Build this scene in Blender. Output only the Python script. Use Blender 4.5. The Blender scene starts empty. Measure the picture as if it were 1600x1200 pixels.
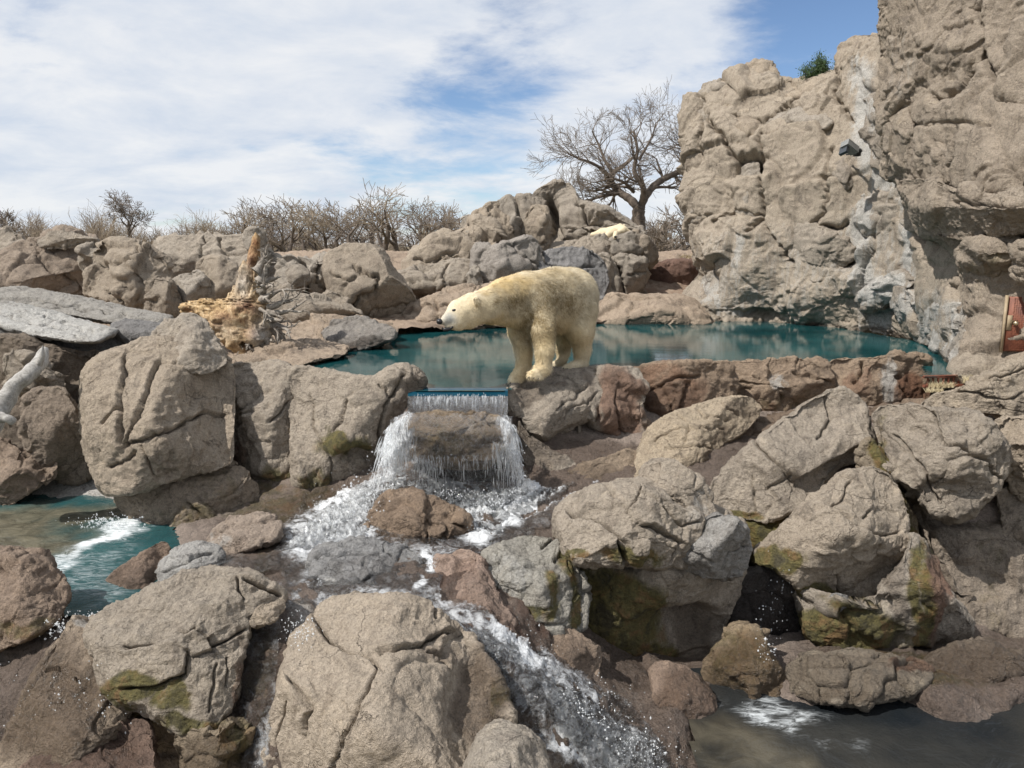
import bpy, math, random
import numpy as np
from mathutils import Vector
C = bpy.context.scene.collection
R = math.radians
# ---------------------------------------------------------------- camera
CAM_Z = 1.9; PITCH = math.atan((600-385)/1200.0)
cp, sp = math.cos(PITCH), math.sin(PITCH)
cd = bpy.data.cameras.new('camera'); cam = bpy.data.objects.new('camera', cd); C.objects.link(cam)
cam.location = (0, 0, CAM_Z); cam.rotation_euler = (math.pi/2-PITCH, 0, 0)
cd.lens = 27.0; cd.sensor_width = 36.0; cd.clip_end = 5000; cd.clip_start = 0.05
bpy.context.scene.camera = cam
# ---------------------------------------------------------------- sun
SUN_EL, SUN_AZ = R(50), math.atan2(-0.87, -0.49)      # azimuth measured from +Y towards +X : light comes from the left, a little behind the camera
sd = Vector((math.sin(SUN_AZ)*math.cos(SUN_EL), math.cos(SUN_AZ)*math.cos(SUN_EL), math.sin(SUN_EL)))
sl = bpy.data.lights.new('sun', 'SUN'); sl.energy = 5.0; sl.angle = R(0.53); sl.color = (1.0, 0.955, 0.89)
so = bpy.data.objects.new('sun', sl); C.objects.link(so); so.location = (-20, -10, 30)
so.rotation_euler = (-sd).to_track_quat('-Z', 'Y').to_euler()
# ---------------------------------------------------------------- colour management
sc = bpy.context.scene
sc.view_settings.view_transform = 'Standard'; sc.view_settings.look = 'None'
sc.view_settings.exposure = 0.15; sc.view_settings.gamma = 1.0; sc.view_settings.use_curve_mapping = False
sc.cycles.max_bounces = 6; sc.cycles.transparent_max_bounces = 24; sc.cycles.caustics_reflective = False; sc.cycles.caustics_refractive = False

def P(u, v, Y):
    """pixel of the 1600x1200 photograph and distance along Y -> world point(s)"""
    a = (np.asarray(u, float)-800)/1200.0; b = (600-np.asarray(v, float))/1200.0
    t = np.asarray(Y, float)/(cp+b*sp)
    return np.stack([a*t, np.asarray(Y, float)+0*a, CAM_Z+(-sp+b*cp)*t], -1)
def Yat(v, z):
    b = (600-v)/1200.0
    return (z-CAM_Z)/((-sp+b*cp)/(cp+b*sp))

# ---------------------------------------------------------------- world
w = bpy.data.worlds.new('World'); sc.world = w; w.use_nodes = True
nt = w.node_tree; nt.nodes.clear(); N = nt.nodes.new; L = nt.links.new
def nd(tree, t, **kw):
    n = tree.nodes.new(t)
    for k, v in kw.items():
        if k in n.inputs.keys() if hasattr(n.inputs, 'keys') else False: n.inputs[k].default_value = v
        else: setattr(n, k, v)
    return n
sky = N('ShaderNodeTexSky'); sky.sky_type = 'NISHITA'; sky.sun_disc = False
sky.sun_elevation = SUN_EL; sky.sun_rotation = SUN_AZ; sky.altitude = 1500; sky.air_density = 1.0; sky.dust_density = 0.6; sky.ozone_density = 1.5
tc = N('ShaderNodeTexCoord')
def M(op, a, b=None, c=None, clamp=False, tree=nt):
    n = tree.nodes.new('ShaderNodeMath'); n.operation = op; n.use_clamp = clamp
    for i, x in enumerate((a, b, c)):
        if x is None: continue
        if isinstance(x, (int, float)): n.inputs[i].default_value = x
        else: tree.links.new(x, n.inputs[i])
    return n.outputs[0]
sx = N('ShaderNodeSeparateXYZ'); L(tc.outputs['Generated'], sx.inputs[0])
zz = M('ADD', M('MAXIMUM', sx.outputs[2], 0.0), 0.26)
cx = N('ShaderNodeCombineXYZ'); L(M('DIVIDE', sx.outputs[0], zz), cx.inputs[0]); L(M('DIVIDE', sx.outputs[1], zz), cx.inputs[1])
mp = N('ShaderNodeMapping'); mp.inputs['Rotation'].default_value = (0, 0, R(-35)); mp.inputs['Scale'].default_value = (1.15, 1.4, 1); mp.inputs['Location'].default_value = (3.1, 1.7, 0)
L(cx.outputs[0], mp.inputs[0])
def noise(tree, vec, scale, detail=6, rough=0.6, dist=0.0):
    n = tree.nodes.new('ShaderNodeTexNoise'); n.inputs['Scale'].default_value = scale; n.inputs['Detail'].default_value = detail
    n.inputs['Roughness'].default_value = rough; n.inputs['Distortion'].default_value = dist
    if vec is not None: tree.links.new(vec, n.inputs['Vector'])
    return n
n1 = noise(nt, mp.outputs[0], 1.7, 9, 0.60, 0.35); n2 = noise(nt, mp.outputs[0], 4.2, 8, 0.62, 0.2)
cover = M('ADD', M('MULTIPLY', n1.outputs[0], 0.95), M('MULTIPLY', n2.outputs[0], 0.42))
# openings in the cloud deck, placed by direction
def dirpx(u, v):
    p = P(u, v, 10.0)-np.array([0, 0, CAM_Z]); return p/np.linalg.norm(p)
for (u, v, r, s) in [(1330, 60, 0.115, 0.40), (1215, 15, 0.08, 0.18), (680, 222, 0.13, 0.26), (560, 285, 0.10, 0.16), (800, 190, 0.10, 0.12), (40, 20, 0.12, 0.18), (330, 325, 0.09, 0.22), (1050, 170, 0.05, 0.12), (790, 15, 0.08, 0.10), (1040, 60, 0.14, -0.10), (500, 130, 0.25, -0.14), (150, 180, 0.28, -0.16), (420, 270, 0.10, 0.06), (640, 330, 0.16, -0.10),(900,130,0.12,-0.05), (1165, 95, 0.08, -0.16), (1290, 100, 0.03, -0.12)]:
    d = N('ShaderNodeVectorMath'); d.operation = 'DISTANCE'; L(tc.outputs['Generated'], d.inputs[0]); d.inputs[1].default_value = tuple(dirpx(u, v))
    mr = N('ShaderNodeMapRange'); mr.interpolation_type = 'SMOOTHERSTEP'; L(d.outputs['Value'], mr.inputs[0])
    mr.inputs[1].default_value = 0.0; mr.inputs[2].default_value = r*1.9; mr.inputs[3].default_value = s; mr.inputs[4].default_value = 0.0
    cover = M('SUBTRACT', cover, mr.outputs[0])
cr = N('ShaderNodeMapRange'); cr.interpolation_type = 'SMOOTHSTEP'; L(cover, cr.inputs[0])
cr.inputs[1].default_value = 0.39; cr.inputs[2].default_value = 0.72; cr.inputs[3].default_value = 0.0; cr.inputs[4].default_value = 0.94
n3 = noise(nt, mp.outputs[0], 2.1, 7, 0.6, 0.3)
cc = N('ShaderNodeValToRGB'); L(n3.outputs[0], cc.inputs[0])
cc.color_ramp.elements[0].position = 0.36; cc.color_ramp.elements[0].color = (6.9, 7.6, 8.7, 1)
cc.color_ramp.elements[1].position = 0.62; cc.color_ramp.elements[1].color = (9.2, 9.35, 9.6, 1)
skm = N('ShaderNodeMix'); skm.data_type = 'RGBA'; skm.blend_type = 'MULTIPLY'; skm.inputs[0].default_value = 1.0
L(sky.outputs[0], skm.inputs[6]); skm.inputs[7].default_value = (1.15, 1.22, 1.32, 1)
mx = N('ShaderNodeMix'); mx.data_type = 'RGBA'
L(cr.outputs[0], mx.inputs[0]); L(skm.outputs[2], mx.inputs[6]); L(cc.outputs[0], mx.inputs[7])
bg = N('ShaderNodeBackground'); bg.inputs[1].default_value = 0.086; wo = N('ShaderNodeOutputWorld')
L(mx.outputs[2], bg.inputs[0]); L(bg.outputs[0], wo.inputs[0])

# ---------------------------------------------------------------- numpy noise
def _h(i, j, k, s):
    n = (i*374761393 + j*668265263 + k*1274126177 + s*974634777) & 0xffffffff
    n = ((n ^ (n >> 13))*1274126177) & 0xffffffff
    n = ((n ^ (n >> 16))*2246822519) & 0xffffffff
    return ((n ^ (n >> 15)) & 0xffffff)/float(0xffffff)
def vnoise(p, s=0):
    f = np.floor(p); i = f.astype(np.int64); t = p-f; t = t*t*t*(t*(t*6-15)+10)
    x, y, z = i[:, 0], i[:, 1], i[:, 2]; r = 0
    for a in (0, 1):
        wa = t[:, 0] if a else 1-t[:, 0]
        for b in (0, 1):
            wb = t[:, 1] if b else 1-t[:, 1]
            for c in (0, 1):
                wc = t[:, 2] if c else 1-t[:, 2]
                r = r+wa*wb*wc*_h(x+a, y+b, z+c, s)
    return r*2-1
def fbm(p, o=4, s=0, g=0.5, ridged=False):
    r = 0; a = 1.0; q = p.copy()
    for k in range(o):
        n = vnoise(q, s+k*17)
        r = r+a*((1-2*np.abs(n)) if ridged else n); a *= g; q = q*2.03+11.3
    return r
def voro(p, s=0, jit=0.9):
    """cell-based: nearest seed offset, its random numbers, F1, F2"""
    f = np.floor(p).astype(np.int64); n = len(p)
    F1 = np.full(n, 9.0); F2 = np.full(n, 9.0); best = np.zeros((n, 3)); ids = np.zeros((n, 3), np.int64)
    for a in (-1, 0, 1):
        for b in (-1, 0, 1):
            for c in (-1, 0, 1):
                q = f+np.array([a, b, c])
                o = np.stack([_h(q[:, 0], q[:, 1], q[:, 2], s+m) for m in (1, 2, 3)], -1)
                sdv = q+0.5+(o-0.5)*jit
                d = np.linalg.norm(p-sdv, axis=1)
                m1 = d < F1
                F2 = np.where(m1, F1, np.minimum(F2, d)); F1 = np.where(m1, d, F1)
                best[m1] = sdv[m1]; ids[m1] = q[m1]
    rnd = np.stack([_h(ids[:, 0], ids[:, 1], ids[:, 2], s+m) for m in (11, 12, 13, 14)], -1)
    return p-best, rnd, F1, F2

# ---------------------------------------------------------------- object helpers
def tag(o, label=None, cat=None, group=None, kind=None):
    if label: o['label'] = label
    if cat: o['category'] = cat
    if group: o['group'] = group
    if kind: o['kind'] = kind
    return o
def empty(name, loc, **kw):
    o = bpy.data.objects.new(name, None); C.objects.link(o); o.location = loc; o.empty_display_size = 0.1
    return tag(o, **kw)
def meshobj(name, V, F, mat, parent=None, smooth=True, attrs=None, loc=None, mats=None, mi=None, uv=None):
    """V (n,3) world; F list/array of faces (tri/quad arrays or a list of arrays). Origin at the base centre."""
    V = np.asarray(V, float)
    if loc is None:
        loc = np.array([(V[:, 0].min()+V[:, 0].max())/2, (V[:, 1].min()+V[:, 1].max())/2, V[:, 2].min()]) if parent is None else np.array(parent.matrix_world.translation if False else parent.location)
    loc = np.asarray(loc, float)
    me = bpy.data.meshes.new(name)
    Fs = F if isinstance(F, list) else [F]
    Fs = [np.asarray(f, np.int32) for f in Fs if len(f)]
    me.vertices.add(len(V)); me.vertices.foreach_set('co', (V-loc).astype(np.float32).ravel())
    nl = sum(f.size for f in Fs); nf = sum(len(f) for f in Fs)
    me.loops.add(nl); me.polygons.add(nf)
    me.loops.foreach_set('vertex_index', np.concatenate([f.ravel() for f in Fs]))
    st = []; k = 0
    for f in Fs:
        st.append(k+np.arange(len(f))*f.shape[1]); k += f.size
    me.polygons.foreach_set('loop_start', np.concatenate(st).astype(np.int32))
    me.polygons.foreach_set('loop_total', np.concatenate([np.full(len(f), f.shape[1]) for f in Fs]).astype(np.int32))
    me.polygons.foreach_set('use_smooth', np.full(nf, smooth))
    if mi is not None: me.polygons.foreach_set('material_index', np.asarray(mi, np.int32))
    me.update(calc_edges=True)
    for nme, arr in (attrs or {}).items():
        arr = np.asarray(arr, np.float32)
        if arr.ndim == 2:
            a = me.color_attributes.new(nme, 'FLOAT_COLOR', 'POINT'); a.data.foreach_set('color', np.concatenate([arr, np.ones((len(arr), 1))], 1).astype(np.float32).ravel())
        else:
            a = me.attributes.new(nme, 'FLOAT', 'POINT'); a.data.foreach_set('value', arr)
    for m in (mats or [mat]): me.materials.append(m)
    o = bpy.data.objects.new(name, me); C.objects.link(o)
    if parent is not None:
        o.parent = parent; o.location = tuple(loc-np.array(world_loc(parent)))
    else: o.location = tuple(loc)
    return o
def world_loc(o):
    l = np.array(o.location)
    while o.parent: o = o.parent; l = l+np.array(o.location)
    return l
def vnormals(V, F):
    F = F if isinstance(F, list) else [F]; n = np.zeros_like(V)
    for f in F:
        if not len(f): continue
        a = V[f[:, 0]]; nn = np.cross(V[f[:, 1]]-a, V[f[:, 2]]-a)
        if f.shape[1] == 4: nn = nn+np.cross(V[f[:, 2]]-a, V[f[:, 3]]-a)
        for c in range(f.shape[1]):
            for k in range(3): n[:, k] += np.bincount(f[:, c], nn[:, k], len(V))
    return n/(np.linalg.norm(n, axis=1, keepdims=True)+1e-12)
def tps(pts):
    """thin plate spline through (u,v,Y)"""
    pts = np.asarray(pts, float); X = pts[:, :2]/100.0; n = len(X)
    d = np.linalg.norm(X[:, None]-X[None], axis=2); K = np.where(d > 0, d*d*np.log(d+1e-9), 0)+np.eye(n)*0.02
    Pm = np.c_[np.ones(n), X]; A = np.block([[K, Pm], [Pm.T, np.zeros((3, 3))]])
    s = np.linalg.solve(A, np.r_[pts[:, 2], 0, 0, 0])
    def f(u, v):
        q = np.stack([np.ravel(u), np.ravel(v)], -1)/100.0
        d = np.linalg.norm(q[:, None]-X[None], axis=2); k = np.where(d > 0, d*d*np.log(d+1e-9), 0)
        return (k@s[:n]+s[n]+q@s[n+1:]).reshape(np.shape(u))
    return f

# ---------------------------------------------------------------- materials
def new_mat(name):
    m = bpy.data.materials.new(name); m.use_nodes = True; t = m.node_tree; t.nodes.clear()
    o = t.nodes.new('ShaderNodeOutputMaterial'); b = t.nodes.new('ShaderNodeBsdfPrincipled'); t.links.new(b.outputs[0], o.inputs[0])
    return m, t, b, o
def mixc(t, f, a, b, bt='MIX'):
    n = t.nodes.new('ShaderNodeMix'); n.data_type = 'RGBA'; n.blend_type = bt
    for i, x in ((0, f), (6, a), (7, b)):
        if isinstance(x, (int, float)): n.inputs[i].default_value = x
        elif isinstance(x, tuple): n.inputs[i].default_value = (*x, 1) if len(x) == 3 else x
        else: t.links.new(x, n.inputs[i])
    return n.outputs[2]
def ramp(t, x, stops):
    n = t.nodes.new('ShaderNodeValToRGB'); t.links.new(x, n.inputs[0]); e = n.color_ramp.elements
    while len(e) < len(stops): e.new(0.5)
    for k, (p, c) in enumerate(stops): e[k].position = p; e[k].color = (*c, 1) if isinstance(c, tuple) else (c, c, c, 1)
    return n.outputs[0]
def mrange(t, x, a, b, c, d, smooth=True):
    n = t.nodes.new('ShaderNodeMapRange'); n.interpolation_type = 'SMOOTHSTEP' if smooth else 'LINEAR'
    t.links.new(x, n.inputs[0])
    for i, v in zip((1, 2, 3, 4), (a, b, c, d)): n.inputs[i].default_value = v
    return n.outputs[0]
def attr(t, name, kind='GEOMETRY'):
    n = t.nodes.new('ShaderNodeAttribute'); n.attribute_name = name; n.attribute_type = kind; return n
def scalev(t, v, s):
    n = t.nodes.new('ShaderNodeMapping'); t.links.new(v, n.inputs[0]); n.inputs['Scale'].default_value = s; return n.outputs[0]
def rock_material(name, cols, speck=0.75, bump=1.0, rough=0.9, streak=0.0):
    m, t, b, o = new_mat(name); g = t.nodes.new('ShaderNodeNewGeometry'); pos = g.outputs['Position']
    big = noise(t, pos, 0.9, 5, 0.6, 0.5); mid = noise(t, pos, 4.5, 7, 0.65, 0.6); fine = noise(t, pos, 38, 6, 0.7, 0.3); grit = noise(t, pos, 120, 3, 0.6)
    base = ramp(t, M('ADD', M('MULTIPLY', big.outputs[0], 0.55), M('MULTIPLY', mid.outputs[0], 0.45), tree=t), [(0.38, cols[0]), (0.46, cols[1]), (0.54, cols[2]), (0.62, cols[3])])
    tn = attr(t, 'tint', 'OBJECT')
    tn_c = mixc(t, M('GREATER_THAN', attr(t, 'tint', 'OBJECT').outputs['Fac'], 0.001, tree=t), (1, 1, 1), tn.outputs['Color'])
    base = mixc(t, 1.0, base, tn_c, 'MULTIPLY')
    f2 = ramp(t, fine.outputs[0], [(0.32, 0.50), (0.47, 0.98), (0.66, 1.28)])
    base = mixc(t, speck, base, mixc(t, 1.0, base, f2, 'MULTIPLY'))
    gr = ramp(t, grit.outputs[0], [(0.36, 0.70), (0.5, 1.0), (0.64, 1.20)])
    base = mixc(t, 0.7, base, mixc(t, 1.0, base, gr, 'MULTIPLY'))
    # dark weathering streaks that run down the rock
    st = noise(t, scalev(t, pos, (5.5, 5.5, 0.8)), 1.0, 6, 0.65, 0.4)
    sf = mrange(t, st.outputs[0], 0.50, 0.70, 0.0, 0.6)
    base = mixc(t, sf, base, mixc(t, 1.0, base, (0.55, 0.53, 0.52), 'MULTIPLY'))
    # lichen / black grime patches
    gm = noise(t, pos, 2.3, 8, 0.72, 0.8); gf = mrange(t, gm.outputs[0], 0.53, 0.68, 0.0, 0.62)
    base = mixc(t, gf, base, mixc(t, 1.0, base, (0.42, 0.42, 0.43), 'MULTIPLY'))
    lm = noise(t, pos, 3.1, 9, 0.74, 0.6); lf = mrange(t, lm.outputs[0], 0.54, 0.68, 0.0, 0.5); base = mixc(t, lf, base, mixc(t, 1.0, base, (1.38, 1.36, 1.30), 'MULTIPLY'))
    # pale mineral
    wa = attr(t, 'white').outputs['Fac']
    wn = noise(t, scalev(t, pos, (7, 7, 1.1)), 1.0, 8, 0.72, 0.8)
    wf = M('MULTIPLY', M('MULTIPLY', wa, 0.85, tree=t), mrange(t, M('ADD', wn.outputs[0], M('MULTIPLY', wa, 0.22, tree=t), tree=t), 0.52, 0.70, 0, 1), clamp=True, tree=t)
    base = mixc(t, wf, base, ramp(t, fine.outputs[0], [(0.35, (0.30, 0.29, 0.27)), (0.65, (0.60, 0.585, 0.55))]))
    rd = attr(t, 'red').outputs['Fac']
    rf = M('MULTIPLY', rd, mrange(t, M('ADD', gm.outputs[0], M('MULTIPLY', rd, 0.35, tree=t), tree=t), 0.50, 0.72, 0, 1), clamp=True, tree=t)
    base = mixc(t, rf, base, mixc(t, 1.0, base, (0.60, 0.40, 0.33), 'MULTIPLY'))
    ms = attr(t, 'moss').outputs['Fac']
    mn = noise(t, scalev(t, pos, (7, 7, 2.5)), 1.0, 8, 0.75, 0.5)
    mf = M('MULTIPLY', M('MINIMUM', M('MULTIPLY', ms, 1.3, tree=t), 1.0, tree=t), mrange(t, M('ADD', mn.outputs[0], M('MULTIPLY', ms, 0.28, tree=t), tree=t), 0.50, 0.70, 0, 0.9), clamp=True, tree=t)
    mc = ramp(t, mid.outputs[0], [(0.35, (0.035, 0.032, 0.012)), (0.5, (0.11, 0.095, 0.025)), (0.62, (0.17, 0.10, 0.035))])
    mc = mixc(t, 0.8, mc, mixc(t, 1.0, mc, f2, 'MULTIPLY'))
    base = mixc(t, mf, base, mc)
    wt = attr(t, 'wet').outputs['Fac']
    wtn = M('MULTIPLY', wt, mrange(t, M('ADD', mid.outputs[0], M('MULTIPLY', wt, 0.4, tree=t), tree=t), 0.5, 0.68, 0, 1), clamp=True, tree=t)
    base = mixc(t, wtn, base, mixc(t, 1.0, base, (0.47, 0.44, 0.42), 'MULTIPLY'))
    # hairline cracks, darker in colour and grooved in the bump: one large net, one small net, both broken up
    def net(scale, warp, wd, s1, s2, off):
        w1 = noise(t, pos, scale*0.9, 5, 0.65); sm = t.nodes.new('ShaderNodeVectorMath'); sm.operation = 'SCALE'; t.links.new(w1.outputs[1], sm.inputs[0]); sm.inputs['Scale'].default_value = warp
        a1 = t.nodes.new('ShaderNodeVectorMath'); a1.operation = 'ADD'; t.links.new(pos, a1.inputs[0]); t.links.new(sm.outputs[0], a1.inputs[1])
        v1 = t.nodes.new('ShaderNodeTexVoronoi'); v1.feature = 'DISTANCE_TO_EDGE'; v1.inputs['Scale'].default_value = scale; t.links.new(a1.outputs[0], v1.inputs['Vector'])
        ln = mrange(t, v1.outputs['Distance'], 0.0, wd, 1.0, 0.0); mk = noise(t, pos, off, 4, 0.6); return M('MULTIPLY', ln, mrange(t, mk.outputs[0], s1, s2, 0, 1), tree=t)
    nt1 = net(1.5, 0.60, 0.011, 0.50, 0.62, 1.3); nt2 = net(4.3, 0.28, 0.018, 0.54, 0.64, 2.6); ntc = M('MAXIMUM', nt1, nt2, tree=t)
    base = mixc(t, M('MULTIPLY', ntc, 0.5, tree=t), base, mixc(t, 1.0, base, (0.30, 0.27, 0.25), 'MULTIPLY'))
    t.links.new(base, b.inputs['Base Color'])
    t.links.new(M('SUBTRACT', rough, M('MULTIPLY', wtn, 0.62, tree=t), tree=t), b.inputs['Roughness'])
    b.inputs['Specular IOR Level'].default_value = 0.35
    # fine relief
    hgt = M('ADD', M('MULTIPLY', mid.outputs[0], 0.045, tree=t), M('MULTIPLY', fine.outputs[0], 0.030, tree=t), tree=t)
    hgt = M('ADD', hgt, M('MULTIPLY', grit.outputs[0], 0.009, tree=t), tree=t)
    hgt = M('SUBTRACT', hgt, M('MULTIPLY', ntc, 0.022, tree=t), tree=t)
    rdg = noise(t, scalev(t, pos, (1, 1, 1.8)), 13, 5, 0.6, 1.2)
    hgt = M('ADD', hgt, M('MULTIPLY', M('ABSOLUTE', M('SUBTRACT', rdg.outputs[0], 0.5, tree=t), tree=t), 0.05, tree=t), tree=t)
    bp = t.nodes.new('ShaderNodeBump'); bp.inputs['Strength'].default_value = bump; bp.inputs['Distance'].default_value = 1.0
    t.links.new(hgt, bp.inputs['Height']); t.links.new(bp.outputs[0], b.inputs['Normal'])
    return m
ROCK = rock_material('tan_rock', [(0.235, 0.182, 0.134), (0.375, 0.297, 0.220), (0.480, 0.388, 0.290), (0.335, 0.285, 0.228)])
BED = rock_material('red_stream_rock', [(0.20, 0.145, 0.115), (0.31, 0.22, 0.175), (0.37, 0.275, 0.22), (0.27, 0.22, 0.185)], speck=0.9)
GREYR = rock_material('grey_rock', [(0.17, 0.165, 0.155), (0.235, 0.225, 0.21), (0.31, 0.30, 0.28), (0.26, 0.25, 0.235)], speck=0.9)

# ---------------------------------------------------------------- rocks
def smooth_outline(pts, n):
    p = np.asarray(pts, float)
    for _ in range(2):
        q = np.roll(p, -1, 0); p = np.stack([0.85*p+0.15*q, 0.15*p+0.85*q], 1).reshape(-1, 2)
    d = np.linalg.norm(np.roll(p, -1, 0)-p, axis=1); s = np.r_[0, np.cumsum(d)]; P2 = np.r_[p, p[:1]]
    t = np.linspace(0, s[-1], n, endpoint=False)
    return np.stack([np.interp(t, s, P2[:, 0]), np.interp(t, s, P2[:, 1])], -1)
def polydist(u, v, pl):
    """signed distance to a polyline (sign by side) and parameter"""
    best = np.full(u.shape, 1e9); sg = np.zeros(u.shape)
    for (x0, y0), (x1, y1) in zip(pl[:-1], pl[1:]):
        dx, dy = x1-x0, y1-y0; l2 = dx*dx+dy*dy+1e-9
        t = np.clip(((u-x0)*dx+(v-y0)*dy)/l2, 0, 1); ex, ey = u-x0-t*dx, v-y0-t*dy
        d = np.hypot(ex, ey); s = np.sign(dx*(v-y0)-dy*(u-x0)); m = d < best
        best = np.where(m, d, best); sg = np.where(m, s, sg)
    return best, sg
_ROCKSEED = [0]
def disp_rock(V, n, size, seed, amp=1.0, facet=1.0, crack=1.0, fine=1.0, px=0.01):
    """displacement (m) along the normal: planar facets with creases, lumps, wrinkles"""
    q = V+seed*7.31
    wv = np.stack([fbm(q*1.3/size, 3, 3), fbm(q*1.3/size, 3, 5), fbm(q*1.3/size, 3, 7)], -1)
    d = np.zeros(len(V))
    for (s, a, cw, ca, sd_) in ((0.66*size, 0.15, 0.030, 0.50, 1), (0.27*size, 0.10, 0.035, 0.34, 2), (0.11*size, 0.055, 0.05, 0.16, 3)):
        pp = (q+wv*0.20*size)/s*np.array([1, 1, 1.15])
        off, r, F1, F2 = voro(pp, seed*13+sd_)
        nn = r[:, :3]-0.5
        gate = np.clip((vnoise(q/size*1.1, seed+sd_*5)+0.55)*1.5, 0.15, 1)
        e = np.clip((F2-F1)/0.13, 0, 1); e = e*e*(3-2*e)
        d += a*s/0.62*facet*((r[:, 3]-0.5)*0.75+np.sum(off*nn, 1)*1.5)*gate*(0.35+0.65*e)
        d -= crack*ca*min(s*0.16, 0.07)*np.exp(-((F2-F1)/cw)**1.1)*gate
    d += amp*0.032*size*fbm(q*1.5/size, 3, seed+9)
    if fine > 0:
        k = fine
        d += k*0.026*min(size, 1.6)**0.5*fbm(q*5.0, 4, seed+21, ridged=True)*(0.5+0.5*vnoise(q*1.2, 77))
        d += k*0.011*fbm(q*15.0, 3, seed+33)
    return d
def rock_mesh(outline, Y, D, seed=None, spacing=2.3, n=3.0, m=1.75, top=0.0, side=0.0, field=None, amp=1.0, facet=1.0, crack=1.0, fine=1.0,
              size=None, cracks=(), bumps=(), back=None, cut=1.0, grow_px=6.0):
    """closed boulder: the outline at distance Y, bulging D metres towards the viewer and `back` metres away; top>0 leans the top back (m per 100 px)"""
    if seed is None: _ROCKSEED[0] += 1; seed = _ROCKSEED[0]
    o = np.asarray(outline, float); cm_ = o.mean(0); o = cm_+(o-cm_)*(1+grow_px*2/np.ptp(o, 0)); ext = max(np.ptp(o[:, 0]), np.ptp(o[:, 1]))
    Ng = int(np.clip(ext/spacing*1.4, 20, 420)); Ng += Ng % 2
    # counter-clockwise in the picture as seen (v down) -> make orientation fixed
    ar = np.sum(o[:, 0]*np.roll(o[:, 1], -1)-np.roll(o[:, 0], -1)*o[:, 1])
    if ar < 0: o = o[::-1]
    K = 4*Ng; B = smooth_outline(o, K)
    c = np.array([o[:, 0].min()+o[:, 0].max(), o[:, 1].min()+o[:, 1].max()])/2
    cm = B.mean(0); c = 0.5*c+0.5*cm
    cov = np.cov((B-cm).T); ev, evec = np.linalg.eigh(cov); ax = evec[:, 1]
    Ls = max(0.0, (math.sqrt(ev[1])-math.sqrt(ev[0])))*1.0
    # concentric square -> disc
    g = np.linspace(-1, 1, Ng+1); gx, gy = np.meshgrid(g, g, indexing='ij')
    r = np.maximum(np.abs(gx), np.abs(gy)); th = np.zeros_like(gx)
    with np.errstate(divide='ignore', invalid='ignore'):
        A_ = np.abs(gx) > np.abs(gy)
        th = np.where(A_, np.where(gx > 0, 0, math.pi)+np.where(A_, math.pi/4*gy/np.where(gx == 0, 1, gx), 0),
                      np.where(gy > 0, math.pi/2, -math.pi/2)-math.pi/4*gx/np.where(gy == 0, 1, gy))
    th = np.where(r == 0, 0, th) % (2*math.pi)
    phi = r*math.pi/2; rho = np.sin(phi)**0.92
    # start of the outline: the point at angle 0
    an = np.arctan2(B[:, 1]-c[1], B[:, 0]-c[0]); k0 = int(np.argmin(np.abs(an))); B = np.roll(B, -k0, 0)
    # parameter by blend of angle and arc length
    an = np.unwrap(np.arctan2(B[:, 1]-c[1], B[:, 0]-c[0])); an = (an-an[0]); an = an/an[-1]*(1-1.0/K) if abs(an[-1]) > 3 else np.arange(K)/K
    an = np.maximum.accumulate(an); tt = 0.55*an+0.45*np.arange(K)/K
    tq = th/(2*math.pi)
    def bound(q):
        return np.interp(q, np.r_[tt, 1.0+tt[0]], np.r_[B[:, 0], B[:1, 0]]), np.interp(q, np.r_[tt, 1.0+tt[0]], np.r_[B[:, 1], B[:1, 1]])
    def place(q, rho_):
        bx, by = bound(q); pr = np.clip((bx-c[0])*ax[0]+(by-c[1])*ax[1], -Ls, Ls)
        cx_, cy_ = pr*ax[0], pr*ax[1]; s = np.sin(rho_*math.pi/2)
        return c[0]+s*cx_+rho_*(bx-c[0]-cx_), c[1]+s*cy_+rho_*(by-c[1]-cy_)
    u, v = place(tq, rho)
    Yc = field if field is not None else (lambda a, b: Y+side*(a-c[0])/100.0+top*(c[1]-b)/100.0)
    T = np.clip(1-np.clip(rho, 0, 1)**n, 0, 1)**(1.0/m)
    if cut > 0:      # chiselled: the dome is planed down by a few broad flat faces
        rs = np.random.RandomState(seed*7+5); hw, hh = np.ptp(o[:, 0])/2, np.ptp(o[:, 1])/2
        wu = 0.09*vnoise(np.stack([u.ravel()/hw*1.7, v.ravel()/hh*1.7, np.full(u.size, seed*1.7)], -1), 3).reshape(u.shape)
        xn, yn = (u-c[0])/hw+wu, (v-c[1])/hh-wu; lst = [T/0.035]
        for k_ in range(10):
            a_k = rs.uniform(0, 2*math.pi); h_ = rs.uniform(0.60, 0.98)*cut+(1-cut)*1.2; s_ = rs.uniform(0.15, 0.95)
            lst.append(np.maximum(h_-s_*(xn*math.cos(a_k)+yn*math.sin(a_k)*0.9), 0.0)/0.035+0*xn)
        A2 = np.stack(lst); mn = A2.min(0); Tc = (mn-np.log(np.exp(-(A2-mn)).sum(0)))*0.035
        T = np.clip(np.minimum(T, Tc+0.02), 0, 1)
    T = D*T
    Yf = Yc(u, v)-T
    Vf = P(u.ravel(), v.ravel(), Yf.ravel()); nf_ = len(Vf)
    idx = np.arange((Ng+1)**2).reshape(Ng+1, Ng+1)
    a_, b_, c_, d_ = idx[:-1, :-1].ravel(), idx[1:, :-1].ravel(), idx[1:, 1:].ravel(), idx[:-1, 1:].ravel()
    F = [np.stack([a_, b_, c_, d_], -1)]
    # rim in order
    rim = np.r_[idx[:-1, 0], idx[-1, :-1], idx[1:, -1][::-1], idx[0, 1:][::-1]]
    bk = back if back is not None else D*0.8
    uu, vv = [u.ravel()], [v.ravel()]; Vs = [Vf]; prev = rim; k = nf_; tqr = tq.ravel()[rim]; nb = 7
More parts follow.
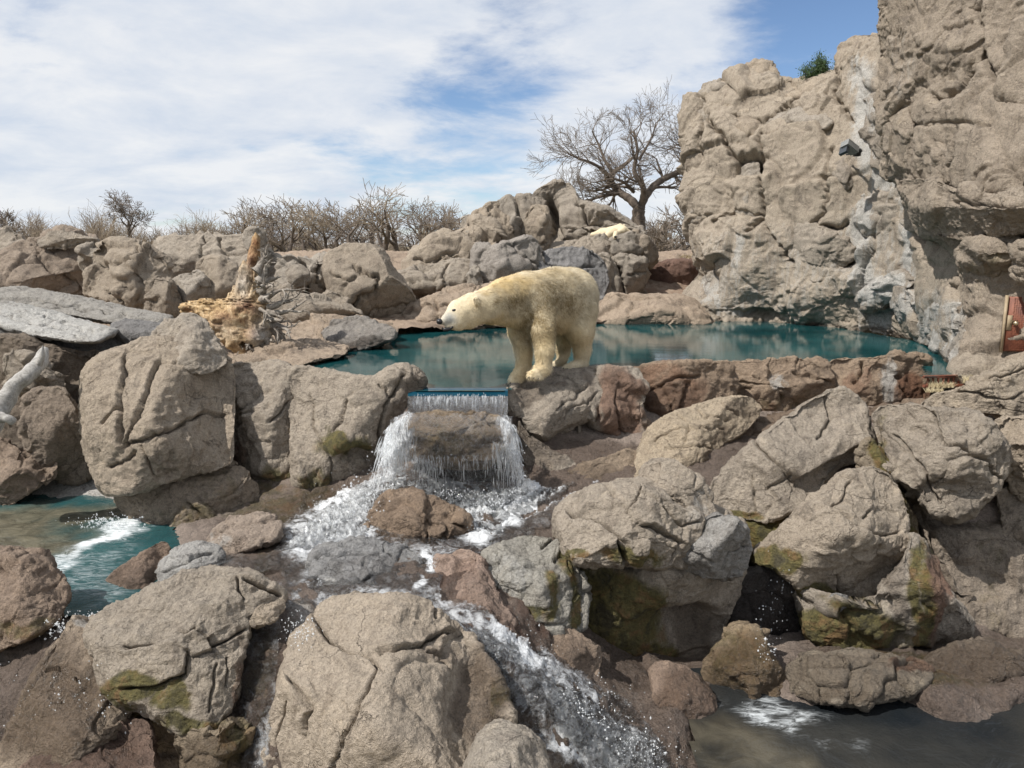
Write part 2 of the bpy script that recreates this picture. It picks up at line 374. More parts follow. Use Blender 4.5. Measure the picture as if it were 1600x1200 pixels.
    for j in range(1, nb+1):
        ph = j/nb*math.pi/2; rr = math.cos(ph)
        if j == nb:
            uj, vj = np.array([c[0]]), np.array([c[1]]); Vj = P(uj, vj, Yc(uj, vj)+bk); Vs.append(Vj); uu.append(uj); vv.append(vj)
            F.append(np.stack([prev, np.full(len(prev), k), np.roll(prev, -1)], -1)); k += 1
        else:
            ur, vr = place(tqr, np.full(len(rim), rr)); Vj = P(ur, vr, Yc(ur, vr)+bk*math.sin(ph)); Vs.append(Vj); uu.append(ur); vv.append(vr)
            cur = np.arange(k, k+len(rim)); F.append(np.stack([prev, cur, np.roll(cur, -1), np.roll(prev, -1)], -1)); prev = cur; k += len(rim)
    V = np.concatenate(Vs); U = np.concatenate(uu); W = np.concatenate(vv)
    nrm = vnormals(V, F)
    # make normals outward (front normals look at the camera)
    mid = idx[Ng//2, Ng//2]
    if nrm[mid, 1] > 0: F = [f[:, ::-1] for f in F]; nrm = -nrm
    mpp = float(np.mean(Yc(np.array([c[0]]), np.array([c[1]]))))/1200.0
    sz = size if size else np.clip(math.sqrt(np.ptp(o[:, 0])*np.ptp(o[:, 1]))*mpp, 0.18, 2.6)
    d = disp_rock(V, nrm, sz, seed, amp, facet, crack, fine)
    rim_k = 1.0
    V2 = V+nrm*(d*rim_k)[:, None]
    # drawn cracks, ledges and dents
    if len(cracks) or len(bumps):
        jx = 5*vnoise(V*4.0, 5)+2.5*vnoise(V*13.0, 6); jy = 5*vnoise(V*4.0, 8)+2.5*vnoise(V*13.0, 9); fr = np.arange(len(V)) < nf_
        for cdef in cracks:
            pl, wd, dp = cdef[:3]; step = cdef[3] if len(cdef) > 3 else 0.0
            dist, sg = polydist(U+jx, W+jy, pl)
            dd = -dp*1.7*np.exp(-(dist/(wd*0.52))**1.3)
            if step: dd += step*np.clip(1-dist/(7*wd), 0, 1)**1.5*np.clip(sg*dist/2.0, -1, 1)
            V2 += nrm*(dd*fr)[:, None]
        for (bu, bv, ru, rv, h) in bumps:
            e = ((U+jx-bu)/ru)**2+((W+jy-bv)/rv)**2
            V2 += nrm*(h*np.exp(-e**1.5)*fr)[:, None]
    return V2, F, U, W
def stain_attrs(U, W, V, stains):
    out = {}
    j = 12*vnoise(V*3.0, 41)+6*vnoise(V*9.0, 42); j2 = 12*vnoise(V*3.0, 43)+6*vnoise(V*9.0, 44)
    for s in stains:
        kind = s[0]; a = out.get(kind, np.zeros(len(U)))
        if isinstance(s[1], (list, tuple)):
            d, _ = polydist(U+j*0.4, W+j2*0.4, s[1]); f = np.clip(1.5-d/s[2], 0, 1)
        else:
            _, bu, bv, ru, rv = s[:5]; e = ((U+j-bu)/ru)**2+((W+j2-bv)/rv)**2; f = np.clip(1.6-1.3*e, 0, 1)
        out[kind] = np.maximum(a, f*(s[-1]))
    return out
NROCK = []
def rock(name, outline, Y, D, label=None, cat='rock', group=None, parent=None, mat=None, stains=(), tint=None, kind=None, **kw):
    V, F, U, W = rock_mesh(outline, Y, D, **kw)
    o = meshobj(name, V, F, mat or ROCK, parent, attrs=stain_attrs(U, W, V, stains))
    if parent is None: tag(o, label, cat, group, kind)
    elif label: o['label'] = label
    if tint is None and (mat is None or mat is ROCK):
        rr_ = np.random.RandomState(len(NROCK)+3); g_ = rr_.uniform(-1, 1); h_ = rr_.uniform(-1, 1); k_ = 1+0.09*h_; tint = (k_*(1+0.035*g_), k_, k_*(1-0.045*g_))
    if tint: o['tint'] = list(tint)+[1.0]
    NROCK.append(o); return o
# ================================================================= SETTING
# ---- ground to the horizon (plain beyond the enclosure) and the basin below it
def ground():
    xs = np.r_[-3000, -1200, -500, -200, np.linspace(-90, 90, 91), 200, 500, 1200, 3000]
    ys = np.r_[-60, -20, 0, np.linspace(3, 70, 90), 100, 160, 300, 700, 1500, 3500]
    X, Yg = np.meshgrid(xs, ys, indexing='ij')
    z = np.where(Yg > 25.5, 0.45, -4.0)
    z = z+np.where(Yg > 30, 0.25*vnoise(np.stack([X.ravel()/9, Yg.ravel()/9, 0*X.ravel()], -1), 3).reshape(X.shape), 0)
    V = np.stack([X.ravel(), Yg.ravel(), z.ravel()], -1); i = np.arange(X.size).reshape(X.shape)
    F = np.stack([i[:-1, :-1].ravel(), i[1:, :-1].ravel(), i[1:, 1:].ravel(), i[:-1, 1:].ravel()], -1)
    m, t, b, o = new_mat('dry_ground'); g = t.nodes.new('ShaderNodeNewGeometry')
    n = noise(t, g.outputs['Position'], 0.6, 8, 0.65)
    t.links.new(ramp(t, n.outputs[0], [(0.35, (0.16, 0.125, 0.08)), (0.55, (0.24, 0.20, 0.12)), (0.7, (0.20, 0.19, 0.09))]), b.inputs['Base Color']); b.inputs['Roughness'].default_value = 1
    tag(meshobj('ground', V, F, m), kind='structure')
ground()

def pixel_sheet(name, ctrl, u0, u1, v0, v1, step, mat, stains=(), disp=True, kind='structure', mask=None, amp=1.0, size=1.6, off=0.0, cracks=(), parent=None, flip=False, vertical=False):
    f = tps(ctrl); us = np.arange(u0, u1+step, step); vs = np.arange(v0, v1+step, step)
    U, W = np.meshgrid(us, vs, indexing='ij'); Yd = f(U, W)
    V = P(U.ravel(), W.ravel(), Yd.ravel()); i = np.arange(U.size).reshape(U.shape)
    F = np.stack([i[:-1, :-1].ravel(), i[:-1, 1:].ravel(), i[1:, 1:].ravel(), i[1:, :-1].ravel()], -1)
    n = vnormals(V, F); n *= -np.sign(n[:, 1:2]*1.0+1e-9) if False else 1
    if n[len(n)//2, 1]*0+np.mean(n[:, 1]) > 0: F = F[:, ::-1]; n = -n
    if disp: V = V+n*(disp_rock(V, n, size, 91, amp, amp, amp*0.8, 1.0))[:, None]
    if off: V = V+n*off
    if mask is not None:
        k = mask(U.ravel(), W.ravel(), V)[F].all(1); F = F[k]
    return V, F, U.ravel(), W.ravel(), n

# ---- the wet red-brown rock floor that the stream runs over, with both lower basins
BEDC = [(-150, 640, 11.8), (-150, 760, 11.2), (0, 640, 11.6), (200, 640, 11.6), (400, 640, 11.2), (620, 640, 10.6), (700, 650, 10.5), (800, 650, 10.5), (950, 640, 11.3), (1200, 620, 12.6), (1400, 610, 12.8), (1600, 600, 12.0), (1750, 600, 12.0),
        (0, 800, 10.1), (120, 800, 10.0), (200, 800, 9.9), (400, 780, 9.7), (500, 780, 9.5), (620, 770, 9.4), (700, 770, 9.6), (800, 770, 9.5), (880, 760, 9.5), (1000, 700, 10.3), (1100, 690, 10.2),
        (0, 870, 8.75), (200, 870, 8.75), (100, 940, 7.45), (270, 900, 7.6), (350, 860, 8.0), (450, 830, 8.5), (540, 860, 7.9), (600, 860, 7.85), (750, 860, 7.95), (850, 830, 8.5), (920, 790, 9.1),
        (350, 900, 7.2), (450, 930, 6.75), (500, 950, 6.45), (600, 960, 6.25), (700, 950, 6.4), (760, 990, 6.15), (820, 1050, 6.0), (900, 1100, 6.0), (950, 1150, 5.95), (1030, 1200, 5.9), (930, 1230, 5.6), (1050, 1100, 6.5),
        (410, 960, 6.3), (400, 1050, 5.75), (400, 1150, 5.35), (400, 1260, 4.95), (300, 1160, 5.7), (100, 980, 6.5), (0, 1040, 6.25), (-100, 1040, 6.25), (0, 1220, 5.75), (-120, 1250, 5.6), (150, 1230, 5.75),
        (600, 1100, 5.7), (600, 1260, 5.2), (740, 1060, 5.95), (800, 1150, 5.6), (830, 1250, 5.3),
        (1000, 1000, 8.0), (1010, 1065, 7.1), (920, 985, 7.4), (850, 1005, 6.65), (1100, 1010, 8.0), (1000, 850, 8.6), (1150, 950, 8.6), (1200, 850, 8.8), (1300, 700, 9.8), (1450, 900, 8.8), (1600, 900, 8.8), (1600, 700, 9.8), (1750, 800, 9.3), (1750, 1000, 8.0), (1300, 1060, 6.88), (1450, 1060, 6.85), (1600, 1060, 6.88), (1300, 1000, 7.9), (1450, 1000, 8.0), (1600, 1000, 8.3), (1180, 1070, 6.9),
        (1150, 1130, 6.7), (1250, 1130, 6.65), (1400, 1130, 6.65), (1600, 1130, 6.65), (1200, 1250, 5.85), (1400, 1260, 5.95), (1750, 1260, 5.95), (1750, 1130, 6.9), (1100, 1200, 6.0)]
V, F, U, W, NN = pixel_sheet('stream_bed', BEDC, -160, 1760, 600, 1270, 3.2, BED, size=1.0, amp=0.6)
st = [('wet', 620, 850, 330, 130, 1.0), ('wet', 900, 1100, 300, 200, 1.0), ('wet', 420, 1050, 60, 250, 1.0), ('wet', 60, 1080, 200, 200, 0.9), ('wet', 1480, 1050, 300, 90, 1.0), ('moss', 1400, 1050, 160, 40, 0.6), ('moss', 440, 790, 120, 40, 0.55), ('white', 900, 1110, 120, 60, 0.3), ('moss', 1180, 860, 70, 60, 0.9),  # lower right wet blot paints a dark veil into the bed colour
      ('red', 740, 900, 90, 70, 0.5), ('wet', 930, 740, 150, 60, 1.0), ('wet', 1150, 800, 200, 150, 0.9), ('red', 800, 980, 90, 60, 0.6), ('moss', 410, 1010, 22, 190, 0.45), ('white', 90, 775, 130, 32, 1.0), ('white', 150, 750, 40, 30, 1.0), ('white', 470, 970, 25, 30, 0.8)]  # two wet blots on the right also paint crevice shade into the bed
tag(meshobj('stream_bed', V, F, BED, attrs=stain_attrs(U, W, V, st)), kind='structure')

# ---- water
def water_material(name, deep, bump=0.004, scale=3.0, rough=0.02, stretch=(1, 1, 1), foam=False, spec=0.5, alpha=None):
    m, t, b, o = new_mat(name); g = t.nodes.new('ShaderNodeNewGeometry'); pos = scalev(t, g.outputs['Position'], stretch)
    n = noise(t, pos, scale, 6, 0.6, 0.6); n_2 = noise(t, pos, scale*5, 3, 0.6)
    h = M('ADD', M('MULTIPLY', n.outputs[0], bump*4, tree=t), M('MULTIPLY', n_2.outputs[0], bump, tree=t), tree=t)
    bp = t.nodes.new('ShaderNodeBump'); bp.inputs['Strength'].default_value = 1; bp.inputs['Distance'].default_value = 1.0
    t.links.new(h, bp.inputs['Height']); t.links.new(bp.outputs[0], b.inputs['Normal'])
    b.inputs['Roughness'].default_value = rough; b.inputs['IOR'].default_value = 1.333; b.inputs['Specular IOR Level'].default_value = spec
    dn = noise(t, g.outputs['Position'], 0.5, 4, 0.6)
    col = ramp(t, dn.outputs[0], [(0.35, deep[0]), (0.62, deep[1])])
    if foam:
        fa = attr(t, 'foam').outputs['Fac']; ml = attr(t, 'murk').outputs['Fac']
        col = mixc(t, ml, col, ramp(t, n.outputs[0], [(0.35, (0.075, 0.062, 0.040)), (0.6, (0.17, 0.145, 0.098))]))
        fn = noise(t, scalev(t, g.outputs['Position'], (3, 9, 3)), 1.6, 9, 0.72, 1.6)
        ff = M('MULTIPLY', M('MINIMUM', M('MULTIPLY', fa, 1.6, tree=t), 1.0, tree=t), mrange(t, M('ADD', fn.outputs[0], M('MULTIPLY', fa, 0.28, tree=t), tree=t), 0.48, 0.90, 0, 1), clamp=True, tree=t)
        col = mixc(t, ff, col, (0.72, 0.76, 0.78)); t.links.new(M('ADD', M('MULTIPLY', ff, 0.6, tree=t), rough, tree=t), b.inputs['Roughness'])
    t.links.new(col, b.inputs['Base Color'])
    return m
POOLM = water_material('pool_water', [(0.004, 0.032, 0.036), (0.014, 0.080, 0.084)], bump=0.0005, scale=2.4, rough=0.012, stretch=(0.7, 1.6, 1))
def flat_water(name, poly, z, mat, step=0.12, blobs=(), swell=0.0, depth=0.25):
    """a sheet of water with a rim that goes down into the basin"""
    poly = np.asarray(poly, float); x0, y0 = poly.min(0); x1, y1 = poly.max(0)
    X, Yg = np.meshgrid(np.arange(x0, x1+step, step), np.arange(y0, y1+step, step), indexing='ij')
    ins = np.zeros(X.shape, bool); n = len(poly)
    for i in range(n):
        (ax_, ay), (bx, by) = poly[i], poly[(i+1) % n]
        c = ((ay > Yg) != (by > Yg)) & (X < (bx-ax_)*(Yg-ay)/((by-ay)+1e-12)+ax_); ins ^= c
    Z = np.full(X.shape, z)
    V = np.stack([X.ravel(), Yg.ravel(), Z.ravel()], -1)
    if swell: V[:, 2] += swell*fbm(V*np.array([2.2, 2.2, 0]), 4, 61)
    i = np.arange(X.size).reshape(X.shape)
    F = np.stack([i[:-1, :-1].ravel(), i[1:, :-1].ravel(), i[1:, 1:].ravel(), i[:-1, 1:].ravel()], -1)
    F = F[ins.ravel()[F].any(1)]
    at = {'foam': np.zeros(len(V)), 'murk': np.zeros(len(V))}
    jj = 0.25*fbm(V*2.5, 3, 71); kk = 0.25*fbm(V*2.5, 3, 72)
    for (k, ax_, ay, bx, by, r, s) in blobs:
        d, _ = polydist(V[:, 0]+jj, V[:, 1]+kk, [(ax_, ay), (bx, by)]); at[k] = np.maximum(at[k], s*np.clip(1.4-d/r, 0, 1))
    used = np.unique(F); mp_ = np.full(len(V), -1); mp_[used] = np.arange(len(used))
    return tag(meshobj(name, V[used], mp_[F], mat, attrs={k: a[used] for k, a in at.items()}), kind='structure')
def XY(u, v, z): p = P(u, v, Yat(v, z)); return (float(p[0]), float(p[1]))
flat_water('pool_water', [XY(655, 611, 0), XY(780, 611, 0), (0.4, 11.3), (1.2, 11.9), (2.9, 12.3), XY(1452, 568, 0), XY(1450, 588, 0), XY(1502, 586, 0), (7.5, 11.5), (8.5, 14), (7.5, 19), (6, 21.5), (0, 22), (-2, 19.5), (-4, 15), (-4.6, 12.0), (-3.0, 11.3), (-1.6, 10.9)], 0.0, POOLM, step=0.1)
LOWL = water_material('left_pool_water', [(0.012, 0.045, 0.050), (0.026, 0.085, 0.088)], bump=0.009, scale=4, rough=0.06, foam=True)
a0 = XY(215, 812, -1.55); a1 = XY(130, 850, -1.55); a2 = XY(60, 905, -1.55); a3 = XY(150, 925, -1.55); b0 = XY(0, 810, -1.55); b1 = XY(40, 860, -1.55); b2 = XY(175, 800, -1.55)
flat_water('left_pool_water', [(-7.2, 6.75), (-3.2, 6.75), (-3.1, 7.2), (-3.6, 8.0), (-4.2, 9.0), (-4.4, 10.6), (-8.5, 10.6)], -1.55, LOWL, step=0.06, swell=0.02,
           blobs=[('foam', *a0, *a1, 0.24, 1.0), ('foam', *a1, *a2, 0.20, 0.75), ('foam', *a1, *a3, 0.35, 0.32), ('murk', *b0, *b1, 0.6, 0.85), ('murk', *b2, *b0, 0.4, 0.8)])
LOWR = water_material('lower_pool_water', [(0.010, 0.013, 0.016), (0.035, 0.034, 0.030)], bump=0.006, scale=3, rough=0.05, foam=True)
c0 = XY(1165, 1105, -2.4); c1 = XY(1265, 1115, -2.4); m0 = XY(1120, 1160, -2.4); m1_ = XY(1190, 1200, -2.4)
flat_water('lower_pool_water', [(1.5, 4.2), (8, 4.2), (8, 7.6), (1.7, 7.3)], -2.4, LOWR, step=0.06, swell=0.014,
           blobs=[('foam', *c0, *c1, 0.20, 0.55), ('murk', *m0, *m1_, 0.38, 0.4)])

# ---- rock bank round the back and left of the pool, and the wall that holds the pool
BANKC = [(-60, 400, 23), (200, 400, 22), (400, 405, 22.5), (600, 405, 23.5), (700, 400, 25), (850, 370, 26), (1000, 400, 26), (1120, 420, 26), (-60, 470, 19.5), (200, 480, 17.8), (330, 478, 17.6), (400, 500, 16.0), (500, 500, 17.2), (600, 480, 19.6), (700, 455, 21.2), (850, 450, 21.8), (1000, 455, 22.5), (1120, 460, 22.5),
         (460, 520, 15.8), (550, 500, 17.4), (620, 508, 17.3), (700, 505, 17.9), (850, 500, 18.8), (1000, 500, 19.6), (1100, 500, 20), (-60, 560, 13.2), (200, 560, 12.9), (350, 545, 13.4), (455, 560, 12.9), (540, 545, 13.9), (610, 530, 15.6), (200, 620, 11.9), (400, 600, 11.8), (480, 600, 11.5), (-60, 620, 12.0), (300, 580, 12.3)]
def in_poly(u, v, poly):
    ins = np.zeros(u.shape, bool); n = len(poly)
    for i in range(n):
        (ax_, ay), (bx, by) = poly[i], poly[(i+1) % n]
        ins ^= ((ay > v) != (by > v)) & (u < (bx-ax_)*(v-ay)/((by-ay)+1e-12)+ax_)
    return ins
POOLPX = [(455, 573), (480, 565), (540, 549), (580, 541), (614, 530), (619, 519), (650, 517), (700, 514), (800, 509), (940, 505), (1075, 506), (1300, 512), (1300, 700), (455, 700)]
V, F, U, W, NN = pixel_sheet('rock_bank', BANKC, -60, 1130, 392, 612, 2.6, ROCK, size=1.5, amp=0.55, mask=lambda a, b, V_: ~in_poly(a, b, POOLPX))
o_ = meshobj('rock_bank', V, F, ROCK, attrs=stain_attrs(U, W, V, [('wet', [(455, 573), (540, 549), (614, 530), (650, 517), (800, 509), (940, 505)], 6, 0.9), ('red', 800, 470, 400, 40, 0.5)])); o_['tint'] = [1.08, 0.97, 0.90, 1.0]; tag(o_, kind='structure')
WALC = [(340, 575, 11.5), (650, 600, 10.7), (650, 612, 10.22), (780, 612, 10.22), (700, 700, 10.1), (340, 780, 10.9), (600, 780, 10.0), (800, 700, 10.2), (1000, 585, 12.1), (1000, 720, 11.5), (1300, 575, 12.9), (1300, 700, 12.0), (1450, 600, 12.7), (1450, 700, 11.8)]
V, F, U, W, NN = pixel_sheet('weir_wall', WALC, 340, 1450, 580, 780, 3.5, BED, size=0.9, amp=0.5, mask=lambda a, b, V_: (V_[:, 2] < -0.03-0.35*((a > 640) & (a < 795))))
tag(meshobj('weir_wall', V, F, BED, attrs=stain_attrs(U, W, V, [('wet', 720, 680, 130, 90, 1.0), ('wet', 950, 700, 60, 40, 0.8), ('moss', 640, 740, 60, 30, 0.4)])), kind='structure')

# ================================================================= THE CLIFF
cliff_group = 'boulders of the enclosure'
CLC = [(1060, 480, 20.8), (1085, 500, 20.0), (1200, 503, 19.6), (1320, 515, 17.9), (1380, 520, 16.9), (1440, 528, 15.5), (1480, 560, 13.0), (1506, 590, 11.6), (1540, 600, 11.0),
       (1080, 400, 20.9), (1075, 300, 21.2), (1075, 190, 21.8), (1140, 130, 21.6), (1200, 110, 21.2), (1300, 110, 19.6), (1200, 300, 19.9), (1300, 300, 18.4), (1300, 420, 18.1), (1350, 200, 18.3), (1370, 60, 18.6), (1380, 330, 17.5),
       (1420, 420, 16.2), (1450, 300, 15.8), (1500, 480, 12.8), (1460, 150, 16.4), (1600, 300, 13), (1600, 560, 11.6), (1700, 100, 13)]
fcl = tps(CLC)
cliff = rock('rock_cliff', [(1056, 500), (1060, 478), (1072, 462), (1085, 440), (1088, 400), (1080, 370), (1078, 330), (1069, 290), (1076, 262), (1070, 215), (1070, 180), (1083, 158), (1100, 138), (1125, 132), (1143, 138), (1146, 118), (1160, 107), (1185, 104), (1205, 107), (1216, 122), (1250, 120), (1280, 112), (1310, 106), (1312, 80), (1320, 65), (1345, 60), (1372, 58), (1385, 40), (1440, 60), (1520, 200), (1560, 400), (1545, 640), (1508, 596), (1484, 568), (1450, 535), (1380, 528), (1300, 522), (1200, 514), (1090, 508)],
     0, 0.9, 'tall tan artificial rock cliff rising straight from the pool with pale mineral streaks', 'cliff', field=lambda a, b: fcl(a, b)+0.75, n=9, m=2.2, size=2.6, spacing=2.2, back=3.0, facet=1.15, amp=1.0, cut=0,
     cracks=[([(1190, 205), (1192, 300), (1193, 340), (1175, 360)], 4, 0.20), ([(1193, 345), (1215, 380), (1240, 410)], 4, 0.14), ([(1215, 180), (1250, 140), (1262, 120)], 5, 0.2), ([(1150, 180), (1190, 188), (1250, 170)], 4, 0.16),
             ([(1105, 180), (1150, 250), (1180, 262)], 5, 0.2), ([(1240, 120), (1235, 180)], 4, 0.1), ([(1310, 110), (1300, 150), (1330, 190)], 4, 0.14), ([(1090, 130), (1100, 200), (1085, 260)], 5, 0.15), ([(1230, 395), (1250, 365), (1320, 350)], 5, 0.25), ([(1115, 345), (1150, 330), (1190, 340)], 4, 0.15), ([(1300, 230), (1290, 330), (1270, 360)], 5, 0.14)],
     bumps=[(1172, 260, 20, 14, -0.7), (1100, 435, 18, 26, -0.5), (1325, 412, 18, 14, -0.5), (1170, 490, 60, 8, -0.35), (1385, 470, 34, 14, -0.45), (1450, 535, 12, 8, -0.4), (1260, 470, 40, 30, 0.3), (1160, 400, 40, 60, 0.35)],
     stains=[('white', [(1345, 110), (1350, 180), (1358, 240), (1385, 290), (1370, 320), (1345, 360), (1350, 430), (1370, 520)], 22, 1.0), ('white', [(1420, 310), (1425, 350), (1415, 440), (1430, 480)], 12, 1.0), ('white', [(1165, 370), (1160, 420)], 7, 0.8), ('white', 1150, 460, 60, 45, 0.5), ('white', 1250, 440, 60, 80, 0.4), ('white', 1350, 400, 70, 80, 0.5), ('white', 1470, 500, 30, 60, 0.55),
             ('white', 1200, 400, 120, 60, 0.3), ('white', [(1500, 480), (1505, 560)], 12, 0.9), ('wet', [(1085, 504), (1200, 507), (1320, 517), (1440, 530)], 5, 0.9)], tint=(1.06, 1.05, 1.03))
def cb(outline, dY, D, parent=None, name='boulder', **kw):
    D = D*0.78; dY = dY+0.04
    kw.setdefault('spacing', 2.4); kw.setdefault('n', 2.6)
    f = lambda a, b: fcl(a, b)+dY
    return rock(name, outline, 0, D, parent=cliff if parent is None else parent, field=f, **kw)
cb([(1143, 150), (1146, 120), (1162, 106), (1186, 103), (1207, 108), (1217, 126), (1212, 160), (1195, 185), (1160, 182)], 0.4, 0.75)
cb([(1084, 160), (1102, 137), (1126, 131), (1145, 140), (1150, 170), (1135, 200), (1108, 210), (1086, 195)], 0.5, 0.8)
cb([(1146, 195), (1160, 183), (1183, 190), (1190, 215), (1187, 240), (1165, 249), (1148, 240), (1143, 215)], 0.1, 0.75, top=0)
cb([(1190, 215), (1200, 192), (1240, 178), (1290, 160), (1300, 172), (1298, 198), (1270, 212), (1235, 219), (1205, 222)], 0.1, 0.85)
cb([(1216, 150), (1225, 128), (1262, 120), (1290, 118), (1300, 140), (1285, 165), (1240, 178), (1220, 175)], 0.4, 0.7)
cb([(1145, 290), (1160, 265), (1182, 260), (1190, 290), (1188, 330), (1170, 355), (1152, 350), (1143, 320)], 0.15, 0.8)
cb([(1072, 230), (1100, 215), (1120, 235), (1128, 265), (1115, 285), (1090, 290), (1073, 270)], 0.4, 0.7)
cb([(1076, 300), (1105, 290), (1140, 300), (1142, 350), (1120, 385), (1090, 395), (1080, 350)], 0.4, 0.75, size=1.6)
cb([(1205, 255), (1250, 235), (1290, 250), (1292, 300), (1260, 330), (1220, 325), (1200, 290)], 0.35, 0.6)
cb([(1195, 335), (1225, 330), (1240, 355), (1232, 385), (1210, 380)], 0.25, 0.5)
cb([(1302, 262), (1318, 250), (1342, 240), (1344, 268), (1338, 290), (1318, 292)], -0.1, 0.6, tint=(0.86, 0.87, 0.89))
cb([(1350, 160), (1366, 150), (1392, 160), (1405, 190), (1406, 240), (1396, 266), (1372, 250), (1354, 215)], -0.2, 0.7, tint=(0.86, 0.87, 0.89), stains=[('white', 1360, 170, 20, 30, 0.8)])
cb([(1345, 315), (1365, 300), (1400, 310), (1405, 335), (1385, 362), (1352, 372), (1340, 350)], -0.1, 0.6, stains=[('white', 1352, 340, 14, 40, 0.9)])
cb([(1228, 372), (1250, 350), (1290, 355), (1320, 372), (1331, 392), (1318, 412), (1290, 414), (1262, 408), (1235, 398)], 0.0, 0.9)
cb([(1240, 425), (1262, 412), (1280, 430), (1276, 450), (1260, 458), (1244, 445)], 0.1, 0.65)
cb([(1342, 465), (1375, 440), (1410, 430), (1425, 445), (1400, 465), (1370, 480), (1350, 482)], -0.2, 0.8, tint=(0.86, 0.87, 0.89), stains=[('white', 1380, 455, 50, 30, 1.0)])
cb([(1398, 448), (1415, 450), (1435, 480), (1442, 505), (1432, 520), (1412, 505), (1400, 475)], -0.3, 0.7, tint=(0.86, 0.87, 0.89), stains=[('white', 1420, 480, 40, 40, 0.8)])
cb([(1430, 500), (1450, 478), (1485, 480), (1508, 520), (1508, 590), (1490, 570), (1465, 545), (1440, 535)], -0.3, 0.6, stains=[('white', 1470, 510, 40, 50, 0.9)])
cb([(1100, 440), (1125, 425), (1165, 430), (1180, 455), (1180, 497), (1150, 503), (1115, 500), (1100, 475)], 0.2, 0.65, stains=[('white', 1140, 465, 50, 45, 0.75)])
cb([(1058, 500), (1062, 475), (1085, 442), (1105, 450), (1112, 480), (1108, 503), (1080, 508)], 0.3, 0.6)
cb([(1250, 470), (1285, 455), (1330, 470), (1345, 500), (1330, 518), (1290, 515), (1255, 508)], 0.25, 0.5, stains=[('white', 1290, 480, 50, 40, 0.6)])
cb([(1312, 100), (1316, 72), (1335, 60), (1365, 58), (1376, 80), (1372, 115), (1350, 140), (1322, 130)], 0.3, 0.7)
# near cliff on the right
NCC = [(1380, -60, 15.0), (1378, 150, 15.0), (1400, 300, 14.6), (1430, 380, 14.2), (1500, 0, 13.6), (1600, -60, 12.4), (1720, 0, 11.5), (1500, 200, 12.8), (1600, 200, 11.6), (1720, 300, 10.6), (1500, 340, 12.4), (1600, 350, 11.2),
       (1500, 400, 12.7), (1515, 500, 12.1), (1520, 590, 11.1), (1540, 610, 10.9), (1600, 450, 11.4), (1570, 560, 11.2), (1700, 560, 10.6)]
fnc = tps(NCC)
near = rock('rock_cliff', [(1388, -80), (1379, -20), (1385, 25), (1373, 70), (1383, 120), (1371, 160), (1378, 200), (1392, 235), (1388, 265), (1400, 300), (1412, 340), (1440, 372), (1480, 385), (1492, 400), (1506, 440), (1512, 500), (1508, 560), (1516, 605), (1545, 625), (1760, 640), (1780, 200), (1760, -90)],
     0, 0.9, 'massive overhanging brown rock cliff at the right edge above the rusty door', 'cliff', field=lambda a, b: fnc(a, b)+0.75, n=10, m=2.2, size=2.4, spacing=2.4, back=3.0, cut=0,
     bumps=[(1590, 520, 48, 60, -0.0), (1560, 375, 60, 12, -0.35)], cracks=[([(1440, 165), (1500, 140), (1530, 90), (1540, 70)], 5, 0.2), ([(1460, 290), (1520, 300), (1600, 290)], 5, 0.18), ([(1530, 10), (1535, 80), (1570, 150), (1600, 160)], 6, 0.2)],
     stains=[('white', 1402, 100, 30, 60, 0.3), ('moss', 1560, 400, 60, 14, 0.25)], tint=(0.95, 0.93, 0.91))
fcl_old = fcl; fcl = fnc
kw = dict(parent=near, tint=(0.95, 0.93, 0.91))
cb([(1378, -70), (1410, -70), (1425, 20), (1420, 100), (1400, 150), (1378, 145), (1376, 60)], 0.3, 0.7, **kw)
cb([(1420, 100), (1440, 50), (1475, 5), (1520, 20), (1540, 65), (1528, 105), (1500, 130), (1460, 150), (1425, 155)], 0.1, 0.95, cracks=[([(1440, 90), (1480, 50), (1520, 40)], 4, 0.08)], **kw)
cb([(1530, -70), (1640, -80), (1700, 0), (1700, 120), (1640, 165), (1590, 160), (1550, 130), (1530, 60)], 0.1, 0.9, **kw)
cb([(1470, -70), (1530, -70), (1528, 10), (1500, 20), (1470, 0)], 0.2, 0.7, **kw)
cb([(1425, 190), (1440, 170), (1490, 150), (1525, 120), (1560, 150), (1590, 190), (1620, 240), (1610, 290), (1560, 300), (1500, 296), (1450, 280), (1428, 240)], 0.2, 1.0, size=2.4, cracks=[([(1430, 200), (1480, 190), (1580, 195)], 4, 0.06), ([(1500, 190), (1490, 250), (1460, 285)], 4, 0.05)], **kw)
cb([(1385, 180), (1415, 165), (1428, 200), (1432, 260), (1415, 290), (1395, 270)], 0.2, 0.7, **kw)
cb([(1600, 170), (1720, 140), (1740, 300), (1660, 330), (1610, 290)], 0.2, 0.9, **kw)
cb([(1405, 290), (1440, 285), (1520, 300), (1600, 300), (1700, 320), (1740, 350), (1640, 368), (1560, 362), (1505, 372), (1470, 368), (1430, 345)], -0.3, 1.0, size=2.2, cracks=[([(1480, 310), (1540, 322), (1600, 318)], 4, 0.1)], **kw)
cb([(1500, 390), (1515, 372), (1560, 375), (1585, 372), (1600, 390), (1590, 420), (1560, 426), (1530, 432), (1508, 425)], -0.3, 0.9, stains=[('moss', 1550, 412, 50, 14, 0.35)], **kw)
cb([(1575, 385), (1600, 375), (1700, 380), (1720, 430), (1640, 445), (1590, 430)], -0.4, 0.9, **kw)
cb([(1494, 450), (1510, 425), (1535, 440), (1556, 470), (1562, 520), (1558, 570), (1540, 605), (1518, 595), (1508, 560), (1504, 500)], 0.3, 0.6, cracks=[([(1530, 460), (1525, 520), (1540, 580)], 4, 0.07)], **kw)
fcl = fcl_old
# ================================================================= BOULDERS
BG = dict(spacing=2.3)
def sh(o, dx, dy): return [(a+dx, b+dy) for a, b in o]
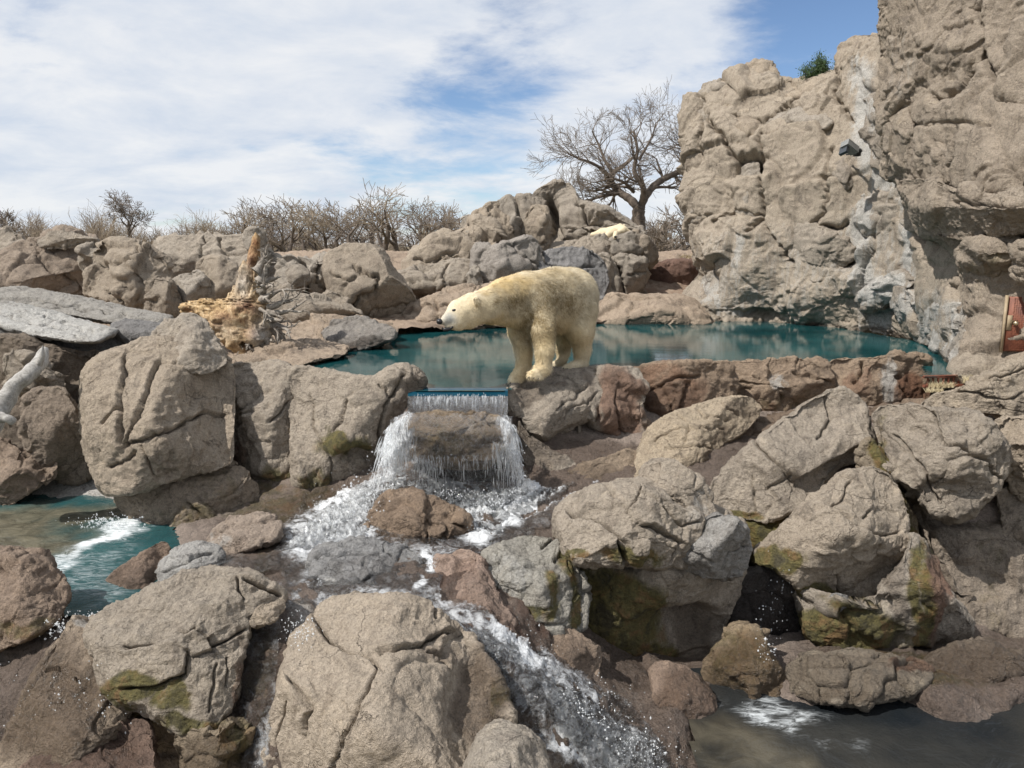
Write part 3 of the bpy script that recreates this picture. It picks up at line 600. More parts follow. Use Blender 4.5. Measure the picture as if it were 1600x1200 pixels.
# --- far left row
rock('rock', [(-30, 362), (0, 360), (12, 357), (22, 362), (40, 380), (47, 384), (30, 400), (0, 415), (-30, 420)], 19, 0.5, 'small brown peaked rock at the left edge on the skyline', top=0.3)
rock('rock', [(-30, 408), (5, 395), (28, 384), (60, 378), (75, 368), (100, 367), (150, 374), (166, 384), (158, 400), (150, 428), (141, 452), (130, 464), (60, 468), (-30, 466)], 18.5, 1.2, 'broad shaded rock with a smooth slanting face at far left behind the fallen log', side=0.6, top=0.5, tint=(0.85, 0.8, 0.78), cracks=[([(60, 400), (90, 430), (130, 450)], 3, 0.1)])
rock('rock', [(60, 376), (75, 367), (105, 365), (148, 373), (150, 380), (110, 383), (70, 384)], 18.2, 0.35, 'thin pale cap rock lying on the broad shaded rock at far left', top=0.8)
rock('rock', [(125, 396), (140, 386), (155, 392), (160, 410), (148, 420), (130, 418)], 18, 0.4, 'small round rock wedged beside the domed boulder at left')
rock('rock', [(243, 380), (262, 370), (300, 369), (345, 371), (372, 369), (392, 364), (408, 372), (412, 395), (410, 430), (370, 450), (300, 452), (262, 450), (250, 420)], 19, 1.0, 'long flat topped rock on the left skyline behind the round headed boulder', top=0.5, cracks=[([(315, 372), (318, 410), (300, 440)], 3, 0.12), ([(345, 375), (350, 395), (390, 392)], 3, 0.1)], size=1.2)
rock('rock', [(384, 372), (388, 362), (400, 358), (410, 362), (412, 376), (400, 386), (388, 384)], 18.6, 0.35, 'small rounded knob of rock on the skyline behind the stump tip')
rock('rock', [(150, 384), (180, 379), (215, 381), (240, 394), (258, 408), (270, 440), (276, 475), (270, 492), (235, 500), (190, 490), (155, 470), (134, 464), (140, 435), (145, 405)], 16.8, 1.1, 'domed boulder with a creased top left of the round headed boulder', top=0.35, cracks=[([(150, 412), (180, 415), (215, 408)], 3, 0.09), ([(160, 455), (190, 470), (205, 490)], 3, 0.08), ([(215, 385), (200, 420), (225, 445)], 3, 0.07)])
rock('rock', [(240, 440), (262, 436), (276, 455), (284, 495), (262, 510), (235, 500)], 15.8, 0.5, 'low dark rock at the foot of the domed boulder left of the stump', tint=(0.8, 0.78, 0.76))
rock('rock', [(310, 425), (314, 412), (328, 405), (345, 405), (362, 414), (372, 430), (368, 465), (345, 480), (318, 476)], 16.6, 0.7, 'smooth round headed boulder left of the driftwood stump', facet=0.3)
rock('rock', [(268, 445), (285, 434), (308, 428), (322, 440), (325, 475), (300, 485), (274, 480)], 16.2, 0.6, 'low shoulder rock at the left of the round headed boulder', facet=0.5)
rock('rock', [(405, 392), (420, 392), (445, 402), (470, 398), (502, 401), (530, 399), (540, 430), (525, 475), (480, 480), (430, 465), (404, 440)], 18.8, 1.0, 'cracked rock row right of the stump below the bare trees', top=0.4, cracks=[([(462, 400), (475, 430), (480, 470)], 4, 0.15), ([(500, 403), (495, 440), (520, 460)], 3, 0.12)])
rock('rock', [(452, 425), (462, 418), (478, 424), (480, 438), (466, 444), (454, 438)], 17.9, 0.3, 'small block of rock set into the cracked rock row right of the stump')
rock('rock', [(395, 445), (420, 440), (445, 452), (470, 462), (505, 468), (530, 478), (560, 488), (562, 502), (520, 510), (450, 512), (400, 500)], 16.8, 0.9, 'low smooth rock between the stump and the pool', facet=0.5, top=0.3)
rock('rock', [(502, 470), (515, 458), (535, 462), (548, 480), (560, 500), (530, 508), (505, 500)], 17.2, 0.5, 'small knobbly rock at the left of the big smooth boulder', top=0.2)
rock('rock', [(515, 405), (530, 393), (548, 387), (570, 386), (592, 390), (604, 402), (612, 420), (630, 440), (643, 457), (650, 474), (640, 482), (612, 490), (588, 498), (558, 498), (535, 488), (520, 455), (512, 425)], 18.4, 1.2, 'big smooth boulder with a slanting right face between the stump and the rocky hill', side=0.5, top=0.3,
     cracks=[([(550, 418), (575, 428), (592, 432), (585, 455), (560, 470), (545, 490)], 3.5, 0.12), ([(515, 425), (545, 440), (560, 430)], 3, 0.08), ([(556, 498), (600, 480), (640, 478)], 2.5, 0.05)], facet=0.6)
# --- rocky hill in the centre
rock('rock', [(636, 404), (650, 388), (690, 370), (720, 357), (742, 352), (765, 358), (772, 380), (765, 405), (740, 430), (690, 428), (650, 430), (635, 422)], 21.5, 1.3, 'sloping grey brown rock at the left end of the rocky hill', top=0.9, cracks=[([(650, 408), (690, 402), (720, 385)], 3, 0.12), ([(680, 412), (690, 395), (735, 405)], 3, 0.1), ([(725, 360), (740, 385), (765, 380)], 3, 0.15)])
rock('rock', [(622, 432), (650, 420), (700, 412), (735, 412), (752, 425), (756, 450), (722, 466), (680, 474), (655, 480), (638, 458)], 20.3, 1.1, 'fractured rock at the foot of the hill behind the bear head', top=0.5, cracks=[([(640, 440), (690, 438), (700, 462)], 3, 0.1), ([(700, 415), (692, 440), (715, 450)], 3, 0.1)])
rock('rock', [(722, 345), (735, 338), (748, 345), (760, 365), (762, 388), (742, 392), (726, 375)], 22.2, 0.6, 'small slanting rock low on the left of the rock teeth', top=0.4)
rock('rock', [(738, 352), (745, 335), (762, 322), (780, 319), (790, 335), (796, 358), (802, 378), (780, 388), (758, 390), (744, 372)], 22.4, 0.9, 'first and widest of the pointed rock teeth on the hill', top=0.4, side=0.2, cracks=[([(768, 325), (764, 355), (782, 380)], 3, 0.1)])
rock('rock', [(780, 328), (786, 314), (797, 308), (806, 318), (812, 342), (822, 366), (828, 385), (804, 390), (790, 360)], 22.7, 0.8, 'second pointed rock tooth with the sharpest tip on the hill', top=0.3, side=0.3)
rock('rock', [(806, 322), (812, 308), (828, 309), (840, 318), (838, 345), (846, 375), (838, 395), (820, 380), (812, 350)], 22.9, 0.8, 'third rock tooth with a flat tip next to the dark cleft', top=0.2, side=0.2)
rock('rock', [(826, 340), (834, 328), (850, 328), (857, 345), (855, 375), (848, 396), (832, 395), (826, 370)], 22.3, 0.6, 'squarish rock under the third tooth beside the dark cleft')
rock('rock', [(835, 308), (850, 297), (875, 291), (893, 292), (900, 302), (905, 316), (925, 318), (950, 322), (962, 330), (985, 343), (1002, 355), (1006, 372), (980, 384), (930, 390), (900, 396), (860, 392), (846, 360)], 24.2, 1.3, 'highest rounded rock of the hill with a deep dark cleft', top=0.5, size=1.8,
     bumps=[(862, 345, 10, 34, -1.5), (868, 372, 11, 16, -1.2), (925, 345, 45, 12, -0.35)], cracks=[([(905, 318), (915, 345), (960, 355)], 4, 0.15), ([(880, 355), (930, 362), (985, 362)], 4, 0.2)])
rock('rock', [(745, 412), (752, 392), (770, 383), (800, 377), (825, 371), (836, 378), (845, 395), (850, 420), (830, 436), (790, 450), (750, 462), (732, 455), (738, 432)], 20.2, 1.2, 'large grey boulder with a flat dark crack right behind the bear neck', mat=GREYR, tint=(1.15, 1.07, 1.0), top=0.3, side=0.2, cracks=[([(800, 380), (812, 405), (840, 415)], 3, 0.12)])
rock('rock', [(735, 440), (742, 420), (750, 430), (752, 460), (740, 470)], 19.6, 0.4, 'thin upright rock sliver left of the large grey boulder')
rock('rock', [(840, 396), (860, 384), (900, 380), (940, 378), (962, 384), (970, 400), (940, 412), (880, 415), (848, 412)], 22.4, 1.0, 'flat ledge rock in front of the sleeping bear', top=1.2)
rock('rock', [(842, 410), (858, 398), (885, 390), (910, 390), (930, 398), (944, 414), (948, 442), (938, 470), (890, 470), (850, 460)], 20.8, 1.1, 'dark grey boulder just above the back of the standing bear', mat=GREYR, tint=(0.85, 0.85, 0.88), cracks=[([(850, 412), (890, 420), (930, 415)], 3, 0.12)])
rock('rock', [(925, 380), (940, 370), (950, 378), (953, 398), (940, 405), (928, 400)], 22.6, 0.5, 'small upright rock under the sleeping bear paws')
rock('rock', [(954, 378), (966, 368), (985, 364), (1002, 366), (1010, 380), (1008, 402), (985, 406), (958, 402)], 22.8, 0.9, 'squared top block under the head of the sleeping bear', facet=0.6, crack=0.4)
rock('rock', [(995, 368), (1010, 372), (1020, 388), (1021, 402), (1012, 413), (998, 410)], 22.9, 0.7, 'right hand block on the end of the hill beside the squared top block', tint=(0.9, 0.88, 0.86))
rock('rock', [(952, 402), (985, 404), (1008, 410), (1012, 430), (1008, 452), (1012, 470), (985, 474), (958, 468), (950, 440)], 22.2, 0.8, 'lower block at the end of the hill next to the red wall', cracks=[([(958, 402), (966, 430), (980, 470)], 4, 0.25), ([(985, 430), (1010, 425)], 3, 0.1)])
rock('rock', [(930, 402), (948, 400), (962, 420), (965, 460), (950, 472), (938, 450)], 22.0, 0.6, 'narrow upright rock left of the lower block at the end of the hill')
rock('rock_wall', [(1000, 415), (1020, 411), (1050, 410), (1090, 411), (1100, 430), (1095, 470), (1000, 472)], 24.0, 0.7, 'low dark red rock wall between the hill and the tall cliff', 'wall', n=6, top=0.1, tint=(0.50, 0.36, 0.34), facet=0.5)
# --- ledges round the pool
LED = dict(tint=(1.06, 0.98, 0.92))
rock('rock_ledge', [(590, 500), (600, 485), (640, 474), (690, 462), (740, 452), (800, 450), (860, 455), (870, 500), (800, 508), (720, 512), (660, 516), (612, 513)], 18.6, 1.1, 'long pinkish ledge at the water edge behind the bear head', 'rock ledge', top=1.6, n=5, size=1.2, **LED, cracks=[([(620, 490), (690, 478), (760, 470)], 3, 0.08), ([(680, 470), (690, 505)], 3, 0.08)])
rock('rock_ledge', [(935, 474), (960, 468), (1020, 466), (1075, 468), (1110, 488), (1105, 503), (1040, 505), (985, 506), (938, 504)], 19.6, 1.0, 'low pinkish ledge at the water edge right of the bear rump', 'rock ledge', top=1.8, n=5, size=1.2, **LED)
rock('rock_ledge', [(400, 520), (440, 512), (500, 500), (560, 498), (600, 506), (618, 520), (606, 532), (560, 546), (530, 550), (460, 560), (400, 556)], 15.2, 1.2, 'flat pale ledge right of the driftwood stump', 'rock ledge', top=3.0, n=5, size=1.0, **LED)
rock('rock', [(505, 520), (528, 505), (560, 502), (590, 508), (617, 520), (612, 531), (575, 541), (545, 547), (522, 537)], 14.6, 0.6, 'rough dark grey lump of rock at the left water edge of the pool', mat=GREYR, tint=(0.95, 0.9, 0.85), top=1.0, stains=[('wet', 580, 538, 60, 10, 1)])
rock('rock_ledge', [(345, 560), (400, 548), (450, 540), (500, 536), (538, 545), (536, 556), (500, 562), (455, 576), (470, 588), (400, 592), (350, 590)], 12.9, 1.0, 'low flat ledge in front of the driftwood stump', 'rock ledge', top=2.6, n=5, size=0.9, **LED)
# --- rocks holding the near side of the pool
rock('rock', [(235, 552), (242, 528), (262, 506), (280, 497), (305, 494), (322, 505), (336, 530), (352, 562), (320, 580), (260, 575)], 10.3, 0.6, 'rounded rock nub sitting on top of the big square block', top=0.8, facet=0.5, stains=[('white', 330, 545, 10, 20, 0.4)])
rock('boulder', [(133, 600), (135, 582), (146, 568), (170, 560), (205, 548), (245, 536), (290, 538), (335, 548), (358, 572), (362, 600), (360, 660), (358, 722), (330, 732), (290, 738), (262, 746), (235, 760), (205, 768), (175, 770), (158, 762), (145, 735), (136, 690), (132, 640)],
     9.9, 1.15, 'big square sunlit block with carved cracks left of the pool wall', top=0.45, n=4.5, m=2.2, facet=0.35, crack=0.3, size=1.5, spacing=2.0,
     cracks=[([(196, 560), (193, 600), (186, 640), (188, 690)], 3.0, 0.07, 0.03), ([(188, 636), (170, 648), (155, 662)], 3, 0.06), ([(245, 572), (232, 610), (215, 655), (196, 692)], 3.2, 0.08, 0.03), ([(196, 695), (240, 685), (275, 670), (284, 660), (320, 648), (345, 645)], 2.6, 0.09, -0.03), ([(173, 733), (195, 722), (215, 708)], 3, 0.07), ([(222, 698), (232, 715), (240, 740)], 2.5, 0.05), ([(245, 572), (290, 572), (330, 562)], 3, 0.03)],
     bumps=[(320, 690, 40, 40, -0.05), (170, 600, 30, 40, 0.04)])
rock('rock', [(165, 750), (230, 730), (345, 710), (385, 735), (400, 775), (392, 802), (360, 818), (330, 834), (300, 850), (265, 864), (238, 868), (216, 842), (205, 800)], 9.7, 0.75, 'dark shaded pedestal rock under the big square block', tint=(0.82, 0.78, 0.74), facet=0.7, top=0.35, stains=[('moss', 310, 810, 45, 35, 0.55), ('moss', 340, 750, 40, 40, 0.3), ('wet', 350, 810, 60, 30, 0.6)],
     cracks=[([(290, 782), (325, 815)], 2.5, 0.06)])
rock('rock', [(359, 585), (375, 573), (405, 570), (440, 570), (457, 580), (462, 620), (463, 700), (458, 742), (440, 758), (405, 764), (372, 757), (361, 735), (358, 660)], 10.6, 0.85, 'upright rock between the big square block and the rounded weir rock', n=4, facet=0.4, crack=0.3, spacing=2.0, top=0.25, size=1.0,
     cracks=[([(370, 640), (400, 620), (420, 612)], 3, 0.04), ([(370, 672), (385, 645), (420, 632)], 2.5, 0.05, 0.02), ([(425, 660), (445, 645), (456, 632)], 3, 0.08), ([(390, 718), (392, 690), (425, 690)], 3, 0.03)],
     bumps=[(408, 735, 18, 12, 0.05), (430, 710, 20, 30, -0.05)], stains=[('moss', 440, 745, 40, 22, 0.7), ('red', 365, 720, 14, 60, 0.6), ('moss', 400, 762, 60, 12, 0.5)])
rock('rock', [(455, 585), (480, 578), (530, 584), (580, 590), (600, 578), (625, 573), (645, 580), (660, 597), (655, 615), (635, 632), (625, 660), (605, 695), (585, 735), (562, 765), (525, 788), (500, 778), (468, 758), (457, 710)], 10.3, 0.95, 'rounded weir rock with a knobbed top left of the waterfall', n=3.6, facet=0.4, crack=0.35, spacing=2.0, top=0.2, size=1.3,
     cracks=[([(538, 625), (536, 660), (518, 675)], 3, 0.08), ([(487, 620), (485, 665), (500, 700), (516, 720)], 2.5, 0.06), ([(590, 597), (600, 605), (605, 620)], 3, 0.05), ([(628, 592), (600, 640), (590, 690)], 4, 0.08), ([(517, 720), (512, 780)], 2.5, 0.05)],
     bumps=[(625, 590, 28, 14, 0.10), (560, 712, 25, 10, -0.16), (550, 690, 40, 14, 0.08)], stains=[('moss', 540, 695, 45, 22, 1.0), ('moss', 490, 755, 30, 30, 0.7), ('red', 500, 785, 50, 20, 0.7), ('wet', [(650, 610), (625, 665), (590, 740), (560, 770)], 22, 0.9)])
rock('boulder', [(784, 622), (790, 606), (806, 595), (826, 588), (850, 582), (880, 579), (920, 578), (945, 588), (950, 615), (945, 640), (925, 652), (895, 662), (870, 676), (858, 690), (840, 688), (822, 676), (818, 658), (800, 645), (788, 625)], 11.0, 0.85, 'sunlit rock under the front paws of the standing bear', field=lambda a, b: 11.0+0.6*(625-b)/100-0.6*np.exp(-((a-783)/30)**2), n=4, cut=0.4, spacing=1.7, facet=0.6, crack=0.5, size=0.9,
     cracks=[([(790, 600), (798, 630), (812, 655)], 3.5, 0.10), ([(868, 640), (895, 622), (915, 600)], 2.5, 0.05), ([(880, 655), (905, 632), (935, 618)], 2.5, 0.05), ([(868, 585), (895, 592), (912, 606)], 2.2, 0.04)], stains=[('wet', 828, 622, 26, 26, 0.7), ('wet', [(905, 580), (925, 600), (930, 625)], 5, 0.6), ('wet', 870, 590, 20, 6, 0.8)])
rock('rock', [(905, 585), (930, 577), (965, 576), (1000, 580), (1005, 640), (998, 690), (985, 712), (950, 728), (910, 730), (885, 715), (862, 690), (880, 668), (905, 650)], 11.0, 0.8, 'shaded undercut rock right of the rock the bear stands on', n=3, top=0.15, side=-0.1, bumps=[(900, 690, 45, 28, -0.45)], stains=[('wet', 960, 600, 40, 30, 0.4), ('red', 970, 640, 40, 80, 0.8), ('wet', 920, 700, 60, 40, 0.6)], cracks=[([(930, 580), (940, 620), (930, 660)], 3.5, 0.1), ([(965, 610), (972, 680)], 3, 0.08)])
rock('rock', [(812, 655), (826, 680), (850, 692), (878, 712), (900, 732), (880, 752), (848, 762), (825, 745), (808, 700)], 10.1, 0.35, 'wet rock foot just right of the falling water', stains=[('wet', 840, 700, 60, 60, 0.8)], top=0.4)
WALL = dict(tint=(0.84, 0.74, 0.66), n=5, grow_px=11)
rock('rock', [(985, 585), (1010, 576), (1060, 573), (1100, 572), (1132, 574), (1140, 600), (1130, 640), (1080, 668), (1030, 690), (1005, 712), (985, 725), (975, 690), (978, 630)], 11.6, 0.8, 'dark reddish pool wall rock nearest the bear', stains=[('red', 1040, 620, 80, 60, 0.6), ('wet', 1040, 640, 70, 50, 0.6), ('white', 1070, 610, 12, 18, 0.0)], cracks=[([(1000, 615), (1040, 595), (1090, 590)], 3, 0.07), ([(1035, 600), (1050, 640), (1020, 680)], 3, 0.08), ([(1075, 600), (1062, 650)], 3, 0.07)], **WALL)
rock('rock', [(1125, 585), (1135, 573), (1180, 569), (1240, 567), (1292, 567), (1300, 590), (1298, 635), (1260, 652), (1190, 655), (1130, 650), (1122, 620)], 12.2, 0.7, 'middle length of brown pool wall rock with pale scraped patches', stains=[('white', 1128, 600, 12, 40, 0.75), ('white', 1215, 590, 16, 20, 0.7), ('red', 1180, 640, 40, 20, 0.5), ('moss', 1230, 630, 60, 16, 0.3)], cracks=[([(1240, 580), (1285, 592), (1298, 600)], 3, 0.06), ([(1140, 595), (1180, 600), (1230, 608)], 2.5, 0.05), ([(1215, 600), (1220, 640)], 2.5, 0.05)], **WALL)
rock('rock', [(1297, 600), (1305, 570), (1350, 565), (1400, 562), (1436, 566), (1447, 582), (1446, 610), (1440, 632), (1400, 640), (1340, 642), (1302, 640)], 12.3, 0.65, 'end length of red brown pool wall rock beside the red drain channel', stains=[('white', [(1388, 572), (1392, 600), (1400, 632)], 12, 0.9), ('red', 1430, 610, 30, 30, 0.9), ('red', 1340, 600, 30, 30, 0.5)], cracks=[([(1346, 566), (1342, 582), (1334, 595)], 3.5, 0.10), ([(1405, 590), (1415, 620), (1420, 640)], 2.5, 0.05)], **WALL)
rock('rock', [(1130, 655), (1180, 650), (1250, 645), (1330, 640), (1400, 640), (1445, 636), (1440, 660), (1380, 680), (1250, 700), (1150, 700)], 11.2, 0.6, 'low damp ledge at the foot of the pool wall', top=1.5, n=5, tint=(0.75, 0.66, 0.6), stains=[('wet', 1280, 655, 200, 30, 0.6)])
rock('rock', [(996, 712), (1002, 690), (1022, 668), (1055, 650), (1090, 634), (1130, 624), (1165, 622), (1186, 636), (1184, 656), (1160, 676), (1125, 696), (1102, 732), (1085, 760), (1060, 745), (1025, 738), (1000, 752)], 10.3, 0.75, 'long pale slab with a web of fine dark cracks below the pool wall', top=0.6, side=0.2, facet=0.4, crack=0.2, spacing=1.9,
     cracks=[([(1020, 690), (1060, 672), (1100, 668), (1130, 672)], 1.8, 0.03), ([(1060, 650), (1075, 668), (1070, 690)], 1.6, 0.03), ([(1090, 640), (1105, 655), (1140, 658)], 1.8, 0.03), ([(1130, 626), (1160, 650)], 1.8, 0.03), ([(1040, 700), (1080, 695), (1110, 700)], 1.6, 0.03)], stains=[('wet', [(1130, 672), (1120, 690), (1105, 715)], 7, 0.8), ('wet', 1165, 640, 20, 16, 0.6)], tint=(1.15, 1.1, 1.0))
# --- right side boulders
rock('boulder', [(1112, 768), (1118, 748), (1145, 722), (1178, 690), (1215, 660), (1255, 632), (1292, 615), (1318, 616), (1342, 632), (1352, 660), (1362, 690), (1362, 715), (1345, 738), (1312, 762), (1275, 790), (1240, 808), (1205, 818), (1165, 812), (1138, 800), (1118, 788)], 9.3, 1.0, 'large pale boulder sloping up to the right below the pool wall', top=0.35, side=0.12, facet=0.55, crack=0.4, spacing=2.0, size=1.5,
     bumps=[(1290, 752, 70, 26, -0.32), (1330, 720, 40, 26, -0.2), (1200, 700, 60, 30, 0.06)], cracks=[([(1172, 680), (1210, 718), (1238, 765)], 2.5, 0.06, 0.02), ([(1290, 620), (1300, 650), (1285, 680)], 3, 0.06), ([(1195, 760), (1225, 740), (1232, 735)], 2.5, 0.05), ([(1175, 740), (1178, 800)], 2, 0.04)],
     stains=[('moss', 1150, 806, 45, 12, 0.8), ('white', 1170, 760, 30, 20, 0.0)])
rock('boulder', [(1366, 650), (1382, 634), (1420, 629), (1470, 632), (1510, 640), (1548, 656), (1568, 690), (1576, 730), (1555, 765), (1510, 800), (1462, 802), (1435, 775), (1400, 740), (1380, 700)], 8.9, 0.95, 'broad rounded boulder at right with a shaded hollow beneath', top=0.4, side=-0.1, n=4, facet=0.9, crack=0.6, spacing=2.0, size=1.3, tint=(0.90, 0.90, 0.90), bumps=[(1480, 770, 60, 22, -0.15), (1420, 700, 40, 50, 0.05)], cracks=[([(1450, 640), (1470, 690), (1540, 720), (1560, 750)], 3, 0.08), ([(1400, 680), (1440, 730), (1470, 790)], 3, 0.07)], stains=[('moss', 1372, 690, 14, 50, 0.5)])
rock('rock', [(1436, 634), (1455, 618), (1490, 604), (1530, 584), (1565, 568), (1600, 558), (1680, 552), (1700, 640), (1640, 660), (1580, 655), (1530, 648), (1480, 640)], 10.3, 0.8, 'pale sloping boulder below the rusty door', grow_px=0, top=0.5, facet=0.6, spacing=2.0, cracks=[([(1500, 612), (1545, 622), (1600, 618)], 2.5, 0.07), ([(1545, 590), (1580, 585), (1620, 570)], 2.5, 0.05)], tint=(1.08, 1.06, 1.02))
rock('rock', [(1558, 665), (1575, 652), (1620, 648), (1700, 650), (1720, 760), (1650, 785), (1600, 780), (1575, 740)], 9.0, 0.75, 'rounded rock at the right edge beside the broad rounded boulder', facet=0.4)
rock('boulder', [(1378, 700), (1400, 690), (1460, 760), (1560, 740), (1700, 740), (1760, 900), (1740, 1120), (1640, 1120), (1560, 1075), (1520, 1040), (1505, 980), (1478, 925), (1450, 870), (1425, 800)], 9.1, 0.9, 'smooth grey brown rock wall running down the right edge to the lower pool', 'rock', top=0.3, n=5, facet=0.7, crack=0.5, amp=1.1, size=1.5, tint=(0.80, 0.78, 0.77), bumps=[(1500, 800, 70, 22, -0.30), (1590, 780, 40, 30, -0.2)], stains=[('moss', 1560, 860, 30, 160, 0.22), ('wet', 1500, 900, 10, 80, 0.3)], cracks=[([(1400, 720), (1440, 800), (1480, 900), (1510, 960)], 4, 0.12)])
rock('boulder', [(1176, 862), (1190, 850), (1220, 828), (1250, 800), (1290, 775), (1328, 745), (1358, 735), (1388, 745), (1408, 775), (1417, 808), (1418, 850), (1405, 885), (1385, 912), (1355, 935), (1318, 947), (1282, 943), (1258, 928), (1235, 905), (1205, 890), (1180, 882)], 8.2, 0.95, 'angular pale boulder leaning over the dark opening at right', top=0.25, side=-0.1, facet=0.6, crack=0.5, spacing=2.0, size=1.3,
     cracks=[([(1298, 795), (1330, 822), (1375, 838), (1405, 830)], 2.5, 0.07, 0.03), ([(1362, 800), (1350, 815)], 3, 0.06), ([(1310, 895), (1340, 875), (1385, 872)], 2.8, 0.07, -0.03), ([(1310, 895), (1312, 945)], 2.5, 0.05), ([(1300, 790), (1330, 760)], 2.5, 0.04)], stains=[('moss', 1210, 872, 50, 26, 1.0), ('moss', 1265, 925, 60, 16, 0.9)])
rock('boulder', [(1232, 905), (1258, 925), (1300, 945), (1350, 940), (1388, 912), (1415, 865), (1425, 830), (1450, 862), (1478, 915), (1505, 945), (1522, 985), (1512, 1012), (1480, 1022), (1450, 1035), (1405, 1044), (1350, 1040), (1295, 1020), (1255, 985)], 8.0, 0.8, 'mossy green brown boulder streaked with algae low on the right', facet=0.5, crack=0.4, top=0.15, size=1.3,
     stains=[('moss', 1310, 985, 110, 45, 1.0), ('moss', 1440, 940, 24, 110, 0.8), ('red', 1465, 940, 20, 90, 0.9), ('moss', 1400, 1010, 80, 40, 0.6), ('wet', 1400, 930, 16, 100, 0.6)], bumps=[(1430, 1030, 60, 16, -0.25), (1345, 935, 60, 14, -0.18)])
rock('rock', [(1300, 937), (1308, 932), (1320, 935), (1322, 944), (1312, 949), (1302, 946)], 7.6, 0.08, 'small smooth grey pebble wedged above the mossy boulder', 'pebble', mat=GREYR)
rock('rock', [(1222, 1045), (1255, 1018), (1320, 1008), (1395, 1030), (1455, 1042), (1458, 1060), (1425, 1086), (1370, 1100), (1290, 1098), (1238, 1084)], 7.0, 0.6, 'low grey rock at the edge of the lower pool', top=0.6, grow_px=0, tint=(0.72, 0.71, 0.68), stains=[('wet', 1330, 1050, 140, 50, 0.7), ('red', 1420, 1045, 50, 10, 0.8), ('wet', 1300, 1090, 110, 12, 0.9)], cracks=[([(1270, 1048), (1330, 1045), (1360, 1042)], 2.5, 0.05)])
rock('rock', [(1128, 1000), (1140, 982), (1165, 976), (1190, 982), (1202, 1020), (1222, 1050), (1238, 1078), (1205, 1098), (1155, 1106), (1112, 1094), (1100, 1052), (1115, 1020)], 7.15, 0.5, 'wet brown stone in front of the dark opening', tint=(0.78, 0.70, 0.58), stains=[('wet', 1180, 1050, 90, 60, 1.0), ('moss', 1150, 1030, 60, 50, 0.4)], top=0.3, facet=0.6)
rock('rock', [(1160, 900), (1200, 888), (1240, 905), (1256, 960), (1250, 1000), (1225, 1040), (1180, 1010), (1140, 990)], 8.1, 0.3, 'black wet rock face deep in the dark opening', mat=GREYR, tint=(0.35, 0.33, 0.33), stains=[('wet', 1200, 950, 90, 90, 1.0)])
# --- big centre-right boulder and its pieces
rock('boulder', [(868, 822), (880, 812), (910, 800), (980, 790), (1060, 790), (1120, 800), (1165, 822), (1170, 860), (1158, 905), (1140, 960), (1122, 1005), (1082, 1045), (1042, 1058), (1000, 1052), (945, 1024), (918, 985), (905, 925), (888, 875)], 7.95, 0.95, 'huge mossy boulder with a yellow green underside right of the stream', top=0.2, facet=0.5, crack=0.4, spacing=2.0, size=1.5,
     stains=[('moss', 960, 960, 90, 80, 1.0), ('moss', 900, 880, 40, 50, 0.8), ('moss', 1030, 1030, 50, 26, 0.9), ('red', 940, 960, 30, 60, 0.6), ('wet', 1090, 1000, 40, 60, 0.7)], bumps=[(1080, 975, 60, 26, -0.25), (1040, 900, 60, 40, 0.05)], cracks=[([(975, 885), (1030, 880), (1080, 895)], 3, 0.07)])
rock('rock', [(868, 815), (876, 788), (900, 772), (935, 762), (975, 752), (1005, 752), (1035, 762), (1068, 790), (1095, 812), (1088, 840), (1060, 870), (1040, 888), (1000, 886), (965, 882), (940, 885), (905, 880), (885, 862)], 7.6, 0.75, 'pale capping rock with joint cracks on the huge mossy boulder', top=0.55, facet=0.5, crack=0.5, spacing=1.9, size=1.1,
     cracks=[([(885, 800), (930, 810), (968, 838), (975, 885)], 3.5, 0.12, 0.04), ([(1008, 818), (1040, 838), (1068, 850)], 3, 0.09, -0.04), ([(1000, 755), (992, 785), (975, 800)], 2.2, 0.04), ([(1040, 795), (1075, 825), (1095, 812)], 2.5, 0.06), ([(1068, 850), (1050, 885)], 2.6, 0.06)], stains=[('moss', 985, 872, 60, 14, 0.8), ('moss', 900, 870, 30, 14, 0.8), ('white', 1085, 800, 20, 24, 0.4)])
rock('rock', [(1004, 748), (1010, 732), (1030, 720), (1058, 722), (1082, 740), (1104, 770), (1118, 800), (1112, 818), (1085, 805), (1050, 780), (1020, 765)], 8.0, 0.5, 'pale rounded rock capping the top of the huge mossy boulder', top=0.5, facet=0.5, stains=[('white', 1090, 790, 16, 30, 0.5)])
rock('rock', [(1082, 850), (1095, 818), (1120, 804), (1150, 812), (1166, 830), (1168, 862), (1158, 892), (1125, 905), (1092, 895), (1060, 885)], 7.5, 0.55, 'grey wet block on the right shoulder of the huge mossy boulder', mat=GREYR, tint=(1.1, 1.08, 1.06), facet=0.6, cracks=[([(1078, 862), (1115, 880)], 2.5, 0.05), ([(1130, 890), (1140, 865), (1165, 850)], 2.5, 0.04)], stains=[('white', 1120, 830, 40, 30, 0.5)])
rock('rock', [(750, 892), (765, 868), (792, 850), (825, 840), (862, 845), (888, 868), (905, 900), (913, 942), (908, 970), (885, 986), (845, 982), (806, 965), (790, 930), (765, 908)], 7.35, 0.7, 'rounded pale grey boulder with orange rust stains beside the stream', mat=GREYR, tint=(1.2, 1.17, 1.08), top=0.35, facet=0.5, spacing=1.9,
     cracks=[([(848, 852), (862, 845), (868, 838)], 3, 0.06), ([(755, 888), (780, 882), (790, 872)], 2.5, 0.05)], stains=[('moss', [(860, 900), (862, 960)], 9, 0.9), ('moss', [(880, 870), (895, 920), (895, 970)], 9, 0.9), ('moss', 820, 958, 40, 14, 0.9), ('white', 800, 900, 40, 30, 0.5), ('wet', 800, 950, 60, 30, 0.4)])
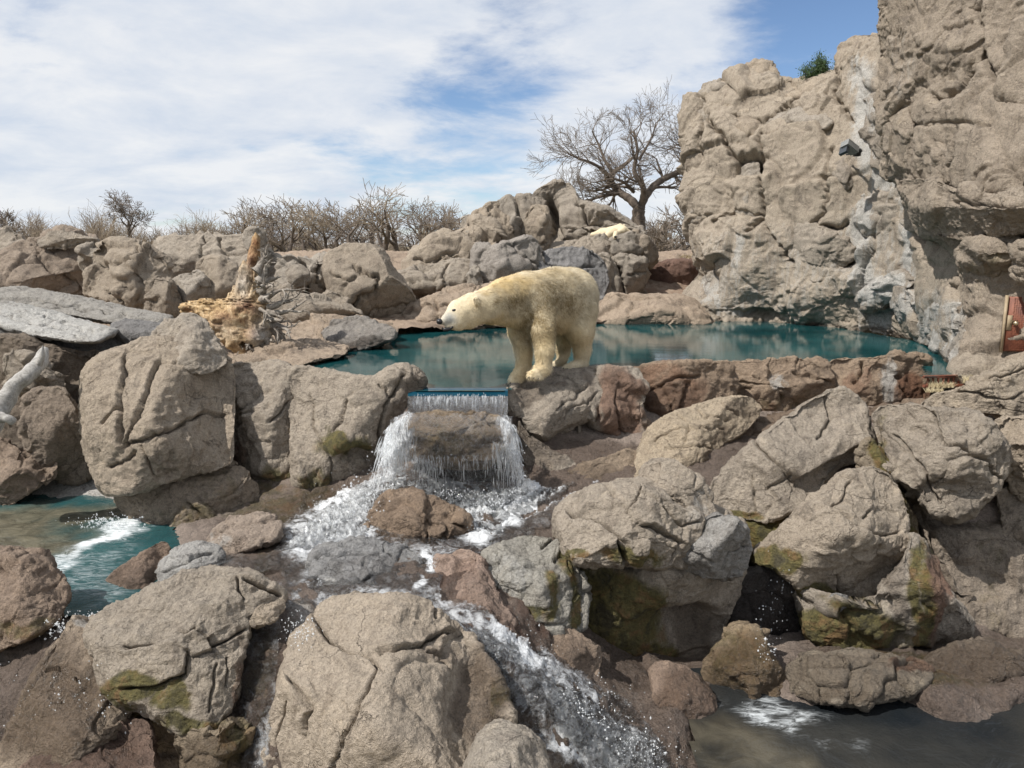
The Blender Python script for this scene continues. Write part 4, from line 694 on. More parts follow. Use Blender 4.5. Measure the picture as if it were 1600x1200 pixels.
rock('rock', [(850, 995), (870, 982), (895, 985), (920, 1000), (932, 1025), (928, 1060), (912, 1078), (890, 1060), (862, 1035), (848, 1015)], 6.8, 0.4, 'pink grey wet rock right of the white chute', tint=(0.95, 0.85, 0.8), stains=[('wet', 890, 1030, 40, 50, 0.6)], top=0.4)
rock('rock', [(1022, 1050), (1045, 1038), (1080, 1050), (1108, 1080), (1118, 1112), (1095, 1134), (1062, 1140), (1036, 1112), (1022, 1078)], 6.7, 0.35, 'flat mauve wet rock below the huge mossy boulder', tint=(0.75, 0.65, 0.62), stains=[('wet', 1070, 1090, 60, 60, 0.9)], top=0.5)
rock('rock', [(690, 880), (720, 862), (752, 870), (768, 900), (780, 930), (800, 960), (790, 990), (750, 985), (712, 960), (690, 930)], 6.9, 0.35, 'low reddish rough rock in the stream left of the rust stained boulder', mat=BED, tint=(1.15, 1.04, 0.98), stains=[('red', 740, 920, 60, 60, 0.25), ('wet', 740, 940, 60, 60, 0.5)], top=0.8)
# --- rocks of the waterfall
rock('boulder', [(618, 672), (628, 652), (655, 648), (700, 645), (745, 645), (782, 652), (800, 665), (802, 690), (790, 708), (775, 722), (745, 728), (700, 730), (660, 724), (632, 708)], 9.75, 0.75, 'wet brown boulder the waterfall pours over', top=0.4, grow_px=0, n=3, tint=(0.88, 0.80, 0.68), facet=0.5, stains=[('wet', 700, 690, 120, 60, 0.7), ('moss', 690, 690, 60, 30, 0.4), ('white', 745, 660, 40, 12, 0.5)])
rock('rock', [(660, 718), (700, 725), (760, 722), (790, 735), (785, 770), (740, 785), (680, 780), (655, 750)], 9.85, 0.2, 'hollow behind the falling water, its shade painted as black rock', mat=GREYR, tint=(0.2, 0.19, 0.18), stains=[('wet', 720, 750, 90, 40, 1.0)])  # black tint puts the shade of the cave into the colour
rock('boulder', [(572, 832), (582, 806), (608, 782), (640, 770), (675, 772), (708, 790), (732, 812), (738, 832), (712, 846), (670, 850), (620, 850), (588, 846)], 8.55, 0.5, 'reddish brown boulder in the white water under the waterfall', top=0.6, tint=(0.95, 0.83, 0.74), facet=0.9, grow_px=0, cracks=[([(690, 830), (700, 812), (725, 820)], 4, 0.12)], stains=[('wet', 650, 810, 100, 50, 0.55)])
rock('rock', [(484, 885), (498, 862), (530, 850), (568, 845), (596, 846), (610, 856), (634, 854), (650, 872), (654, 895), (630, 910), (590, 918), (545, 928), (500, 928), (482, 908)], 7.35, 0.42, 'dark grey hump of rock in the stream below the waterfall', mat=GREYR, tint=(0.92, 0.94, 0.98), top=0.7, facet=0.6, cracks=[([(490, 872), (540, 862), (590, 858)], 3, 0.07), ([(545, 925), (575, 905), (600, 895)], 3, 0.06)], stains=[('wet', 580, 890, 80, 30, 0.5), ('white', 525, 915, 40, 16, 0.8)])
rock('rock', [(322, 850), (330, 830), (352, 816), (388, 808), (420, 810), (436, 824), (430, 842), (400, 852), (362, 862), (335, 862)], 8.15, 0.35, 'low grey pink rock in the stream beside the pedestal rock', top=0.8, tint=(0.9, 0.85, 0.85), stains=[('white', 345, 840, 20, 14, 0.6)])
rock('rock', [(248, 905), (252, 882), (272, 864), (298, 852), (326, 858), (338, 872), (320, 888), (285, 905), (262, 915)], 7.55, 0.3, 'small pale veined rock between the pedestal rock and the slanting front boulder', mat=GREYR, tint=(1.25, 1.25, 1.25), top=0.6, cracks=[([(255, 895), (290, 880), (330, 872)], 2.5, 0.04)], stains=[('white', 280, 875, 40, 20, 0.6)])
rock('rock', [(236, 856), (256, 850), (266, 868), (262, 890), (240, 925), (215, 945), (178, 972), (152, 968), (156, 930), (172, 905), (205, 875)], 7.7, 0.5, 'purple brown slanting wet rock at the right bank of the left pool', tint=(0.68, 0.58, 0.54), stains=[('wet', 200, 920, 60, 60, 0.5)], top=0.3)
# --- foreground
rock('boulder', [(-40, 862), (10, 862), (50, 866), (78, 872), (88, 890), (99, 910), (101, 938), (92, 960), (72, 978), (35, 1000), (-40, 1022)], 6.6, 0.5, 'flat topped brown rock at the left edge in front of the left pool', tint=(0.75, 0.66, 0.62), n=3.5, top=0.5, facet=0.6, stains=[('moss', 40, 990, 90, 14, 0.5)])
rock('rock', [(152, 966), (128, 970), (95, 995), (60, 1035), (28, 1090), (5, 1140), (-40, 1220), (60, 1225), (140, 1190), (190, 1140), (205, 1100), (185, 1050), (165, 1010)], 5.75, 0.65, 'wet rock washed by the stream left of the slanting front boulder', tint=(0.92, 0.86, 0.80), top=0.4, facet=0.8, stains=[('wet', 70, 1110, 110, 110, 1.0), ('white', 130, 985, 30, 20, 0.7)])
rock('boulder', [(146, 1000), (150, 980), (172, 965), (205, 945), (250, 920), (290, 898), (338, 888), (372, 888), (398, 898), (418, 915), (438, 930), (436, 940), (402, 950), (388, 962), (390, 992), (378, 1020), (374, 1065), (366, 1105), (342, 1132), (312, 1146), (278, 1142), (250, 1122), (215, 1098), (182, 1092), (166, 1072), (158, 1035)], 5.95, 0.75, 'slanting pale boulder with a long curved crack at lower left', n=3.2, top=0.35, facet=0.4, crack=0.35, spacing=1.9, size=1.1,
     cracks=[([(190, 1008), (240, 1000), (275, 985), (305, 978)], 3, 0.06, 0.03), ([(305, 980), (325, 995), (334, 1018), (300, 1020), (288, 1012)], 2.6, 0.04, 0.02), ([(335, 1010), (365, 1000), (385, 985)], 2.6, 0.06), ([(372, 900), (378, 925), (385, 940)], 3, 0.06), ([(385, 905), (410, 920), (436, 934)], 3, 0.08), ([(335, 1040), (330, 1080), (325, 1110)], 2.6, 0.05), ([(355, 1030), (350, 1075)], 2.4, 0.04), ([(290, 1020), (285, 1055), (240, 1075), (190, 1078)], 3, 0.07, 0.03)],
     stains=[('moss', 200, 1075, 50, 22, 1.0), ('moss', 265, 1090, 34, 30, 0.9), ('moss', 300, 1130, 60, 16, 0.8), ('wet', 375, 1050, 10, 80, 0.8), ('red', 370, 1080, 8, 60, 0.6)])
rock('rock', [(388, 966), (395, 952), (420, 944), (440, 940), (442, 955), (425, 968), (402, 975)], 6.0, 0.15, 'small flat pale rock at the right tip of the slanting front boulder', top=0.5)
rock('rock', [(30, 1230), (38, 1198), (80, 1178), (140, 1152), (195, 1130), (226, 1128), (240, 1160), (248, 1240), (120, 1260)], 5.2, 0.35, 'dark red brown wet rock at the bottom left', tint=(0.62, 0.5, 0.48), stains=[('wet', 140, 1190, 120, 60, 0.8)], top=0.5)
rock('rock', [(276, 1150), (300, 1142), (335, 1140), (365, 1120), (385, 1140), (392, 1230), (380, 1260), (310, 1260), (285, 1200)], 5.3, 0.35, 'rough wet rock at the bottom under the slanting front boulder', tint=(0.75, 0.7, 0.62), stains=[('moss', 360, 1160, 30, 40, 0.6), ('wet', 330, 1190, 60, 50, 0.8)])
rock('boulder', [(412, 1270), (414, 1190), (419, 1120), (432, 1070), (446, 1025), (460, 990), (482, 968), (495, 945), (520, 930), (560, 924), (610, 931), (648, 940), (676, 950), (700, 975), (730, 992), (748, 1022), (765, 1062), (785, 1098), (794, 1126), (778, 1150), (750, 1175), (738, 1200), (735, 1280), (600, 1300), (480, 1300)], 5.45, 0.95, 'largest foreground boulder with branching cracks at the bottom centre', n=3.2, top=0.4, facet=0.4, crack=0.3, spacing=1.8, size=1.4, amp=0.8,
     cracks=[([(490, 968), (510, 1000), (540, 1018), (575, 1028), (588, 1040)], 3.2, 0.07, 0.035), ([(588, 1042), (578, 1075), (560, 1110), (540, 1150), (525, 1200)], 3.2, 0.06), ([(590, 1018), (640, 1010), (680, 1000), (705, 990)], 3, 0.08, -0.03), ([(675, 950), (677, 970)], 3, 0.05), ([(450, 1060), (470, 1090), (482, 1108), (475, 1140)], 3, 0.06, 0.03), ([(665, 1018), (690, 1035), (700, 1060)], 3, 0.05), ([(440, 1095), (432, 1160), (440, 1200)], 2.5, 0.04)],
     bumps=[(640, 985, 50, 22, -0.05), (725, 1080, 30, 90, -0.12)], stains=[('moss', 775, 1080, 14, 60, 0.5), ('wet', 470, 985, 20, 30, 0.2), ('wet', 755, 1085, 42, 90, 1.0), ('wet', 690, 1020, 40, 16, 0.6)], tint=(1.12, 1.10, 1.08))
rock('boulder', [(726, 1230), (732, 1185), (745, 1155), (766, 1134), (792, 1127), (820, 1138), (846, 1158), (856, 1190), (862, 1280), (730, 1290)], 4.75, 0.5, 'small round boulder at the bottom edge right of the largest foreground boulder', n=2.2, m=2.0, cut=0.25, top=0.4, facet=0.3, stains=[('wet', 790, 1145, 30, 12, 0.3)])
# --- dark rocks under the fallen log at left
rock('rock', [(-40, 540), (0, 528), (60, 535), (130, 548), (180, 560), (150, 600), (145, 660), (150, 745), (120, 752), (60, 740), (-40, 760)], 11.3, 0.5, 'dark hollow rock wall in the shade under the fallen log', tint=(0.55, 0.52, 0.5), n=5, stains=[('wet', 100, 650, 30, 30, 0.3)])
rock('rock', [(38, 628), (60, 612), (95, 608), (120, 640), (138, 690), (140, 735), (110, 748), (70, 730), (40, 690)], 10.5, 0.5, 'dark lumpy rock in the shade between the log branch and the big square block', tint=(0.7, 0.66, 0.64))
rock('rock', [(12, 560), (40, 558), (70, 570), (100, 590), (95, 612), (60, 618), (20, 600)], 10.9, 0.4, 'small shaded rock behind the grey branch')
rock('rock', [(-40, 690), (0, 688), (25, 696), (60, 708), (86, 722), (82, 745), (62, 762), (20, 785), (-40, 790)], 10.2, 0.6, 'brown rock at the left edge above the pale sandy shore', top=0.5, tint=(0.8, 0.72, 0.68))

rock('rock', [(846, 764), (875, 740), (925, 722), (975, 708), (1000, 712), (995, 735), (955, 752), (905, 770), (865, 780)], 9.9, 0.4, 'low wet ledge rock below the shaded undercut rock right of the waterfall', top=0.6, facet=0.7, tint=(0.82, 0.75, 0.68), stains=[('wet', 920, 745, 80, 30, 0.7)])
rock('rock', [(1440, 1040), (1470, 1018), (1520, 1005), (1570, 1020), (1640, 1040), (1700, 1060), (1680, 1100), (1580, 1100), (1500, 1092), (1450, 1075)], 7.3, 0.5, 'dark wet rock at the foot of the right hand rock wall by the lower pool', top=0.5, facet=0.8, tint=(0.60, 0.57, 0.55), stains=[('wet', 1560, 1060, 160, 60, 1.0)])
rock('rock', [(1560, 770), (1600, 760), (1680, 770), (1720, 840), (1690, 900), (1620, 890), (1575, 850)], 8.9, 0.5, 'rounded swelling of the right hand rock wall at the picture edge', top=0.2, facet=0.7, tint=(0.84, 0.82, 0.80))
rock('rock', [(1150, 812), (1190, 816), (1235, 812), (1262, 800), (1250, 825), (1215, 850), (1180, 865), (1160, 850)], 8.8, 0.4, 'mossy wedge of rock in the gap under the large pale boulder', facet=0.7, tint=(0.7, 0.68, 0.6), stains=[('moss', 1200, 835, 60, 30, 1.0)])
rock('rock', [(1340, 740), (1352, 700), (1362, 690), (1382, 720), (1405, 760), (1425, 800), (1440, 850), (1430, 865), (1415, 820), (1395, 770), (1370, 745)], 8.9, 0.4, 'thin mossy rib of rock between the two big right hand boulders', facet=0.6, tint=(0.75, 0.72, 0.66), stains=[('moss', [(1365, 700), (1400, 770), (1430, 850)], 14, 0.8)])
# ================================================================= SIGNED DISTANCE MODELLING (one continuous skin)
def caps_field(Pn, caps, k=0.05):
    """smooth union of tapered capsules; caps: (a, b, ra, rb, (sx,sy,sz)?)"""
    acc = None
    for a, b, ra, rb in caps:
        a = np.array(a, float); b = np.array(b, float); ab = b-a; l2 = ab@ab+1e-9
        t = np.clip(((Pn-a)@ab)/l2, 0, 1); d = np.linalg.norm(Pn-a-t[:, None]*ab, axis=1)-(ra+(rb-ra)*t)
        e = np.exp(-np.clip(d, -1, 2)/k); acc = e if acc is None else acc+e
    return -k*np.log(acc)
def surface_nets(fn, lo, hi, h):
    lo = np.array(lo, float); n = np.ceil((np.array(hi)-lo)/h).astype(int)+1
    g = np.stack(np.meshgrid(*[lo[i]+h*np.arange(n[i]) for i in range(3)], indexing='ij'), -1)
    D = np.empty(n[0]*n[1]*n[2]); G = g.reshape(-1, 3)
    for s in range(0, len(G), 400000): D[s:s+400000] = fn(G[s:s+400000])
    D = D.reshape(n)
    S = D < 0; nx, ny, nz = n-1
    cnt = np.zeros((nx, ny, nz)); pos = np.zeros((nx, ny, nz, 3))
    offs = [(i, j, k) for i in (0, 1) for j in (0, 1) for k in (0, 1)]
    for a in offs:
        for ax in range(3):
            if a[ax]: continue
            b = list(a); b[ax] = 1
            Da = D[a[0]:a[0]+nx, a[1]:a[1]+ny, a[2]:a[2]+nz]; Db = D[b[0]:b[0]+nx, b[1]:b[1]+ny, b[2]:b[2]+nz]
            m = (Da < 0) != (Db < 0)
            t = np.where(m, Da/(Da-Db+1e-12), 0); p = np.zeros((nx, ny, nz, 3)); p[...] = a; p[..., ax] = t
            pos += p*m[..., None]; cnt += m
    act = cnt > 0; idx = np.full((nx, ny, nz), -1); idx[act] = np.arange(act.sum())
    I = np.argwhere(act); V = lo+h*(I+pos[act]/cnt[act][:, None])
    F = []
    for ax in range(3):
        o1, o2 = [(1, 2), (2, 0), (0, 1)][ax]
        sl0 = [slice(1, -1)]*3; sl0[ax] = slice(0, -1); sl1 = list(sl0); sl1[ax] = slice(1, None)
        A0, A1 = D[tuple(sl0)], D[tuple(sl1)]; E = np.argwhere((A0 < 0) != (A1 < 0))
        neg = (A0 < 0)[tuple(E.T)]
        c = E+1; c[:, ax] = E[:, ax]
        e1 = np.zeros(3, int); e1[o1] = 1; e2 = np.zeros(3, int); e2[o2] = 1
        q = [idx[tuple((c-x).T)] for x in (e1*0, e1, e1+e2, e2)]
        f = np.stack(q, -1); f[~neg] = f[~neg][:, ::-1]; F.append(f)
    F = np.concatenate(F); F = F[(F >= 0).all(1)]
    return V, F
def tube(path, rad, sides=8, V0=0, rough=0.0, seed=0):
    path = np.asarray(path, float); rad = np.asarray(rad, float)*np.ones(len(path))
    tg = np.gradient(path, axis=0); tg /= np.linalg.norm(tg, axis=1, keepdims=True)+1e-9
    ref = np.array([0.13, 0.9, 0.4]); n1_ = np.cross(tg, ref); n1_ /= np.linalg.norm(n1_, axis=1, keepdims=True)+1e-9; n2_ = np.cross(tg, n1_)
    th = np.linspace(0, 2*math.pi, sides, endpoint=False)
    Vt = path[:, None]+rad[:, None, None]*(np.cos(th)[None, :, None]*n1_[:, None]+np.sin(th)[None, :, None]*n2_[:, None])
    Vt = Vt.reshape(-1, 3); k = len(path); i = np.arange(k*sides).reshape(k, sides)
    a, b = i[:-1], i[1:]; F = np.stack([a, np.roll(a, -1, 1), np.roll(b, -1, 1), b], -1).reshape(-1, 4)
    return Vt, F+V0
class MB:
    def __init__(s): s.V = []; s.F = []; s.n = 0; s.A = []
    def add(s, V, F, a=0.0):
        s.V.append(V); s.F.append(np.asarray(F)+s.n); s.n += len(V); s.A.append(np.full(len(V), a))
    def tube(s, path, rad, sides=6, a=0.0): V, F = tube(path, rad, sides); s.add(V, F, a)
    def out(s): 
        V = np.concatenate(s.V); by = {}
        for f in s.F: by.setdefault(f.shape[1], []).append(f)
        return V, [np.concatenate(x) for x in by.values()]
def catmull(pts, m=6):
    p = np.asarray(pts, float); p = np.r_[2*p[:1]-p[1:2], p, 2*p[-1:]-p[-2:-1]]; o = []
    for i in range(1, len(p)-2):
        for t in np.linspace(0, 1, m, endpoint=False):
            o.append(0.5*((2*p[i])+(-p[i-1]+p[i+1])*t+(2*p[i-1]-5*p[i]+4*p[i+1]-p[i+2])*t*t+(-p[i-1]+3*p[i]-3*p[i+1]+p[i+2])*t**3))
    o.append(p[-2]); return np.array(o)
def simple_mat(name, col, rough=0.8, metallic=0.0, nscale=None, col2=None, bump=0.0, bscale=20, stretch=(1, 1, 1)):
    m, t, b, o = new_mat(name); b.inputs['Roughness'].default_value = rough; b.inputs['Metallic'].default_value = metallic
    tcn = t.nodes.new('ShaderNodeNewGeometry'); pos = scalev(t, tcn.outputs['Position'], stretch)
    if nscale:
        n = noise(t, pos, nscale, 6, 0.65, 0.4); t.links.new(ramp(t, n.outputs[0], [(0.36, col), (0.62, col2)]), b.inputs['Base Color'])
    else: b.inputs['Base Color'].default_value = (*col, 1)
    if bump:
        n = noise(t, pos, bscale, 5, 0.65); bp = t.nodes.new('ShaderNodeBump'); bp.inputs['Distance'].default_value = bump
        t.links.new(n.outputs[0], bp.inputs['Height']); t.links.new(bp.outputs[0], b.inputs['Normal'])
    return m

# ================================================================= THE STANDING BEAR
def px(u, v, Y): return P(u, v, Y)
def cap(u0, v0, Y0, r0, u1, v1, Y1, r1): return (px(u0, v0, Y0), px(u1, v1, Y1), r0*Y0/1200.0, r1*Y1/1200.0)
BEARC = [
    cap(891, 463, 11.65, 46, 868, 465, 11.35, 47), cap(868, 463, 11.35, 45, 835, 466, 11.0, 42),      # rump, barrel
    cap(878, 484, 11.5, 42, 850, 484, 11.2, 42), cap(835, 483, 11.05, 38, 818, 480, 10.85, 35),        # belly, chest
    cap(822, 458, 10.95, 35, 790, 464, 10.65, 31), cap(790, 466, 10.65, 30, 762, 475, 10.4, 27),         # shoulders, neck
    cap(806, 486, 10.75, 27, 770, 484, 10.45, 23), cap(762, 480, 10.4, 25, 738, 484, 10.28, 25),
    cap(738, 480, 10.25, 24, 719, 486, 10.15, 21), cap(728, 494, 10.2, 23, 716, 498, 10.12, 18),         # skull, cheeks
    cap(713, 488, 10.12, 14.5, 700, 496, 10.05, 9.0), cap(700, 497, 10.05, 9.0, 690, 503, 10.0, 5.8), cap(716, 506, 10.1, 12.5, 699, 510.5, 10.02, 5.2),   # muzzle, jaw
    # near front leg
    cap(842, 490, 10.85, 30, 847, 520, 10.6, 21), cap(847, 520, 10.6, 21, 851, 548, 10.5, 15.5), cap(851, 548, 10.5, 15.5, 849, 572, 10.5, 13), cap(849, 576, 10.5, 13, 838, 583, 10.4, 10.5), cap(840, 583, 10.42, 10, 831, 586, 10.34, 8),
    # far front leg
    cap(812, 492, 11.0, 24, 812, 518, 10.95, 19), cap(812, 518, 10.95, 19, 818, 550, 10.85, 14.5), cap(818, 550, 10.85, 14.5, 819, 574, 10.75, 12.5), cap(817, 576, 10.75, 13, 808, 588, 10.6, 10.5), cap(809, 588, 10.6, 10, 801, 595, 10.52, 8),
    # near hind leg
    cap(902, 488, 11.45, 35, 906, 518, 11.3, 24), cap(906, 518, 11.3, 23, 910, 545, 11.35, 15), cap(910, 545, 11.35, 15, 909, 564, 11.4, 13), cap(908, 569, 11.35, 10.5, 892, 573, 11.2, 8),
    # far hind leg
    cap(888, 495, 11.9, 26, 882, 525, 11.85, 17), cap(882, 525, 11.85, 16, 880, 550, 11.9, 11), cap(880, 550, 11.9, 11, 878, 562, 11.85, 9), cap(878, 565, 11.8, 8, 868, 569, 11.7, 7)]
for (tu, tv, tY) in [(836, 590, 10.30), (828, 589, 10.27), (843, 591, 10.33)]: BEARC.append(cap(tu, tv-3, tY+0.06, 5, tu-1, tv, tY, 3.6))
for (tu, tv, tY) in [(807, 599, 10.5), (799, 598, 10.47), (813, 598, 10.55)]: BEARC.append(cap(tu, tv-4, tY+0.06, 5, tu-1, tv, tY, 3.6))
for (tu, tv, tY) in [(888, 576, 11.1), (895, 577, 11.12), (882, 575, 11.1)]: BEARC.append(cap(tu, tv-2, tY+0.06, 4, tu-2, tv, tY, 3.2))
EAR = [cap(746, 472, 10.02, 6.0, 744, 467, 9.99, 5.2)]; EAR2 = [cap(745, 462, 10.5, 5.5, 744, 459, 10.52, 5)]
def bear_sdf(Q):
    d = caps_field(Q, BEARC, 0.022)+0.016
    e = caps_field(Q, EAR+EAR2, 0.02); d = -0.012*np.log(np.exp(-np.clip(d, -.3, 1)/0.012)+np.exp(-np.clip(e, -.3, 1)/0.012))
    er = px(743.5, 471.5, 9.955); d = np.maximum(d, -(np.linalg.norm((Q-er)*np.array([1.3, 1, 1]), axis=1)-0.026))   # hollow of the ear
    return d
BV, BF = surface_nets(bear_sdf, (-1.15, 9.7, -0.25), (1.45, 12.5, 1.85), 0.022)
bn = vnormals(BV, [BF])
if (bn*(BV-BV.mean(0))).sum(1).mean() < 0: BF = BF[:, ::-1]; bn = -bn
# fur tone: yellow-cream neck and back, dirtier flank, whiter face and legs
def proj(V):
    x = V[:, 0]; y = V[:, 1]; z = V[:, 2]-CAM_Z; f = y*cp-z*sp; up = y*sp+z*cp
    return 800+1200*x/f, 600-1200*up/f
bu, bv = proj(BV)
def blob(u, v, cu, cv, ru, rv): return np.exp(-0.85*(((u-cu)/ru)**2+((v-cv)/rv)**2))
def bear_tones(V, u, v):
    j = 14*fbm(V*5, 3, 5); k = 10*fbm(V*6, 3, 6); u = u+j; v = v+k
    dirt = np.maximum.reduce([1.0*blob(u, v, 800, 470, 30, 20), 0.95*blob(u, v, 838, 500, 38, 46), 0.95*blob(u, v, 872, 466, 56, 32), 0.4*blob(u, v, 860, 510, 60, 40), 0.5*blob(u, v, 880, 545, 12, 30)])
    yel = np.maximum.reduce([1.0*blob(u, v, 790, 440, 50, 20), 0.8*blob(u, v, 765, 512, 70, 18), 0.6*blob(u, v, 840, 560, 30, 30), 0.7*blob(u, v, 880, 530, 50, 40), 0.7*blob(u, v, 815, 560, 26, 50), 0.5*blob(u, v, 860, 430, 60, 14), 0.35*blob(u, v, 730, 485, 60, 40)])
    grey = 0.95*blob(u-j*0.6, v-k*0.6, 699, 499, 12, 11)
    return dirt, yel, grey
dirt, yel, grey = bear_tones(BV, bu, bv)
FUR, t, b, o_ = new_mat('bear_fur'); g = t.nodes.new('ShaderNodeNewGeometry')
fz = noise(t, scalev(t, g.outputs['Position'], (14, 14, 9)), 4, 6, 0.7, 0.6); fz2 = noise(t, g.outputs['Position'], 7, 5, 0.65, 0.5)
base = mixc(t, attr(t, 'yel').outputs['Fac'], (0.72, 0.64, 0.48), (0.62, 0.46, 0.22))
base = mixc(t, attr(t, 'greyed').outputs['Fac'], base, (0.34, 0.345, 0.33))
dm = M('MULTIPLY', attr(t, 'dirt').outputs['Fac'], mrange(t, M('ADD', M('MULTIPLY', fz.outputs[0], 0.6, tree=t), M('MULTIPLY', fz2.outputs[0], 0.4, tree=t), tree=t), 0.35, 0.56, 0.2, 1.0), clamp=True, tree=t)
base = mixc(t, dm, base, (0.165, 0.115, 0.045))
base = mixc(t, 1.0, base, ramp(t, fz.outputs[0], [(0.3, 0.78), (0.65, 1.1)]), 'MULTIPLY')
t.links.new(base, b.inputs['Base Color']); b.inputs['Roughness'].default_value = 0.75; b.inputs['Specular IOR Level'].default_value = 0.25
b.inputs['Sheen Weight'].default_value = 0.06; b.inputs['Sheen Roughness'].default_value = 0.5
bp = t.nodes.new('ShaderNodeBump'); bp.inputs['Distance'].default_value = 0.012; bp.inputs['Strength'].default_value = 0.8; t.links.new(fz.outputs[0], bp.inputs['Height']); t.links.new(bp.outputs[0], b.inputs['Normal'])
bear = empty('polar_bear', tuple(px(865, 585, 10.9)), label='cream polar bear standing on the rock edge, leaning its neck out over the waterfall', cat='polar bear')
meshobj('body', BV+bn*(0.006*fbm(BV*9, 3, 2))[:, None], BF, FUR, bear, attrs={'dirt': dirt, 'yel': yel, 'greyed': grey})
# guard hairs: short tapered blades that lie along the body
rng = np.random.RandomState(4)
tri = np.concatenate([BF[:, [0, 1, 2]], BF[:, [0, 2, 3]]]); A_ = np.linalg.norm(np.cross(BV[tri[:, 1]]-BV[tri[:, 0]], BV[tri[:, 2]]-BV[tri[:, 0]]), axis=1)
def fur_mesh(nh, ln, wd, keep):
    ti = rng.choice(len(tri), nh, p=A_/A_.sum()); r1, r2 = rng.rand(nh), rng.rand(nh); s = np.sqrt(r1)
    w3 = np.stack([1-s, s*(1-r2), s*r2], -1); T = tri[ti]
    p = (BV[T]*w3[..., None]).sum(1); nn = (bn[T]*w3[..., None]).sum(1); nn /= np.linalg.norm(nn, axis=1, keepdims=True)
    at = [(a_[T]*w3).sum(1) for a_ in (dirt, yel, grey)]
    u_, v_ = proj(p); k = keep(u_, v_, p); p, nn = p[k], nn[k]; at = [a_[k] for a_ in at]; u_, v_ = u_[k], v_[k]
    face = np.clip((760-u_)/40, 0, 1)
    flow = np.array([0.55, 0.25, -0.75])+0.55*np.stack([fbm(p*5, 2, 3), fbm(p*5, 2, 4), fbm(p*5, 2, 5)], -1)
    flow = flow-nn*(flow*nn).sum(1, keepdims=True); flow /= np.linalg.norm(flow, axis=1, keepdims=True)+1e-6
    dr = flow*0.85+nn*(0.42*(1-0.5*face))[:, None]+rng.randn(len(p), 3)*0.16
    side = np.cross(dr, nn); side /= np.linalg.norm(side, axis=1, keepdims=True)+1e-9; side = side+nn*rng.randn(len(p), 1)*0.3
    L_ = ln*(0.6+0.8*rng.rand(len(p)))*(1-0.62*face)*(1+0.4*np.clip(1-np.abs(u_-860)/60, 0, 1)); W_ = wd*(0.7+0.6*rng.rand(len(p)))
    a, b_ = p-side*(W_/2)[:, None]-nn*0.004, p+side*(W_/2)[:, None]-nn*0.004
    mid_ = p+dr*(L_*0.55)[:, None]; m1, m2 = mid_-side*(W_*0.35)[:, None], mid_+side*(W_*0.35)[:, None]
    tip = p+dr*L_[:, None]+np.array([0, 0, -0.25])*L_[:, None]
    Vh = np.stack([a, b_, m2, m1, tip], 1).reshape(-1, 3); i = np.arange(len(p))*5
    vr = np.repeat(rng.rand(len(p))*0.35-0.12, 5)
    att = [np.repeat(a_, 5) for a_ in at]; att[0] = np.clip(att[0]*(1+2.2*vr)+vr*0.5*(att[0] > 0.08), 0, 1)
    return Vh, [np.stack([i, i+1, i+2, i+3], -1), np.stack([i+3, i+2, i+4], -1)], att
Vh, Fh, att = fur_mesh(70000, 0.030, 0.0048, lambda u_, v_, p: ~((np.hypot(u_-686, v_-504) < 12) | (np.hypot(u_-709, v_-484) < 3)))
tag(meshobj('fur', Vh, Fh, FUR, bear, attrs={'dirt': att[0], 'yel': att[1], 'greyed': att[2]}), kind='stuff')
def on_surface(u, v, fn, y0=9.4, y1=12.5):
    ys = np.linspace(y0, y1, 1500); d = fn(P(np.full(1500, u), np.full(1500, v), ys)); k = int(np.argmax(d < 0)); return ys[k]
def ball(c, r, sq=(1, 1, 1), seg=14):
    th = np.linspace(0, math.pi, seg//2+1); ph = np.linspace(0, 2*math.pi, seg, endpoint=False); V = []
    for a in th:
        for b_ in ph: V.append((math.sin(a)*math.cos(b_)*r*sq[0], math.sin(a)*math.sin(b_)*r*sq[1], math.cos(a)*r*sq[2]))
    i = np.arange(len(V)).reshape(len(th), seg); F = np.stack([i[:-1], i[1:], np.roll(i[1:], -1, 1), np.roll(i[:-1], -1, 1)], -1).reshape(-1, 4)
    return np.array(V)+np.array(c), F
BLK = simple_mat('bear_black_skin', (0.012, 0.011, 0.012), 0.35, bump=0.002, bscale=60)
yy = on_surface(709.5, 484.5, bear_sdf); V, F = ball(px(709.5, 484.5, yy), 0.022, (1.35, 0.8, 0.75)); meshobj('eye', V, F, BLK, bear)
V, F = ball(px(687, 502.5, 9.985), 0.043, (1, 1.15, 0.9), 16); V += (0.004*fbm(V*40, 2, 1))[:, None]; meshobj('nose', V, F, BLK, bear)
mp_ = []
for (u_, v_) in [(690, 512), (694, 514.5), (699, 514.5), (704, 513), (708, 510.5)]: 
    yv = on_surface(u_, min(v_, 513), bear_sdf); yv = yv if yv > 9.5 else 10.0; mp_.append(px(u_, v_, yv-0.012))
V, F = tube(catmull(mp_, 4), [0.012]*4+[0.026]*4+[0.024]*4+[0.016]*4+[0.006], 8); meshobj('mouth', V, F, BLK, bear)
CLW = simple_mat('claw', (0.03, 0.026, 0.022), 0.4); mbc = None
for (tu, tv, tY) in [(836, 590, 10.30), (828, 589, 10.27), (843, 591, 10.33), (807, 599, 10.5), (799, 598, 10.47), (813, 598, 10.55), (888, 576, 11.1), (882, 575, 11.1)]:
    p0 = px(tu-1, tv, tY-0.025); V, F = tube(np.array([p0, p0+[-0.012, -0.02, -0.006], p0+[-0.016, -0.034, -0.022]]), [0.008, 0.006, 0.001], 6); meshobj('claw', V, F, CLW, bear)

